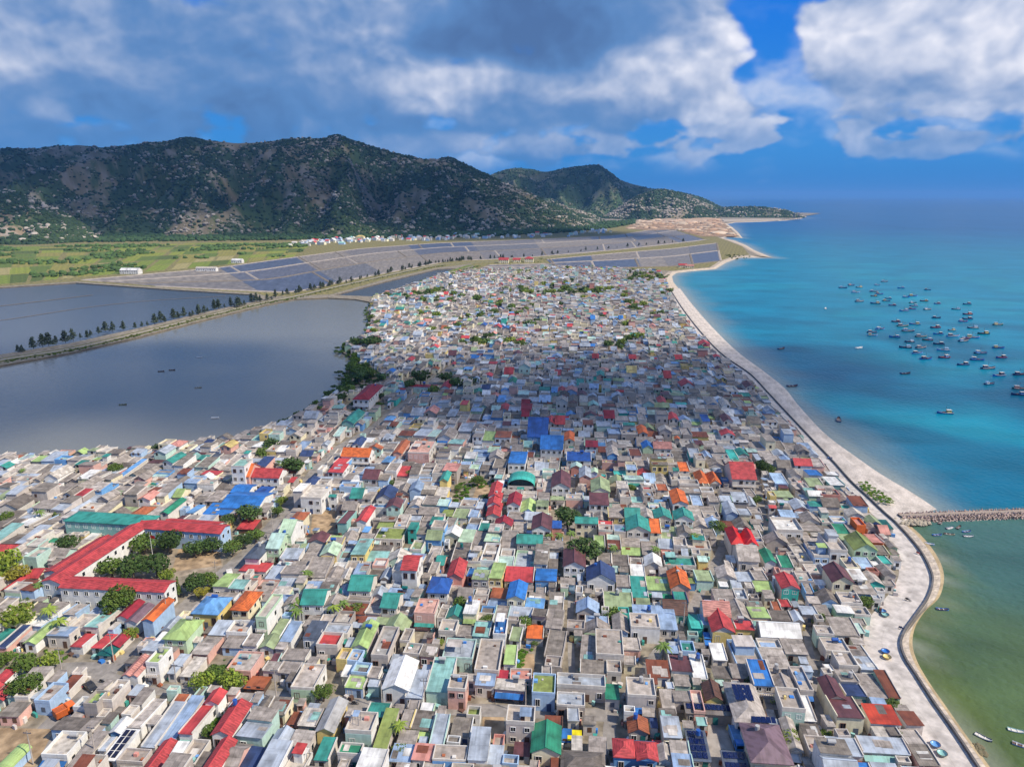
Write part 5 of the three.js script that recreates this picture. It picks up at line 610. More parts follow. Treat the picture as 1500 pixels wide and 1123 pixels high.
{
  const c = Math.cos(TH0), q = Math.sin(TH0), rr = rng(20240), W = (a, b) => { const x = a * c + b * q, z = a * q - b * c; return [x + 5 * fbm(x * 0.011, 1.7, z * 0.011, 2), z + 5 * fbm(x * 0.011 + 9, 4.7, z * 0.011, 2)]; };
  let b = 92, row = 0;
  while (b < 1230) {
    const dep = 6.6 + rr() * 5.6, far = b > 640; let a = -460 + rr() * 6;
    while (a < 480) {
      let w = 3.5 + rr() * rr() * 4.4 + rr() * 1.1, gap = rr() < 0.09 ? 1.4 + rr() : 0.12 + rr() * 0.25; const d = dep * (0.93 + rr() * 0.1), off = (rr() - 0.5) * dep * 0.08, cb = b + dep / 2 + off, ca = a + w / 2, [x, z] = W(ca, cb), [x2, z2] = W(ca + 2, cb), th = Math.atan2(z2 - z, x2 - x) + (rr() - 0.5) * 0.05; a += w + gap;
      if (z > -108 || Math.abs(x) > -z * 0.78 + 20) continue;
      const s = { x, z, w, d, th, seed: Math.floor(rr() * 1e9), dist: -z }; const dice = rr();
      if (far && dice < 0.11) { if (dice < 0.055 && inside(x, z, TOWN)) skipped.push([x, z]); continue; }
      if (!fits(s)) { let ok = false; for (const [fw, fd, ox, oz] of [[1, 0.5, 0, 0.25], [1, 0.5, 0, -0.25], [0.5, 1, 0.25, 0], [0.5, 1, -0.25, 0], [0.5, 0.5, 0.25, 0.25], [0.5, 0.5, -0.25, -0.25], [0.55, 0.5, -0.22, 0.25], [0.55, 0.5, 0.22, -0.25]]) { const t = { ...s, w: w * fw, d: d * fd, x: x + (ox * w) * Math.cos(th) - (oz * d) * Math.sin(th), z: z + (ox * w) * Math.sin(th) + (oz * d) * Math.cos(th) }; if (t.w > 2.3 && t.d > 2.8 && fits(t)) { Object.assign(s, t); ok = true; break; } } if (!ok) continue; s.cut = true; }
      const r = rng(s.seed + 1); const dist = -z;
      s.h = r() < (dist < 330 ? 0.66 : 0.5) ? 2.4 + r() * 0.8 : r() < 0.95 ? 4.2 + r() * 1.3 : 6.8 + r() * 1; if (s.cut) s.h = 2.6 + r() * 1.2;
      s.roof = wpick(r, ROOFS); s.wall = wpick(r, WALLS);
      const f = r(); s.form = TILEY.has(s.roof) ? (f < 0.5 ? 'gz' : f < 0.7 ? 'gx' : f < 0.85 ? 'hip' : 'sz') : ['conc', 'conc3', 'offwhite'].includes(s.roof) ? (f < 0.55 ? 'flat' : f < 0.85 ? 'sz' : 'gz') : (f < 0.5 ? 'sz' : f < 0.78 ? 'sx' : f < 0.93 ? 'gz' : 'gx');
      s.lip = r() < 0.55; s.top = r() < 0.4; s.tank = r() < 0.16 ? pick(r, ['grey', 'grey', 'grey', 'royal', 'dteal']) : null; s.awning = r() < 0.22 ? pick(r, ['teal', 'metal', 'green', 'blue', 'lteal', 'rust', 'metalb', 'lime']) : null; s.balcony = s.h > 5 && r() < 0.4;
      if (s.d > 7.2 && r() < 0.62) { s.split = 0.45 + r() * 0.2; s.h2 = Math.max(2.6, s.h - 0.4 - r() * 2.2 + (r() < 0.3 ? 1.5 : 0)); s.form2 = pick(r, ['sz', 'sx', 'sz', 'flat']); s.roof2 = wpick(r, ROOFS); s.in = r() * 0.5; }
      plots.push(s);
    }
    b += dep + (row++ % 2 ? 0.8 + rr() * 0.6 : 0.2 + rr() * 0.2);
  }
  // yards filled with lean-tos, kitchens and sheds
  const cell = new Map(), key = (x, z) => Math.floor(x / 14) + ',' + Math.floor(z / 14), put = (s) => { const e = { s, P: footprint(s, 0.05), r: Math.hypot(s.w, s.d) / 2 }; const k = key(s.x, s.z); if (!cell.has(k)) cell.set(k, []); cell.get(k).push(e); }, near = (s) => { const o = []; for (let i = -1; i < 2; i++) for (let j = -1; j < 2; j++) o.push(...(cell.get(key(s.x + i * 14, s.z + j * 14)) ?? [])); return o; };
  plots.forEach(put);
  for (let i = 0; i < 60000; i++) { const z = -110 - Math.pow(rr(), 1.25) * 420, x = (rr() * 2 - 1) * (-z * 0.75 + 6), th = TH0 + (rr() - 0.5) * 0.12, big = i < 14000, s = { x, z, th, w: big ? 3.4 + rr() * 2.4 : 1.5 + rr() * 1.8, d: big ? 4 + rr() * 4 : 1.7 + rr() * 2.4, seed: Math.floor(rr() * 1e9), cut: true }; if (!inside(x, z, TOWN) || hitKeep(s, near(s)) || !fits(s)) continue; const r = rng(s.seed + 1); s.h = 2.3 + r() * 1.1; s.roof = wpick(r, ROOFS); s.wall = wpick(r, WALLS); s.form = pick(r, ['sz', 'sx', 'sz', 'flat', 'sx']); s.lip = r() < 0.3; plots.push(s); put(s); }
  for (const [x, z, col] of TINTS) { let best = null, bd = 12; for (const s of plots) { const e = Math.hypot(s.x - x, s.z - z); if (e < bd && !s.tinted) { bd = e; best = s; } } if (best) { best.tinted = true; best.roof = col; const r = rng(best.seed + 5); if (TILEY.has(col) || ['royal', 'navy', 'maroon', 'teal', 'blue', 'yellow'].includes(col)) { best.form = pick(r, ['gz', 'gx', 'gz', 'sx']); best.h = Math.max(best.h, 5.5); best.split = 0; } } }
}
// which houses show largest
for (const s of [...marked, ...plots]) { const [u, v] = project(s.x, LAND + s.h, s.z), dd = Math.hypot(s.x, 118, s.z); s.u = u; s.v = v; s.area = (u > -15 && u < 1515 && v < 1150 ? 1 : 0.0001) * s.w * (s.d * 0.5 + s.h) / (dd * dd); s.dist = -s.z; }
const ranked = [...marked, ...plots].sort((a, b) => b.area - a.area), CLOSE = ranked.slice(0, 300), REST = ranked.slice(300);
function buildThing(s, name) {
  const g = thing(name, s.x, LAND, s.z, -s.th), recs = [], lastOf = {};
  house((part, kind, col, parent) => { const shared = !['window', 'pane', 'door', 'solar_panel', 'coping', 'rear_coping', 'awning_post', 'roof_sheet', 'canopy_post'].includes(part) && recs.find((q) => q.part === part && q.kind === kind && q.col === col); if (shared) return shared.mb; const mb = new MB(); const r = rng(s.seed + recs.length); mb.ou = r() * 17; mb.ov = r() * 17; recs.push({ part, kind, col, parent, mb }); return mb; }, { ...s, near: true });
  for (const q of recs) { const par = q.parent ? lastOf[q.parent] : g; const o = mesh(q.part, q.mb, mat(q.kind, q.col), par); if (!q.parent) lastOf[q.part] = o; }
  return g;
}
for (const s of CLOSE) s.obj = buildThing(s, 'house');
school.forEach((s) => tag(buildThing(s, 'school_building'), s.label, 'school', 'school wings round the court'));
['large blue sheet roof of the market hall', 'upper blue roof behind the large market roof', 'long blue lean-to in front of the market hall', 'short paler-blue roof at the left end of the market', 'deep-blue roof at the right end of the market'].forEach((l, i) => tag(buildThing(market[i], 'market_hall'), l, 'market hall', 'blue market roofs'));
{
  const W = new MB(true), F = new MB(true), Rm = new MB(true), Wn = new MB(true);
  for (const s of REST) { const t = { x: s.x, y: LAND, z: s.z, c: Math.cos(s.th), s: Math.sin(s.th) }, r = rng(s.seed + 3), j = 0.88 + r() * 0.24, ou = r() * 17, ov = r() * 17;
    house((part, kind, col) => { const mb = kind === 'wall' || kind === 'trim' ? (part === 'window' ? Wn : W) : kind === 'metal' || kind === 'tile' ? Rm : F; mb.T = t; mb.ou = ou; mb.ov = ov; mb.col = (COL[col] ?? lin(col)).map((q) => q * j); return mb; }, { ...s, far: true, tank: null, near: false }); }
  const vc = (t, r) => { const m = new THREE.MeshStandardMaterial({ vertexColors: true, roughness: r, map: t, side: THREE.DoubleSide }); m.name = 'town'; return m; };
  const g = new THREE.Group(); g.name = 'distant_houses'; scene.add(g); g.userData = { kind: 'stuff', label: 'dense mass of small houses filling the middle and far end of the town', category: 'houses' };
  mesh('wall', W, vc(T.plaster, 0.9), g); mesh('roof', F, vc(T.fibro, 0.95), g); mesh('metal_roof', Rm, vc(T.metal, 0.6), g); mesh('window', Wn, vc(null, 0.3), g);
}

// loose household clutter in yards and on roofs: crates, tubs, tarps, stacked blocks, low walls
{
  const r = rng(3131), boxes = [], W = new MB(true), cols = ['conc3', 'offwhite', 'dark', 'rust', 'teal', 'blue', 'white', 'wood', 'conc', 'slate', 'salmon', 'lteal', 'sky', 'terra', 'brown', 'yellow'];
  for (const s of [...CLOSE, ...REST.filter((q) => q.dist < 330)]) { const k = 1 + Math.floor(r() * 4), c = Math.cos(s.th), q = Math.sin(s.th); for (let i = 0; i < k; i++) { const side = r(), u = side < 0.5 ? (r() - 0.5) * s.w : (r() < 0.5 ? -1 : 1) * (s.w / 2 + 0.2), v = side < 0.5 ? s.d / 2 + 0.3 + r() * 0.9 : (r() - 0.5) * s.d, x = s.x + u * c - v * q, z = s.z + u * q + v * c; W.T = { x, y: LAND, z, c: Math.cos(s.th + r() * 0.6), s: Math.sin(s.th + r() * 0.6) }; W.col = COL[pick(r, cols)]; const a = 0.2 + r() * 0.5, b = 0.2 + r() * 0.4, h = 0.3 + r() * 1.1; W.box(-a, -0.05, -b, a, h, b); }
    if (s.form === 'flat' && s.w > 3 && s.d > 3) for (let i = 0; i < 3 * r(); i++) { const u = (r() - 0.5) * (s.w - 1.2), v = (r() - 0.5) * (s.split ? 0 : s.d - 1.2) + (s.split ? s.d * 0.25 : 0); W.T = { x: s.x + u * c - v * q, y: LAND + s.h, z: s.z + u * q + v * c, c, s: q }; W.col = COL[pick(r, cols)]; W.box(-0.2 - r() * 0.4, -0.02, -0.2 - r() * 0.3, 0.2 + r() * 0.4, 0.2 + r() * 0.6, 0.2 + r() * 0.3); } }
  const m = new THREE.MeshStandardMaterial({ vertexColors: true, roughness: 0.85, side: THREE.DoubleSide }); m.name = 'clutter'; tag(mesh('yard_clutter', W, m), 'crates, tubs and odds and ends lying in yards and on flat roofs', 'clutter', null, 'stuff');
}

// ---------------------------------------------------------------- trees
const leafMat = (c) => { const m = new THREE.MeshPhysicalMaterial({ color: new THREE.Color(...c), roughness: 0.8, transmission: 0.25, thickness: 0, side: THREE.DoubleSide, vertexColors: true }); m.name = 'leaves'; return m; };
const LEAF = { deep: leafMat([0.07, 0.135, 0.02]), mid: leafMat([0.135, 0.215, 0.025]), bright: leafMat([0.25, 0.33, 0.03]), yellow: leafMat([0.36, 0.33, 0.03]), grey: leafMat([0.055, 0.085, 0.045]) };
const bark = mat('wall', [0.17, 0.13, 0.10]);
function leafGeo(seed, n, size, lobes, flat = 1) {                     // lobes: [x, y, z, rx, ry, rz] in units of crown radius
  const r = rng(seed), mb = new MB(true), tot = lobes.reduce((s, l) => s + l[3] * l[4], 0);
  for (const l of lobes) { const k = Math.round(n * l[3] * l[4] / tot); for (let i = 0; i < k; i++) {
    const u = r() * 2 - 1, a = r() * 6.2832, q = Math.sqrt(1 - u * u), rad = 0.72 + 0.32 * Math.pow(r(), 0.6), d = [q * Math.cos(a), u, q * Math.sin(a)], p = [l[0] + d[0] * l[3] * rad, l[1] + d[1] * l[4] * rad, l[2] + d[2] * l[5] * rad];
    const s = size * (0.6 + r() * 0.8), t1 = new V3(r() - 0.5, (r() - 0.5) * flat, r() - 0.5).normalize(), t2 = new V3(d[0] + (r() - 0.5), d[1] + (r() - 0.5), d[2] + (r() - 0.5)).cross(t1).normalize(), v = 0.75 + r() * 0.5; mb.col = [v * (0.9 + r() * 0.25), v, v * (0.8 + r() * 0.3)];
    const P = (x, y) => [p[0] + t1.x * x + t2.x * y, p[1] + t1.y * x + t2.y * y, p[2] + t1.z * x + t2.z * y]; mb.tri(P(-s, -s * 0.5), P(s, -s * 0.5), P(0, s)); mb.tri(P(-s * 0.8, s * 0.35), P(0, -s), P(s * 0.8, s * 0.4));
  } } return mb.geo();
}
const lobeSet = (seed, k) => { const r = rng(seed), o = [[0, 0.1, 0, 0.62, 0.52, 0.62]]; for (let i = 0; i < k; i++) { const a = i / k * 6.28 + r(), q = 0.42 + r() * 0.25; o.push([Math.cos(a) * q, (r() - 0.45) * 0.5, Math.sin(a) * q, 0.34 + r() * 0.2, 0.28 + r() * 0.18, 0.34 + r() * 0.2]); } return o; };
const CROWN = { near: [1, 2, 3, 4].map((i) => leafGeo(i * 7, 900, 0.085, lobeSet(i, 8))), far: [5, 6, 7].map((i) => leafGeo(i * 7, 220, 0.16, lobeSet(i, 6))) };
const TRUNK = (() => { const mb = new MB(); mb.bar([0, -0.1, 0], [0.03, 0.75, 0.02], 0.085, 7, 0.06); for (const [x, z] of [[0.35, 0.1], [-0.3, 0.2], [0.02, -0.36], [0.1, 0.3]]) mb.bar([0.03, 0.7, 0.02], [x, 1.25, z], 0.05, 5, 0.02); return mb.geo(); })();
function tree(x, z, rad, tone, kind = 'near', name = 'leafy_tree', y = LAND) { const r = rng(Math.round(x * 31 + z * 17 + 5e5)), g = thing(name, x, y, z, r() * 6.28), s = rad, hh = 0.75 + r() * 0.4; const t = mesh('trunk', TRUNK, bark, g); t.scale.set(s, s * hh * 0.9, s); const c = mesh('crown', pick(r, CROWN[kind]), LEAF[tone], g); c.scale.set(s, s * (0.8 + r() * 0.3), s); c.position.y = s * (0.62 + hh * 0.45); return g; }
const PALM = (() => { const r = rng(3), mb = new MB(true); for (let f = 0; f < 17; f++) { const a = f / 17 * 6.2832 + r() * 0.3, up = 0.15 + r() * 0.85, L = 2.3 + r() * 0.7; let p = [0, 0, 0]; for (let k = 0; k < 6; k++) { const t = (k + 1) / 6, q = [Math.cos(a) * L * t, L * (up * t - 0.95 * t * t), Math.sin(a) * L * t], w = 0.42 * Math.sin(Math.PI * (0.12 + t * 0.83)), sx = -Math.sin(a) * w, sz = Math.cos(a) * w, v = 0.8 + r() * 0.4; mb.col = [v, v, v]; for (const e of [-1, 1]) mb.quad([p[0], p[1], p[2]], [q[0], q[1], q[2]], [q[0] + sx * e * 0.9, q[1] - w * 0.45, q[2] + sz * e * 0.9], [p[0] + sx * e, p[1] - w * 0.45, p[2] + sz * e]); p = q; } } return mb.geo(); })();
const PTRUNK = (() => { const mb = new MB(); mb.bar([0, -0.1, 0], [0.25, 3, 0.1], 0.2, 7, 0.15); mb.bar([0.25, 3, 0.1], [0.3, 6.1, 0.2], 0.15, 7, 0.11); return mb.geo(); })();
function palm(x, z, s, tone) { const r = rng(Math.round(x * 13 + z * 7 + 4e5)), g = thing('coconut_palm', x, LAND, z, r() * 6.28); const t = mesh('trunk', PTRUNK, bark, g); t.scale.setScalar(s); const c = mesh('crown', PALM, LEAF[tone ?? 'mid'], g); c.position.set(0.3 * s, 6.05 * s, 0.2 * s); c.scale.setScalar(s); return g; }
const CASU = [11, 12, 13].map((sd) => { const r = rng(sd), L = []; for (let i = 0; i < 9; i++) { const t = i / 8; L.push([(r() - 0.5) * 0.5 * (1 - t), 0.5 + t * 1.9, (r() - 0.5) * 0.5 * (1 - t), 0.16 + 0.34 * (1 - t) * (0.6 + r() * 0.6), 0.2, 0.16 + 0.34 * (1 - t) * (0.6 + r() * 0.6)]); } return leafGeo(sd * 3, 260, 0.11, L, 2); });
const CTRUNK = (() => { const mb = new MB(); mb.bar([0, -0.1, 0], [0.05, 2.2, 0.02], 0.06, 5, 0.015); return mb.geo(); })();
const treeObjs = [];
const nth = (i) => { const t = ['', 'ten', 'twenty', 'thirty', 'forty', 'fifty', 'sixty'], o = ['', 'first', 'second', 'third', 'fourth', 'fifth', 'sixth', 'seventh', 'eighth', 'ninth', 'tenth', 'eleventh', 'twelfth', 'thirteenth', 'fourteenth', 'fifteenth', 'sixteenth', 'seventeenth', 'eighteenth', 'nineteenth'], n = i + 1; return n < 20 ? o[n] : n % 10 ? t[Math.floor(n / 10)] + '-' + o[n % 10] : t[n / 10].replace(/y$/, 'ie') + 'th'; };
{
  const big = [[-138.1,-175.0,9,'bright'],[-161.5,-202.5,11,'bright'],[-155.1,-200.0,7.5,'yellow'],[-143.3,-187.0,4,'mid'],[-114.1,-182.7,11,'mid'],[-124.8,-219.4,10,'mid'],[-116.7,-220.3,9.5,'deep'],[-127.2,-203.3,9,'mid'],[-120.1,-202.5,10,'deep'],[-113.5,-204.1,9.5,'deep'],[-108.9,-201.6,5,'bright'],[-107.2,-217.9,7,'deep'],[-102.4,-220.3,7,'deep'],[-94.5,-217.9,7,'mid'],[-92.9,-223.7,7,'deep'],[-90.1,-227.8,6,'mid'],[-97.5,-195.2,7.5,'deep'],[-94.6,-198.4,6,'mid'],[-93.3,-191.4,5,'yellow'],[-90.3,-195.2,5,'mid'],[-151.4,-220.3,8,'deep'],[-150.3,-233.5,6,'mid'],[-144.9,-233.5,6,'deep'],[-104.2,-240.0,6,'deep'],[-97.4,-242.3,10,'deep'],[-187.7,-242.3,6,'mid'],[-170.3,-246.9,5,'mid'],[-183.5,-290.4,3.5,'deep'],[-172.6,-289.6,7,'mid'],[-167.3,-317.7,6,'deep'],[-131.6,-159.2,5,'mid'],[-123.6,-156.5,6.5,'mid'],[-119.0,-158.7,5.5,'bright'],[-117.4,-147.1,8,'mid'],[-104.6,-170.9,4.5,'bright'],[-76.2,-150.3,6,'bright'],[-73.9,-153.3,6,'mid'],[-67.2,-133.9,4.5,'mid'],[-68.7,-150.3,6.5,'bright'],[-45.5,-146.6,5.5,'mid'],[-45.2,-182.4,5,'mid'],[-38.5,-157.6,2.6,'bright'],[-24.1,-129.1,4,'bright'],[-30.0,-126.8,4,'bright'],[-7.3,-177.3,4.5,'mid'],[-11.7,-178.3,3,'bright'],[3.8,-176.0,4.5,'mid'],[-19.8,-167.8,3.2,'bright'],[6.3,-168.4,2.4,'mid'],[29.3,-179.3,5.5,'mid'],[27.1,-180.7,4.5,'mid'],[59.1,-150.8,4.5,'deep'],[62.1,-146.8,2.8,'bright'],[62.1,-143.1,3.6,'bright'],[87.9,-179.3,3.5,'mid'],[87.4,-172.8,2.8,'mid'],[37.7,-128.7,3,'mid'],[60.8,-131.4,5,'bright'],[91.4,-147.3,4,'mid'],[89.7,-143.1,4.6,'mid'],[70.6,-134.3,3,'mid'],[86.2,-132.7,3.6,'mid'],[-95.0,-288.8,11,'deep'],[-114.8,-308.7,7,'mid'],[-114.9,-319.6,8,'deep'],[-90.6,-257.9,5,'bright'],[-89.1,-248.7,5,'mid'],[-63.3,-227.2,3.8,'bright'],[-51.2,-275.4,5,'deep'],[-43.5,-285.8,5,'mid'],[-29.4,-192.2,3.6,'mid'],[-14.8,-184.5,5.6,'mid'],[-22.0,-272.6,4,'mid'],[-14.4,-278.3,5.5,'mid'],[-10.0,-259.2,5.5,'deep'],[20.3,-238.9,11,'deep'],[24.0,-212.9,12,'deep'],[74.0,-234.5,6.5,'mid'],[48.9,-269.8,5,'mid'],[47.4,-262.4,4,'mid'],[-9.2,-217.9,3.4,'mid'],[109.5,-291.2,8,'deep'],[111.6,-288.8,6,'mid'],[96.2,-258.5,5,'mid'],[99.2,-217.5,3.6,'bright'],[104.1,-186.3,5,'mid'],[86.2,-177.3,3,'mid'],[-113.9,-553.3,14,'deep'],[-123.7,-553.3,12,'deep'],[-110.4,-563.9,11,'deep'],[-104.6,-386.3,7,'deep'],[-100.7,-402.9,8,'deep'],[-97.9,-417.7,8,'mid'],[-99.4,-447.1,10,'deep'],[-94.8,-457.7,9,'mid'],[-84.3,-447.1,9,'deep'],[-64.0,-428.7,9,'deep'],[-58.6,-440.2,12,'deep'],[-47.5,-417.7,8,'mid'],[-43.3,-445.3,10,'deep'],[-35.1,-430.3,10,'deep'],[-25.9,-433.5,9,'deep'],[-19.7,-411.6,6,'mid'],[-79.0,-410.2,5,'deep'],[-101.6,-417.7,8,'mid'],[-137.4,-687.4,8,'mid'],[-125.2,-650.2,9,'mid'],[-121.4,-616.6,8,'bright'],[-110.4,-595.1,7,'mid'],[-110.8,-373.5,6,'deep'],[-106.8,-379.8,6,'mid']];
  for (const [x, z, d, tone] of big) treeObjs.push(tree(x, z, d * 0.5, tone, z > -330 ? 'near' : 'far'));
  for (const [x, z, s, t] of [[-130.5,-177.3,1.05,'bright'],[-124.1,-172.1,0.95,'bright'],[-141.4,-190.6,1,'mid'],[-175.0,-242.3,0.9,'mid'],[-62.2,-181.7,0.95,'mid'],[-50.6,-179.3,0.9,'bright'],[-48.3,-181.3,0.9,'mid'],[-63.9,-198.4,0.9,'mid'],[-61.1,-177.3,0.9,'mid'],[39.3,-159.8,1.05,'mid'],[13.1,-225.2,0.8,'mid'],[16.2,-225.2,0.8,'mid'],[20.3,-226.2,0.85,'mid'],[33.7,-215.6,0.85,'mid'],[47.4,-214.7,0.85,'mid'],[63.0,-222.3,1.0,'mid'],[-9.6,-198.4,0.85,'mid'],[-24.8,-133.7,0.8,'bright'],[-211.3,-287.3,0.7,'mid'],[-103.6,-295.2,0.8,'deep']]) treeObjs.push(palm(x, z, s * 0.95, t));
  treeObjs.forEach((o) => { o.userData.hand = true; });
  for (const [i, [x, z]] of [[-104.3,-193.7],[-101.4,-192.9]].entries()) { const g = thing('cypress_tree', x, LAND, z); const t = mesh('trunk', CTRUNK, bark, g); t.scale.set(3, 2.2, 3); const c = mesh('crown', CASU[i], LEAF.mid, g); c.scale.set(1.9, 2.6, 1.9); tag(g, i ? 'right one of two slim cypresses at the end of the white school wing' : 'left one of two slim cypresses at the end of the white school wing', 'tree'); }
  // smaller trees in the far half of the town, in open spots
  const farT = []; const fr = rng(88), seeds = [[-12.5,-863.4],[-6.8,-888.4],[1.7,-888.4],[16.6,-863.4],[23.6,-875.7],[41.5,-863.4],[80.8,-875.7],[91.3,-863.4],[101.0,-875.7],[72.4,-875.7],[119.5,-888.4],[136.0,-908.1],[175.7,-1020.8],[190.4,-1020.8],[203.4,-1037.9],[-39.4,-817.2],[-46.6,-806.4],[-86.6,-817.2],[-64.1,-790.7],[-60.2,-845.5],[-22.5,-775.6],[-14.1,-765.8],[-29.8,-699.4],[-46.2,-679.7],[-79.2,-679.7],[-57.4,-626.4],[-30.0,-566.6],[-21.6,-566.6],[-7.7,-558.6],[-2.2,-566.6],[84.8,-558.6],[96.0,-577.7],[86.0,-548.2],[126.3,-742.4],[133.9,-765.8],[128.1,-780.6],[18.8,-643.2],[-78.2,-742.4],[7.2,-742.4],[36.2,-942.9],[55.1,-942.9],[7.6,-711.8],[-113.0,-851.4],[-104.5,-869.5],[-93.9,-888.4],[186.1,-1083.2],[194.8,-1073.9],[216.8,-1055.6],[86.5,-901.5],[65.8,-901.5],[109.4,-875.7]];
  for (const [x, z] of seeds) for (let k = 0; k < 3; k++) farT.push([x + (fr() - 0.5) * 26 * (k ? 1 : 0), z + (fr() - 0.5) * 40 * (k ? 1 : 0), 5 + fr() * 6]);
  skipped.filter((q, i) => i % Math.max(1, Math.ceil(skipped.length / 95)) === 0).forEach(([x, z]) => farT.push([x, z, 4.5 + fr() * 5]));
  for (const [x, z, d] of farT) tag(tree(x, z, d * 0.5, pick(fr, ['mid', 'deep', 'mid', 'bright']), 'far', 'small_tree'), 'small round tree among the pale roofs at the far end of the town', 'tree', 'small trees among the far roofs');
  // casuarinas on the causeway
  const cas = [[-386.8,-540.6],[-381.5,-543.1],[-381.8,-553.3],[-379.8,-561.2],[-379.5,-569.3],[-377.9,-577.7],[-372.3,-580.5],[-371.8,-589.1],[-370.7,-598.0],[-364.3,-598.0],[-366.7,-610.3],[-366.1,-619.8],[-366.1,-629.7],[-358.7,-629.7],[-355.5,-636.4],[-347.8,-646.7],[-345.1,-653.8],[-343.0,-661.0],[-342.1,-668.3],[-341.7,-679.7],[-335.7,-679.7],[-335.7,-695.4],[-333.5,-699.4],[-331.8,-707.6],[-326.8,-711.8],[-325.2,-716.0],[-322.6,-724.6],[-323.3,-737.9],[-321.6,-742.4],[-320.8,-756.3],[-316.8,-761.0],[-315.5,-770.7],[-310.3,-780.6],[-302.4,-775.6],[-300.5,-780.6],[-299.0,-790.7],[-299.6,-811.8],[-294.9,-811.8],[-292.1,-817.2],[-287.9,-828.3],[-285.0,-834.0],[-285.0,-851.4],[-280.8,-869.5]];
  const rest = smooth([[-275.4,-882.0],[-238.3,-996.2],[-172.7,-1209.4],[-125.8,-1324.5],[-77.9,-1367.7]], 62), rc = rng(6), more = smooth([[-65.6,-1382.8],[13.6,-1429.9],[203.4,-1654.7],[455.3,-1931.4]], 26);
  [...cas, ...rest, ...more].forEach(([x, z], i) => { const g = thing('casuarina_tree', x + (rc() - 0.5) * (i >= cas.length ? 12 : 2.5), LAND, z - 2 + (rc() - 0.5) * 4, rc() * 6.28), s = (1.9 + rc() * 2.9) * (i < cas.length ? 0.95 : 0.8); const t = mesh('trunk', CTRUNK, bark, g); t.scale.setScalar(s * 1.05); const c = mesh('crown', CASU[i % 3], LEAF.grey, g); c.scale.set(s * (1.3 + rc() * 0.9), s * 0.95, s * (1.3 + rc() * 0.9)); tag(g, i < cas.length ? `dark feathery casuarina on the lagoon causeway, ${nth(i)} from the left` : i < cas.length + rest.length ? `small casuarina on the embankment by the canal, ${nth(i - cas.length)} from the left` : `tiny dark tree on the far salt road, ${nth(i - cas.length - rest.length)} from the left`, 'tree', i < cas.length ? 'casuarinas on the causeway' : i < cas.length + rest.length ? 'casuarinas by the canal' : 'trees on the far salt road'); });
}
// ---- scrub, woods, boulders on the hills and the plain (uncountable cover)
const BUSH = (() => { const g = new THREE.IcosahedronGeometry(1, 1), p = g.attributes.position; for (let i = 0; i < p.count; i++) { const k = 1 + 0.45 * noise.noise(p.getX(i) * 2.1, p.getY(i) * 2.1, p.getZ(i) * 2.1); p.setXYZ(i, p.getX(i) * k, p.getY(i) * k * 0.75, p.getZ(i) * k); } g.computeVertexNormals(); return g; })();
const ROCK = (() => { const g = new THREE.IcosahedronGeometry(1, 1), p = g.attributes.position; for (let i = 0; i < p.count; i++) { const k = 1 + 0.5 * noise.noise(p.getX(i) * 1.3 + 4, p.getY(i) * 1.3, p.getZ(i) * 1.3); p.setXYZ(i, p.getX(i) * k, p.getY(i) * k * 0.8, p.getZ(i) * k); } g.computeVertexNormals(); return g; })();
function cover(name, geo, m, list, label, category) { const im = new THREE.InstancedMesh(geo, m, list.length), M = new THREE.Matrix4(), q = new THREE.Quaternion(), col = new THREE.Color(); list.forEach(([x, y, z, s, sy, c, a], i) => { q.setFromAxisAngle(new V3(0, 1, 0), a); M.compose(new V3(x, y, z), q, new V3(s, sy, s)); im.setMatrixAt(i, M); im.setColorAt(i, col.setRGB(...c)); }); im.name = numbered(name); im.castShadow = im.receiveShadow = true; tag(im, label, category, null, 'stuff'); scene.add(im); return im; }
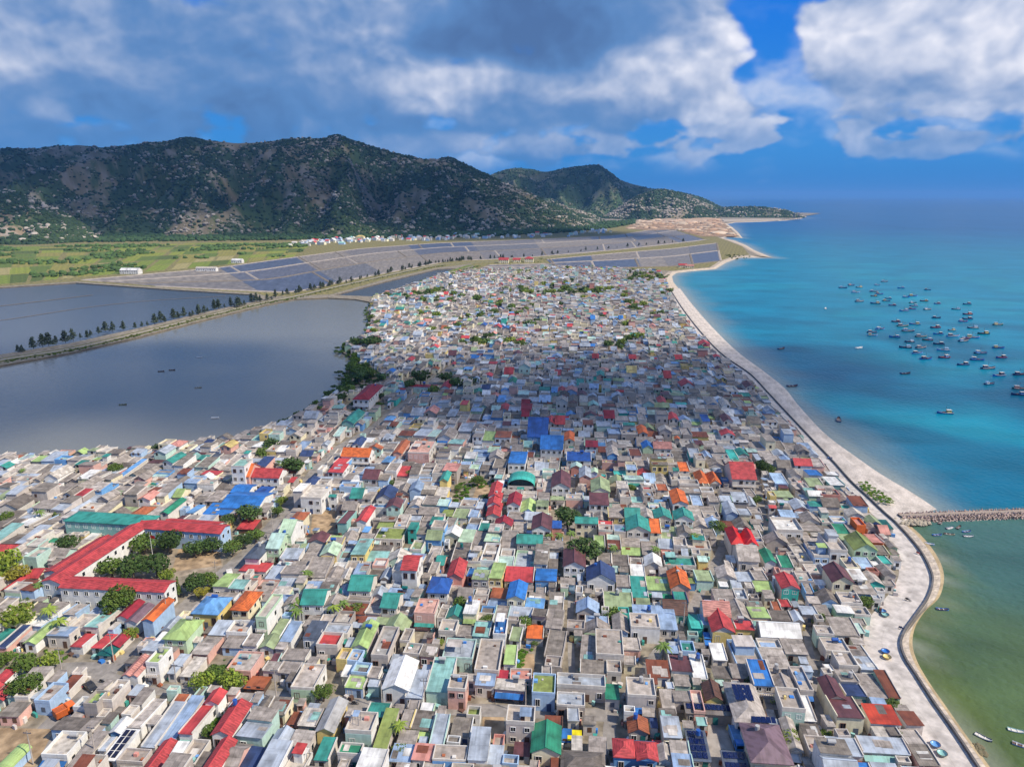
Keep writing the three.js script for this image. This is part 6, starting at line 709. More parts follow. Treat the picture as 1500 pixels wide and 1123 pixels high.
{
  const r = rng(424), bush = [], rock = [], bm = new THREE.MeshStandardMaterial({ roughness: 1 }), rm = new THREE.MeshStandardMaterial({ roughness: 0.95 });
  hillSpots.forEach(({ P, seed, tone, near }, h) => {
    const nb = [26000, 7000, 5000, 2500, 5000][h], nr = [13000, 1400, 3600, 700, 2400][h];
    for (let i = 0; i < nb; i++) { const s = r(), t = h < 2 ? -0.99 + r() * 1.08 : -0.98 + r() * 1.2, p = P(s, t), k = fbm(p[0] * 0.004 + seed, 7, p[2] * 0.004, 4); if (p[1] < 1 || (k > 0.14 && r() < 0.7)) continue; const sz = 2.6 + r() * 4.2, v = 0.7 + r() * 0.6, g = clamp(0.5 + fbm(p[0] * 0.003, 2, p[2] * 0.003, 3) * 2, 0, 1); bush.push([p[0], p[1] + sz * 0.1, p[2], sz, sz * (0.7 + r() * 0.6), mix3([0.022 * v, 0.048 * v, 0.018 * v], [0.05 * v, 0.078 * v, 0.02 * v], g * r()), r() * 6.28]); }
    for (let i = 0; i < nr; i++) { const s = r(), t = -0.95 + r() * 1.0, p = P(s, t), k = fbm(p[0] * 0.0055 + seed + 3, 9, p[2] * 0.0055, 4); if (p[1] < 4 || k < 0.03 && r() < 0.9) continue; const sz = 1.2 + r() * r() * 6.5, v = 0.6 + r() * 0.5; rock.push([p[0], p[1] + sz * 0.35, p[2], sz * (0.8 + r() * 0.8), sz * (0.7 + r() * 0.7), [0.42 * v, 0.36 * v, 0.30 * v], r() * 6.28]); if (r() < 0.5) for (let q = 0; q < 3; q++) rock.push([p[0] + (r() - 0.5) * 34, p[1] + sz * 0.1, p[2] + (r() - 0.5) * 20, sz * 0.5 * (0.6 + r()), sz * 0.45, [0.38 * v, 0.33 * v, 0.27 * v], r() * 6.28]); }
  });
  cover('hill_shrubs', BUSH, bm, bush, 'low dark green scrub covering the hillsides', 'scrub');
  cover('hill_boulders', ROCK, rm, rock, 'pale granite boulders strewn over the hillsides', 'boulders');
  // woods at the foot of the hills and trees on the plain
  const wood = [], fa = smooth([[-1708.4,-1722.1],[-1289.0,-1820.9],[-1001.7,-1931.4],[-657.1,-1991.8],[-452.7,-2089.7],[-101.7,-2160.4],[263.2,-2547.1],[535.7,-3176.0]], 60), fb = smooth([[-2033.8,-2056.0],[-1500.3,-2124.5],[-1157.1,-2236.0],[-749.3,-2275.7],[-510.3,-2359.6],[-115.1,-2449.8],[327.4,-3176.0],[627.6,-3725.7]], 60);
  for (let i = 0; i < 5200; i++) { const k = Math.floor(r() * 60), f = r(), t = r(), a = [lerp(fa[k][0], fa[k + 1][0], f), lerp(fa[k][1], fa[k + 1][1], f)], b = [lerp(fb[k][0], fb[k + 1][0], f), lerp(fb[k][1], fb[k + 1][1], f)], x = lerp(a[0], b[0], t), z = lerp(a[1], b[1], t), v = 0.7 + r() * 0.6, s = 3 + r() * 4.5; wood.push([x, LAND + s * 0.5, z, s, s * (0.8 + r() * 0.5), [0.035 * v, 0.072 * v, 0.022 * v], r() * 6.28]); }
  const pa = [[-1467.4,-1633.3],[-1204.2,-1699.0],[-932.1,-1795.1],[-515.6,-1820.9]], pb = [[-871.6,-957.6],[-732.2,-1020.8],[-604.6,-1153.5],[-434.8,-1480.3]];
  for (let i = 0; i < 3600; i++) { const u = r() * 3, k = Math.min(2, Math.floor(u)), f = u - k, t = Math.pow(r(), 1.6), x = lerp(lerp(pa[k][0], pa[k + 1][0], f), lerp(pb[k][0], pb[k + 1][0], f), t), z = lerp(lerp(pa[k][1], pa[k + 1][1], f), lerp(pb[k][1], pb[k + 1][1], f), t); if (fbm(x * 0.008, 3, z * 0.008, 3) < 0.0 + t * 0.14) continue; const v = 0.7 + r() * 0.7, s = 2 + r() * 3.6; wood.push([x, LAND + s * 0.4, z, s, s * (0.7 + r() * 0.5), [0.06 * v, 0.105 * v, 0.025 * v], r() * 6.28]); }
  const heap = [], qp = [[432.2,-2708.3],[645.0,-3725.7],[953.3,-4077.9],[1131.5,-3953.4],[755.6,-2497.5],[690.1,-2236.0],[584.9,-2236.0],[597.7,-2652.4]]; for (let i = 0; i < 900 && heap.length < 240; i++) { const x = qp[0][0] + (r() - 0.2) * 900, z = -2200 - r() * 2000; if (!inside(x, z, qp)) continue; const sz = 5 + r() * r() * 30, v = 0.75 + r() * 0.5; heap.push([x, LAND + 0.5, z, sz, 1.5 + sz * (0.12 + r() * 0.22), mix3([0.46 * v, 0.27 * v, 0.16 * v], [0.52 * v, 0.42 * v, 0.31 * v], r()), r() * 6.28]); }
  cover('spoil_heaps', ROCK, rm, heap, 'reddish heaps of earth on the quarry ground below the headland', 'earth heaps');
  cover('foothill_woods', BUSH, bm, wood, 'belt of dark woods and bushes along the foot of the hills', 'woods');
  // bushes on banks, vacant lots and road verges
  const veg = [], along = (L, n, w, c, smin, smax) => { const D = smooth(L, 200); for (let i = 0; i < n; i++) { const q = D[Math.floor(r() * D.length)], s = smin + r() * (smax - smin), v = 0.7 + r() * 0.6; veg.push([q[0] + (r() - 0.5) * w, LAND + s * 0.2 - 0.1, q[1] + (r() - 0.5) * w, s, s * (0.6 + r() * 0.5), c.map((k) => k * v), r() * 6.28]); } };
  along([[-118.7,-368.6],[-112.3,-386.3],[-109.5,-405.8],[-107.8,-433.5],[-105.9,-465.1],[-109.8,-497.0]], 160, 12, [0.05, 0.085, 0.02], 0.8, 2.6); along([[-108.8,-478.6],[-114.8,-521.4],[-132.3,-553.3],[-124.9,-586.2],[-126.4,-636.4],[-145.0,-720.3],[-157.0,-806.4]], 220, 14, [0.07, 0.11, 0.025], 0.8, 2.8); along([[-235.3,-306.9],[-219.3,-311.3],[-198.6,-314.0],[-178.5,-318.6]], 30, 5, [0.10, 0.14, 0.03], 0.5, 1.4);
  along([[-375.1,-507.8],[-349.4,-548.2],[-329.0,-613.5],[-308.5,-707.6],[-279.8,-806.4],[-260.3,-845.5],[-229.4,-957.6],[-164.9,-1153.5],[-119.6,-1258.0]], 700, 8, [0.11, 0.13, 0.03], 0.3, 1.1); along([[-164.9,-857.4],[-137.6,-957.6],[-104.3,-1092.8],[-59.2,-1245.5]], 260, 14, [0.12, 0.17, 0.03], 0.4, 1.6);
  const lot = (P, n, c, smin, smax) => { let x0 = 1e9, x1 = -1e9, z0 = 1e9, z1 = -1e9; for (const q of P) { x0 = Math.min(x0, q[0]); x1 = Math.max(x1, q[0]); z0 = Math.min(z0, q[1]); z1 = Math.max(z1, q[1]); } for (let i = 0; i < n * 3 && n > 0; i++) { const x = lerp(x0, x1, r()), z = lerp(z0, z1, r()); if (!inside(x, z, P)) continue; n--; const s = smin + r() * (smax - smin), v = 0.7 + r() * 0.6; veg.push([x, LAND + s * 0.1, z, s, s * (0.5 + r() * 0.5), c.map((k) => k * v), r() * 6.28]); } };
  lot([[-23.3,-260.5],[-23.2,-281.2],[-14.8,-288.1],[-7.6,-284.2],[-8.0,-276.9],[-17.1,-275.4],[-18.4,-260.5]], 120, [0.10, 0.16, 0.03], 0.4, 1.3); lot([[0.5,-155.4],[2.4,-155.4],[3.3,-164.3],[6.2,-166.6],[1.3,-166.6]], 130, [0.13, 0.22, 0.025], 0.2, 0.7); lot([[146.6,-282.1],[150.8,-283.6],[152.1,-272.1],[154.0,-264.0],[150.9,-260.1],[145.2,-262.7]], 170, [0.17, 0.30, 0.02], 0.25, 0.8);
  lot([[-129.8,-901.5],[-91.7,-957.6],[-81.1,-888.4],[-114.7,-851.4]], 160, [0.14, 0.2, 0.03], 0.4, 1.8); lot([[63.3,-942.9],[115.8,-928.7],[109.6,-863.4],[60.6,-875.7]], 140, [0.08, 0.13, 0.03], 0.8, 2.6); lot([[-81.3,-157.3],[-74.1,-160.0],[-71.1,-151.3],[-78.7,-151.3]], 50, [0.08, 0.14, 0.025], 0.3, 1.1); lot([[-73.4,-144.7],[-69.8,-144.7],[-66.0,-132.7],[-68.4,-132.7]], 60, [0.07, 0.12, 0.025], 0.3, 1.2); lot([[-75.8,-162.6],[-70.8,-162.6],[-67.4,-151.3],[-71.4,-151.3]], 30, [0.09, 0.15, 0.025], 0.3, 0.9); lot([[169.8,-1112.3],[241.9,-1102.4],[219.6,-1020.8],[159.4,-1029.3]], 160, [0.09, 0.14, 0.03], 0.8, 2.4); lot([[-126.4,-488.6],[-100.9,-499.1],[-84.3,-447.1],[-101.4,-405.8]], 160, [0.05, 0.085, 0.02], 0.8, 2.6); lot([[-100.7,-402.9],[-76.5,-402.9],[-69.1,-382.4],[-86.4,-373.5]], 30, [0.06, 0.1, 0.02], 0.5, 1.4); lot([[-13.1,-1382.8],[67.8,-1429.9],[49.3,-1297.1],[-18.1,-1270.8]], 60, [0.14, 0.19, 0.04], 0.5, 2); lot([[32.5,-1221.2],[65.7,-1233.2],[60.5,-1175.2],[33.6,-1175.2]], 60, [0.12, 0.2, 0.03], 0.5, 2.2); lot([[445.0,-1515.8],[490.9,-1480.3],[454.0,-1382.8],[417.2,-1382.8]], 70, [0.10, 0.12, 0.04], 0.8, 2.4); lot([[-140.3,-167.8],[-126.6,-166.6],[-118.6,-164.9],[-116.2,-159.8],[-133.1,-157.6]], 60, [0.1, 0.16, 0.03], 0.2, 0.8);
  cover('bank_shrubs', CROWN.far[0], LEAF.bright, veg.map((q) => [q[0], q[1] + q[3] * 0.3, q[2], q[3], q[4], q[5].map((k) => Math.min(1, k * 4.2)), q[6]]), 'bushes and weeds along banks, verges and vacant lots', 'bushes');
}
// ---------------------------------------------------------------- drifting clouds above the frame that shade the middle of the town and the hills
{
  const blob = new THREE.IcosahedronGeometry(1, 2), vapour = new THREE.MeshStandardMaterial({ color: 0xffffff, roughness: 1, transparent: true, opacity: 0.19, side: THREE.DoubleSide }); vapour.name = 'cloud_vapour';
  function cloud(alt, spots, label, op) { const cm = vapour.clone(); cm.opacity = op;  const parts = []; for (const [gx, gz, rad] of spots) { const g = blob.clone(), p = g.attributes.position, r = rng(Math.round(gx * 3 + gz * 7 + 9e5)), o = r() * 50, k = alt / sunDir.y, y = alt + (r() - 0.4) * rad * 0.8, c = [gx + sunDir.x * k, y, gz + sunDir.z * k]; for (let i = 0; i < p.count; i++) { const d = 1 + 0.4 * noise.noise(p.getX(i) * 1.6 + o, p.getY(i) * 1.6, p.getZ(i) * 1.6); p.setXYZ(i, c[0] + p.getX(i) * d * rad, c[1] + p.getY(i) * d * rad * 0.5, c[2] + p.getZ(i) * d * rad); } parts.push(g); } const g = mergeGeometries(parts); g.computeVertexNormals(); const o = mesh('cloud', g, cm); o.userData = { kind: 'stuff', label, category: 'cloud' }; }
  const r = rng(99), A = [], B = [];
  for (let i = 0; i < 400 && A.length < 150; i++) { const x = -900 + r() * 2000, z = -300 - r() * 265, e = sstep(0.32, 0.0, Math.abs((z + 430 + 30 * Math.sin(x * 0.009)) / 265) - 0.18); if (r() < e && !(x < -40 && z > -350 - Math.min(0, x + 40) * 0.0) && !(x > 120 && z > -330)) A.push([x, z, 34 + r() * 34]); }
  for (let i = 0; i < 34; i++) A.push([-430 + r() * 300, -375 - r() * 190, 36 + r() * 34]);
  for (let i = 0; i < 210; i++) { const x = -3400 + r() * 3420, z = -2150 - r() * 2000; if (x < -1150 && z > -2500 && r() < 0.7) continue; B.push([x, z, 150 + r() * 160]); }
  for (let i = 0; i < 26; i++) B.push([-100 + r() * 520, -2120 - r() * 360, 90 + r() * 60]);
  for (let i = 0; i < 30; i++) B.push([-300 + r() * 1250, -4700 - r() * 700, 160 + r() * 130]);
  cloud(760, A, 'broken cumulus drifting above the middle of the town', 0.13); cloud(1750, B, 'cumulus bank drifting above the hills', 0.17);
}

// ---------------------------------------------------------------- breakwater
{
  const [a, b] = [[148.7,-250.8],[261.8,-259.4]], L = Math.hypot(b[0] - a[0], b[1] - a[1]), ux = (b[0] - a[0]) / L, uz = (b[1] - a[1]) / L, bw = thing('breakwater', a[0], 0, a[1], -Math.atan2(uz, ux));
  const core = new MB(), W = 3.0; for (let i = 0; i < 40; i++) { const x0 = i * L / 40, x1 = (i + 1) * L / 40; core.quad([x0, 1.8, 1.0], [x1, 1.8, 1.0], [x1, 1.8, -1.0], [x0, 1.8, -1.0]); core.quad([x0, -1, W], [x1, -1, W], [x1, 1.8, 1.0], [x0, 1.8, 1.0]); core.quad([x1, -1, -W], [x0, -1, -W], [x0, 1.8, -1.0], [x1, 1.8, -1.0]); }
  mesh('rubble_core', core, mat('conc', [0.36, 0.29, 0.24]), bw);
  const tp = new MB(), c = [0, 0, 0]; for (const d of [[0, 1, 0], [0.943, -0.333, 0], [-0.471, -0.333, 0.816], [-0.471, -0.333, -0.816]]) { tp.bar(c, d, 0.34, 7, 0.22); const e = new V3(...d); const s = new V3(0.3, 0.7, 0.5).cross(e).normalize(), t = e.clone().cross(s); for (let i = 0; i < 7; i++) { const q = (k) => { const g = k / 7 * 6.2832; return e.clone().addScaledVector(s, Math.cos(g) * 0.22).addScaledVector(t, Math.sin(g) * 0.22).toArray(); }; tp.tri(q(i), q(i + 1), d); } }
  const r = rng(31), pos = []; for (let x = 1; x < L; x += 1.35) for (const [z, y] of [[3.1, 0.1], [2.3, 0.9], [1.5, 1.6], [-1.5, 1.6], [-2.3, 0.9], [-3.1, 0.1]]) { if (Math.abs(z) < 1.2 && r() < 0.45) continue; pos.push([x + (r() - 0.5) * 0.7, y + (r() - 0.5) * 0.3, z + (r() - 0.5) * 0.5]); }
  const im = new THREE.InstancedMesh(tp.geo(), new THREE.MeshStandardMaterial({ roughness: 0.95 }), pos.length), M = new THREE.Matrix4(), q = new THREE.Quaternion(), cc = new THREE.Color(); pos.forEach((p, i) => { q.setFromEuler(new THREE.Euler((r() - 0.5) * 1.2, r() * 6.28, (r() - 0.5) * 1.2)); M.compose(new V3(...p), q, new V3(0.82, 0.82, 0.82)); im.setMatrixAt(i, M); const v = 0.8 + r() * 0.4; im.setColorAt(i, cc.setRGB(0.43 * v, 0.315 * v, 0.265 * v)); });
  im.name = 'tetrapods'; im.userData = { kind: 'stuff' }; im.castShadow = im.receiveShadow = true; bw.add(im); tag(bw, 'breakwater of pinkish concrete tetrapods running out to sea from the beach corner', 'breakwater');
  const rk = []; for (let i = 0; i < 260; i++) { const t = r(), [x, z] = [lerp(a[0] - 2, a[0] + 8, t) + (r() - 0.5) * 3, a[1] + 3.5 + (r() - 0.5) * 5.5]; const s = 0.3 + r() * 0.6, v = 0.7 + r() * 0.6; rk.push([x, 0.35 + r() * 0.5, z, s, s * 0.8, [0.36 * v, 0.30 * v, 0.22 * v], r() * 6.28]); }
  for (const [x, z] of [[105.3,-134.5],[105.3,-133.3],[103.8,-132.9],[104.8,-131.9]]) for (let k = 0; k < 12; k++) { const s = 0.2 + r() * 0.4; rk.push([x + (r() - 0.5) * 1.6, 0.05, z + (r() - 0.5) * 1.6, s, s * 0.6, [0.16, 0.13, 0.07], r() * 6.28]); }
  cover('shore_rocks', ROCK, new THREE.MeshStandardMaterial({ roughness: 0.95 }), rk, 'loose tan rocks at the root of the breakwater', 'rocks');
}
// ---------------------------------------------------------------- boats
const ordinals = ['first', 'second', 'third', 'fourth', 'fifth', 'sixth', 'seventh', 'eighth', 'ninth', 'tenth', 'eleventh', 'twelfth', 'thirteenth', 'fourteenth', 'fifteenth'];
function hullGeo(len, wid, dep, sheer) { // x along the boat, bow at +x
  const mb = new MB(), n = 10, S = (t) => { const x = (t - 0.5) * len, w = wid / 2 * Math.pow(Math.sin(Math.PI * clamp(0.2 + 0.8 * (1 - t) * 1.0, 0, 1) * 0.62), 0.8) * (t > 0.98 ? 0.06 : 1), y = dep + sheer * (Math.pow(Math.max(0, t - 0.45) / 0.55, 2) * 1.3 + 0.25 * Math.pow(Math.max(0, 0.3 - t) / 0.3, 2)); return [x, w, y]; };
  for (let i = 0; i < n; i++) { const A = S(i / n), B = S((i + 1) / n); for (const e of [1, -1]) { mb.quad([A[0], -0.5, A[1] * 0.55 * e], [B[0], -0.5, B[1] * 0.5 * e], [B[0], B[2], B[1] * e], [A[0], A[2], A[1] * e]); } }
  const A = S(0); mb.quad([A[0], -0.5, -A[1] * 0.55], [A[0], -0.5, A[1] * 0.55], [A[0], A[2], A[1]], [A[0], A[2], -A[1]]); return { geo: mb.geo(), S };
}
const HULL = hullGeo(12, 3.6, 1.15, 0.9), DINGHY = hullGeo(5.6, 1.9, 0.5, 0.45);
const deckGeo = (H, drop, w = 0.94) => { const mb = new MB(); for (let i = 0; i < 10; i++) { const A = H.S(i / 10), B = H.S((i + 1) / 10); mb.quad([A[0], A[2] - drop, A[1] * w], [B[0], B[2] - drop, B[1] * w], [B[0], B[2] - drop, -B[1] * w], [A[0], A[2] - drop, -A[1] * w]); } return mb.geo(); };
const stripGeo = (H) => { const mb = new MB(); for (let i = 0; i < 10; i++) { const A = H.S(i / 10), B = H.S((i + 1) / 10); for (const e of [1, -1]) mb.quad([A[0], A[2] - 0.28, A[1] * 1.012 * e], [B[0], B[2] - 0.28, B[1] * 1.012 * e], [B[0], B[2] + 0.04, B[1] * 1.012 * e], [A[0], A[2] + 0.04, A[1] * 1.012 * e]); } return mb.geo(); };
const BG = { hull: HULL.geo, deck: deckGeo(HULL, 0.35), strip: stripGeo(HULL), cabin: new MB().box(-4.4, 0.9, -1.15, -1.4, 3.0, 1.15).geo(), croof: new MB().box(-4.8, 3.0, -1.4, -1.0, 3.14, 1.4, true).geo(), glass: new MB().box(-1.42, 2.1, -0.95, -1.36, 2.7, 0.95).box(-4.0, 2.1, -1.18, -1.8, 2.7, 1.18).geo(), mast: new MB().bar([-0.6, 0.8, 0], [-0.6, 6.2, 0], 0.1).bar([-0.6, 5.2, 0], [3.8, 3.4, 0], 0.06).bar([-3.2, 3.1, 0.6], [-3.2, 5.0, 0.6], 0.05).geo(), crate: new MB().box(0.2, 0.8, -0.8, 1.6, 1.5, 0.7).geo(), dh: DINGHY.geo, dd: deckGeo(DINGHY, 0.3), ds: stripGeo(DINGHY), dt: new MB().box(-1.6, 0.25, -0.75, -1.3, 0.42, 0.75).box(0.3, 0.25, -0.8, 0.6, 0.42, 0.8).geo() };
function fishingBoat(x, z, turn, len, hull, cab, strip) { const g = thing('fishing_boat', x, 0, z, turn), k = len / 12; const add = (n, ge, m) => { const o = mesh(n, ge, m, g); o.scale.setScalar(k); return o; }; add('hull', BG.hull, mat('gloss', hull)); add('deck', BG.deck, mat('plain', 'wood')); add('gunwale', BG.strip, mat('plain', strip)); add('cabin', BG.cabin, mat('plain', cab)); add('cabin_roof', BG.croof, mat('plain', cab === 'white' ? 'lblue' : 'offwhite')); add('window', BG.glass, mat('glass', '#20262c')); add('mast', BG.mast, mat('plain', 'wood')); add('crate', BG.crate, mat('plain', 'rust')); return g; }
{
  const Z = [[446.3,-959.6],[470.9,-988.4],[470.7,-965.5],[441.0,-911.4],[507.5,-989.9],[538.6,-1031.3],[468.4,-920.1],[448.0,-878.7],[463.4,-895.7],[454.3,-856.3],[441.9,-836.1],[418.7,-815.8],[408.2,-831.6],[431.0,-801.5],[523.8,-958.2],[496.6,-878.7],[481.9,-867.6],[548.6,-938.8],[464.8,-820.1],[452.3,-796.4],[485.7,-835.0],[489.1,-814.2],[439.0,-774.9],[423.1,-762.0],[453.8,-771.0],[485.6,-772.5],[520.7,-809.9],[476.5,-737.8],[445.6,-694.3],[458.8,-709.2],[431.5,-715.8],[378.3,-693.1],[371.9,-668.1],[389.2,-678.9],[363.4,-642.7],[342.9,-652.7],[327.3,-636.3],[320.5,-622.3],[398.1,-660.1],[405.9,-647.2],[432.4,-658.4],[467.9,-675.9],[382.6,-628.4],[389.3,-617.2],[423.7,-629.4],[403.1,-611.6],[385.7,-596.2],[394.4,-607.3],[336.0,-614.1],[360.1,-615.6],[357.4,-600.9],[337.5,-592.9],[357.0,-583.7],[321.3,-569.1],[333.8,-568.3],[319.5,-547.5],[346.5,-559.3],[397.1,-568.3],[369.3,-547.5],[315.1,-527.6],[330.9,-531.9],[374.8,-531.9],[351.9,-524.4],[331.0,-508.2],[342.1,-496.3],[335.6,-475.5],[314.9,-453.0],[247.1,-388.1],[352.3,-478.2],[326.7,-441.1],[315.7,-426.8]];
  const r = rng(12), list = Z.map(([x, z], i) => ({ x, z, u: project(x, 0, z)[0], v: project(x, 0, z)[1], hull: pick(r, ['navy', 'royal', 'navy', 'blue', 'navy', 'dteal', 'sky']), cab: pick(r, ['white', 'sky', 'sky', 'navy', 'yellow', 'salmon', 'navy', 'navy']), strip: pick(r, ['red', 'white', 'sky', 'white', 'navy']), len: 7.5 + r() * 3.6, turn: (r() < 0.5 ? 0 : Math.PI) + (r() - 0.5) * 0.5 }));
  const rows = []; [...list].sort((a, b) => b.v - a.v).forEach((q, i) => { const k = Math.floor(i / 9); (rows[k] ??= []).push(q); });
  const cw = { navy: 'dark blue', royal: 'deep blue', blue: 'bright blue', dteal: 'teal', sky: 'light blue', white: 'white', lblue: 'pale', yellow: 'yellow', salmon: 'pink' };
  rows.forEach((R_, k) => R_.sort((a, b) => a.u - b.u).forEach((q, i) => { const g = fishingBoat(q.x, q.z, q.turn, q.len, q.hull, q.cab, q.strip); tag(g, `${cw[q.hull]} boat with ${cw[q.cab]} cabin, ${ordinals[i]} from left in ${k ? ordinals[k] + ' nearest' : 'the nearest'} anchorage rank`, 'fishing boat', 'fishing boats at anchor offshore'); }));
  const small = [[162.7,-247.5,'wood','offwhite',0.8,'small dark rowing boat nearest the breakwater'],[163.6,-243.0,'navy','white',0.3,'white-decked boat in the harbour group, left of the dark one'],[167.2,-243.5,'wood','dteal',0.7,'dark wooden boat at the back of the harbour group'],[155.6,-237.4,'blue','blue',0.1,'plain blue boat at the left of the harbour group'],[160.4,-238.0,'wood','cream',-0.3,'cream-decked brown boat in front of the harbour group'],[168.2,-240.2,'sky','royal',0.2,'upper of two blue boats moored together at the right of the harbour group'],[166.4,-236.4,'navy','white',-0.1,'lower of two blue boats moored together, with white trim'],[148.7,-230.6,'sky','white',-0.5,'white and blue dinghy closest to the harbour wall'],[129.2,-189.0,'blue','navy',-0.2,'small blue boat tied beside the bulge of the sea wall'],[117.0,-138.9,'lteal','white',-0.4,'turquoise and white boat off the lower harbour'],[108.0,-136.8,'navy','white',-0.9,'dark blue and white boat near rocks in the lower harbour'],[115.0,-134.3,'white','sky',-0.6,'white boat at the right edge of the lower harbour'],[344.9,-776.3,'white','white',1.2,'lone white boat under way off the beach'],[274.7,-481.7,'navy','wood',0.1,'lone dark skiff between beach and anchorage'],[180.8,-375.2,'navy','wood',1.2,'lone dark skiff close off the beach'],[283.2,-568.0,'white','white',0.4,'lone small white skiff left of the anchorage'],[218.8,-565.3,'navy','wood',0.5,'tiny dark skiff near the far beach'],[182.8,-447.7,'navy','wood',0.1,'tiny dark skiff just off the beach bend'],[-201.7,-440.9,'wood','cream',0.3,'small boat in the upper middle of the lagoon'],[-238.8,-530.2,'white','white',0.2,'tiny white skiff far out on the lagoon'],[-246.3,-484.7,'wood','wood',0.1,'left one of two dark skiffs in mid lagoon'],[-240.5,-488.7,'wood','wood',0.1,'right one of two dark skiffs in mid lagoon'],[-229.7,-402.5,'wood','sage',0.2,'small green-brown boat on the lagoon, left of the white skiff'],[-164.8,-376.7,'white','white',0.1,'white skiff on the lagoon near the town shore']];
  for (const [x, z, h, st, t, label] of small) { const lag = x < 0, k = lag ? 0.75 : -z > 250 ? 1.3 : 0.62, g = thing('small_boat', x, lag ? 0.9 : 0, z, t); for (const [n, ge, m] of [['hull', BG.dh, mat('gloss', h)], ['deck', BG.dd, mat('plain', st === 'white' ? 'offwhite' : 'wood')], ['gunwale', BG.ds, mat('plain', st)], ['thwart', BG.dt, mat('plain', 'offwhite')]]) mesh(n, ge, m, g).scale.setScalar(k); tag(g, label, 'boat', lag ? 'skiffs on the lagoon' : 'small boats near the shore'); }
  // round basket boats pulled up by the promenade
  const bowl = new THREE.LatheGeometry([[0.02, 0], [0.6, 0.05], [0.95, 0.3], [1.05, 0.62], [1.1, 0.64], [1.0, 0.6], [0.85, 0.25], [0.02, 0.08]].map((q) => new THREE.Vector2(...q)), 14), rimG = new THREE.TorusGeometry(1.06, 0.06, 5, 16).rotateX(Math.PI / 2).translate(0, 0.63, 0);
  for (const [x, z, c, label] of [[93.9,-132.1,'sky','upper pale-blue basket boat on the verge beside the promenade'],[93.9,-129.5,'lteal','lower pale-teal basket boat on the verge beside the promenade'],[99.8,-165.5,'blue','blue basket boat on the promenade by the yellow tub'],[99.0,-163.1,'yellow','yellow basket boat beside the blue one on the promenade'],[108.6,-184.5,'sky','light blue basket boat at the house corner by the promenade bulge'],[108.5,-182.7,'lteal','teal basket boat at the house corner by the promenade bulge'],[141.2,-301.8,'navy','dark blue basket boat inside the beach wall'],[147.7,-310.4,'blue','blue basket boat leaning by the beach wall']]) { const g = thing('basket_boat', x, LAND + 0.03, z); mesh('basket', bowl, mat('gloss', c), g); mesh('rim', rimG, mat('plain', 'wood'), g); tag(g, label, 'basket boat', 'basket boats ashore'); }
}
// ---------------------------------------------------------------- vehicles, poles, far buildings
function wheelGeo(r0, w) { return new THREE.CylinderGeometry(r0, r0, w, 12).rotateX(Math.PI / 2); }
function car(name, x, z, deg, col, label) { const g = thing(name, x, LAND + 0.06, z, -R(deg)); const sh = new THREE.Shape([[-2.1, 0.35], [2.1, 0.35], [2.15, 0.8], [1.2, 0.95], [0.5, 1.45], [-1.2, 1.45], [-1.9, 1.0], [-2.15, 0.9]].map((q) => new THREE.Vector2(...q))); mesh('body', new THREE.ExtrudeGeometry(sh, { depth: 1.6, bevelEnabled: true, bevelSize: 0.08, bevelThickness: 0.08, bevelSegments: 2 }).translate(0, 0, -0.8), mat('gloss', col), g); const gl = new THREE.Shape([[0.95, 0.95], [0.42, 1.38], [-1.1, 1.38], [-1.6, 0.98]].map((q) => new THREE.Vector2(...q))); mesh('window', new THREE.ExtrudeGeometry(gl, { depth: 1.82, bevelEnabled: false }).translate(0, 0, -0.91), mat('glass', '#15191d'), g); for (const [a, b] of [[1.35, 0.8], [1.35, -0.8], [-1.3, 0.8], [-1.3, -0.8]]) mesh('wheel', wheelGeo(0.34, 0.22).translate(a, 0.32, b), mat('plain', 'black'), g); for (const b of [0.6, -0.6]) mesh('headlight', new MB().box(2.14, 0.6, b - 0.2, 2.26, 0.78, b + 0.2, true), mat('glass', '#d8d8d0'), g); tag(g, label, 'car'); }
function truck(x, z, deg, col, bed, label, len = 7) { const g = thing('truck', x, LAND + 0.06, z, -R(deg)), h = len / 2; mesh('chassis', new MB().box(-h, 0.5, -0.9, h, 0.75, 0.9, true), mat('plain', 'black'), g); mesh('cab', new MB().box(h - 1.7, 0.75, -1.1, h, 2.5, 1.1).box(h - 1.6, 2.5, -1.0, h - 0.25, 2.65, 1.0), mat('gloss', col), g); mesh('windscreen', new MB().box(h, 1.55, -0.95, h + 0.04, 2.3, 0.95).box(h - 1.3, 1.6, -1.13, h - 0.3, 2.25, 1.13), mat('glass', '#15191d'), g); mesh('cargo_bed', new MB().box(-h, 0.75, -1.2, h - 1.8, 2.3, 1.2), mat('metal', bed), g); mesh('bed_rim', new MB().box(-h - 0.05, 2.3, -1.26, h - 1.76, 2.4, -1.1).box(-h - 0.05, 2.3, 1.1, h - 1.76, 2.4, 1.26), mat('plain', bed), g); for (const [a, b] of [[h - 0.9, 0.95], [h - 0.9, -0.95], [-h + 1.2, 0.95], [-h + 1.2, -0.95]]) mesh('wheel', wheelGeo(0.46, 0.3).translate(a, 0.44, b), mat('plain', 'black'), g); tag(g, label, 'truck'); }
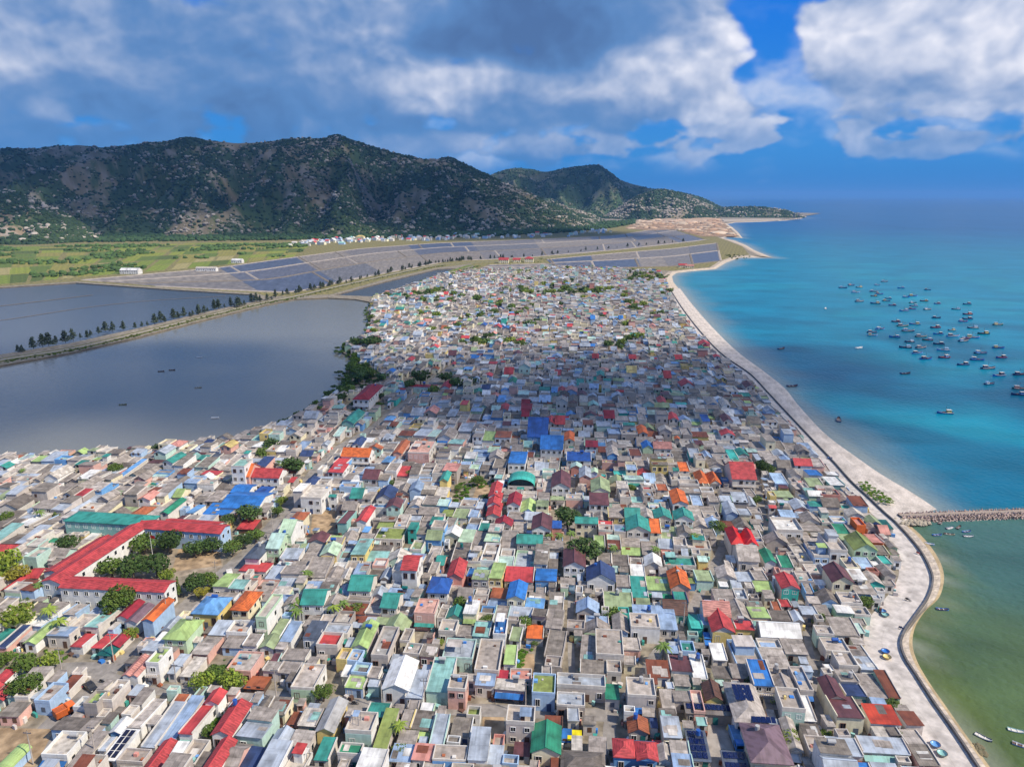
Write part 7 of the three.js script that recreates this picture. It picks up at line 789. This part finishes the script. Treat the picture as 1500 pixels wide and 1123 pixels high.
{
  for (const [n, x, z, d, c, l] of [[-92.4,-151.0,0],[-104.4,-151.0,1],[-91.0,-205.8,2],[-102.3,-138.6,3]].map((q) => [['car', 'car', 'car', 'car'][q[2]], q[0], q[1], [8, 35, 60, 50][q[2]], ['white', 'black', 'offwhite', 'slate'][q[2]], ['white car parked below the twin-gabled corner house', 'dark car driving through the street bend', 'pale car on the main street beside the school trees', 'slate grey car parked by the pink street wall'][q[2]]])) car(n, x, z, d, c, l);
  const [[tx, tz], [ox, oz]] = [[50.1,-132.7],[-105.0,-141.7]]; truck(tx, tz, 92, 'blue', 'sky', 'bright blue truck standing in the paved yard', 6.4); truck(ox, oz, -52, 'orange', 'orange', 'small orange truck standing in the left street', 4.2);
  // parked motorbikes
  const tyre = new THREE.TorusGeometry(0.27, 0.07, 6, 12);
  [[109.7,-176.0,20,'navy','dark motorbike standing on the promenade by the wall bend'],[94.1,-153.3,70,'red','red motorbike on the promenade below the yellow basket boat'],[92.7,-136.8,80,'slate','grey motorbike near the big pale sheet roof on the promenade'],[119.4,-190.6,40,'black','black motorbike at the widest part of the promenade'],[138.5,-219.4,60,'red','red motorbike beside the harbour wall'],[-106.6,-151.3,30,'red','red motorbike at the street bend'],[-102.7,-153.3,10,'black','black motorbike at the mouth of the cross street'],[-75.7,-150.3,5,'slate','grey motorbike on the cross street by the garden'],[-51.2,-146.8,8,'red','red motorbike on the cross street left of the round tree'],[-37.7,-145.4,5,'black','black motorbike on the cross street near deep-teal roof'],[-8.1,-143.5,4,'red','red motorbike on the cross street below the vacant lot'],[11.3,-142.2,3,'navy','blue motorbike on the cross street near the lane'],[-100.9,-170.3,55,'black','black motorbike on the main street by the lime house'],[-95.3,-192.2,55,'red','red motorbike on the main street by the yellow house'],[-87.7,-231.4,60,'slate','grey motorbike on the main street by pale-green houses']].forEach(([x, z, d, c, l]) => { const g = thing('motorbike', x, LAND + 0.06, z, -R(d)); for (const q of [-0.6, 0.6]) mesh('wheel', tyre.clone().translate(q, 0.3, 0), mat('plain', 'black'), g); mesh('body', new MB().slab([-0.75, 0.78, 0.14], [0.35, 0.6, 0.14], [0.35, 0.6, -0.14], [-0.75, 0.78, -0.14], 0.3), mat('gloss', c), g); mesh('seat', new MB().box(-0.72, 0.79, -0.13, 0.1, 0.9, 0.13), mat('plain', 'black'), g); mesh('front_fork', new MB().bar([0.6, 0.3, 0], [0.38, 1.0, 0], 0.05), mat('plain', 'slate'), g); mesh('handlebar', new MB().bar([0.36, 1.0, -0.34], [0.36, 1.0, 0.34], 0.03), mat('plain', 'slate'), g); tag(g, l, 'motorbike', 'parked motorbikes'); });
  // utility poles
  [[-104.2,-161.4,'concrete pole at the outer corner of the street bend'],[-113.9,-155.4,'concrete pole in front of the pale-blue terrace house'],[-102.8,-126.8,'concrete pole at the mouth of the left street'],[-90.2,-128.3,'pole among the long grey roofs at lower left'],[-82.0,-149.3,'pole on the cross street behind the long red roof'],[-57.1,-147.3,'pole on the cross street near the terracotta tiled shed'],[-30.9,-144.0,'pole on the cross street below the white gabled house'],[3.2,-142.2,'pole on the cross street in front of tall pale grey house'],[-98.4,-179.3,'pole on the main street beside the lime hipped house'],[-92.3,-199.2,'pole on the main street beside the school trees'],[-86.3,-234.5,'pole on the main street near the pale-green houses'],[-84.8,-268.4,'pole on the main street below the white villa'],[48.4,-176.6,'pole by the lane near the ochre red-gabled house'],[-20.7,-143.5,'pole on the cross street at the long pale-teal roof'],[-81.4,-293.6,'pole on the main street by the red-roofed shops'],[-69.0,-350.0,'pole on the far stretch of the main street']].forEach(([x, z, l]) => { const g = thing('utility_pole', x, LAND, z, -0.1); mesh('post', new MB().tube(0, -0.2, 0, 0.16, 8.8, 0.1, 7), mat('conc', 'conc3'), g); mesh('crossarm', new MB().box(-0.9, 8.0, -0.06, 0.9, 8.14, 0.06, true), mat('plain', 'slate'), g); for (const [a, b] of [[-0.8, 8.14], [0.8, 8.14], [0, 8.6]]) mesh('insulator', new MB().tube(a, b, 0, 0.06, 0.2, 0.04, 6), mat('plain', 'wood'), g); tag(g, l, 'utility pole', 'utility poles'); });
  { const [[x, z]] = [[-120.9,-216.5]]; const g = thing('flagpole', x, LAND, z); mesh('post', new MB().tube(0, -0.1, 0, 0.09, 9, 0.05, 6), mat('plain', 'white'), g); mesh('base', new MB().box(-0.7, 0, -0.7, 0.7, 0.5, 0.7), mat('conc', 'conc3'), g); mesh('flag', new MB().slab([0.05, 7.6, 0.02], [1.7, 7.4, 0.25], [1.7, 8.5, 0.25], [0.05, 8.7, 0.02], 0.02), mat('plain', '#c8241c'), g); tag(g, 'school flagpole with red flag in the dusty court', 'flagpole'); }
  // far buildings
  const V = [[-14.9,-1310.6,18,12,6,'gx','red','cream','left hall of the red-roofed compound by the salt road'],[8.8,-1324.5,14,10,5,'gx','red','cream','middle hall of the red-roofed compound by the salt road'],[31.4,-1324.5,16,14,7,'hip','red','cream','right hall of the red-roofed compound by the salt road'],[291.9,-1227.2,14,8,4,'gx','red','cream','small red-roofed house at the edge of the far beach'],[300.7,-1215.3,14,8,4,'gx','salmon','cream','small faded red house beside the far beach'],[-410.5,-1961.2,22,16,12,'hip','yellow','cream','golden-roofed temple in the village under the hill'],[-597.3,-1122.3,30,12,6,'gx','white','white','white farm building on the green plain'],[-495.9,-1164.3,34,8,5,'gx','offwhite','white','long pale farm shed at the edge of the salt pans'],[-500.6,-1310.6,20,10,5,'gx','white','white','small white farm house by the salt pans']];
  V.forEach(([x, z, w, d, h, form, roof, wall, label], i) => tag(buildThing({ x, z, w, d, h, th: R(5), form, roof, wall, seed: 70 + i, wide: 4 }, form === 'hip' && roof === 'yellow' ? 'temple' : 'far_building'), label, roof === 'yellow' ? 'temple' : 'building'));
  const W = new MB(true), Rf = new MB(true), r = rng(57), A = smooth([[-519.4,-1745.8],[-435.8,-1847.3],[-346.0,-1931.4],[-206.5,-1991.8],[-96.8,-2056.0],[162.7,-2160.4],[322.3,-2449.8]], 40);
  for (let i = 0; i < 190; i++) { const k = Math.floor(Math.pow(r(), 1.3) * 40), q = A[k], x = q[0] + (r() - 0.5) * 60, z = q[1] - r() * 190, s = { w: 7 + r() * 8, d: 7 + r() * 6, h: 3.5 + r() * 4, form: pick(r, ['gx', 'gz', 'sx', 'flat']), roof: pick(r, ['white', 'metal', 'metalb', 'offwhite', 'conc3', 'red', 'lteal', 'metal']), wall: pick(r, ['white', 'offwhite', 'cream', 'lblue']), seed: i * 7 + 3, dist: 2000, far: true }; const t = { x, y: LAND, z, c: Math.cos(r()), s: Math.sin(r() * 0.5) }; house((part, kind, col) => { const mb = kind === 'wall' ? W : Rf; mb.T = t; mb.col = COL[col]; return mb; }, s); }
  const g = new THREE.Group(); g.name = 'hillfoot_village'; scene.add(g); const vc = new THREE.MeshStandardMaterial({ vertexColors: true, roughness: 0.8, side: THREE.DoubleSide }); mesh('wall', W, vc, g); mesh('roof', Rf, vc, g); tag(g, 'scatter of tiny pale houses of a village under the dark hill', 'village', null, 'stuff');
}
// ---------------------------------------------------------------- labels of houses and trees
{
  const rn = { conc: 'grey', conc2: 'dark grey', conc3: 'pale grey', fibro: 'weathered grey', dark: 'dark weathered', metal: 'pale metal', metalb: 'light-blue metal', white: 'white', offwhite: 'off-white', lime: 'lime', sage: 'sage-green', olive: 'olive', mint: 'mint', teal: 'teal', dteal: 'dark teal', lteal: 'pale-teal', turq: 'turquoise', red: 'red', crimson: 'crimson', salmon: 'faded red', maroon: 'maroon', mauve: 'mauve', rust: 'rusty', terra: 'terracotta', orange: 'orange', brown: 'brown', blue: 'blue', royal: 'deep-blue', sky: 'sky-blue', navy: 'navy', slate: 'slate', pink: 'pink', yellow: 'yellow', lblue: 'pale-blue', grey: 'grey', green: 'green', lgreen: 'pale-green' };
  const wn = { conc: 'grey', conc2: 'grey', conc3: 'pale grey', white: 'white', offwhite: 'off-white', cream: 'cream', lblue: 'pale-blue', pink: 'pink', mint: 'mint', lgreen: 'pale-green', yellow: 'yellow', salmon: 'salmon', sky: 'sky-blue', turq: 'turquoise', lteal: 'teal' };
  const fn = (f) => (f === 'flat' ? 'flat-roofed' : f[0] === 'g' ? 'gabled' : f.startsWith('hip') ? 'hipped' : 'lean-to');
  const marks = CLOSE.filter((s) => s.short), seen = new Map();
  const place = (u, v) => { let b = null, bd = 1e9; for (const m of marks) { const d = Math.hypot(m.u - u, (m.v - v) * 1.4); if (d < bd && d > 2) { bd = d; b = m; } } const dx = u - b.u, dy = (v - b.v) * 1.4; return { b, dir: Math.abs(dx) > Math.abs(dy) ? (dx < 0 ? 'left of' : 'right of') : dy < 0 ? 'behind' : 'in front of', d: bd }; };
  const L = []; for (const s of CLOSE) { if (s.label) { tag(s.obj, s.label, 'house', 'houses of the near town'); continue; } const p = place(s.u, s.v); L.push({ s, p, base: `${rn[s.roof] ?? 'grey'} ${fn(s.form)} house with ${wn[s.wall] ?? 'pale'} walls` }); }
  L.sort((a, b) => a.p.d - b.p.d);
  for (const q of L) { const key = q.base + q.p.dir + q.p.b.short, n = seen.get(key) ?? 0; seen.set(key, n + 1); tag(q.s.obj, `${q.base}, ${n ? ordinals[n] + ' one ' : ''}${q.p.dir} the ${q.p.b.short}`, 'house', 'houses of the near town'); }
  const T2 = treeObjs.map((o) => { const [u, v] = project(o.position.x, LAND, o.position.z), p = place(u, v); return { o, p, pal: o.name.startsWith('coconut') }; }).sort((a, b) => a.p.d - b.p.d), seen2 = new Map();
  for (const q of T2) { const c = q.o.children[1].material, tone = c === LEAF.bright ? 'bright green' : c === LEAF.yellow ? 'yellow-flowering' : c === LEAF.deep ? 'dark green' : 'green', base = q.pal ? 'coconut palm with arching fronds' : `${tone} ${q.o.children[1].scale.x > 4 ? 'spreading' : q.o.children[1].scale.x > 2.2 ? 'round' : 'small'} leafy tree`, key = base + q.p.dir + q.p.b.short, n = seen2.get(key) ?? 0; seen2.set(key, n + 1); tag(q.o, `${base}, ${n ? ordinals[n] + ' one ' : 'just '}${q.p.dir} the ${q.p.b.short}`, q.pal ? 'palm' : 'tree', q.pal ? 'palms in the town' : 'trees in the town'); }
}

renderer.render(scene, camera);
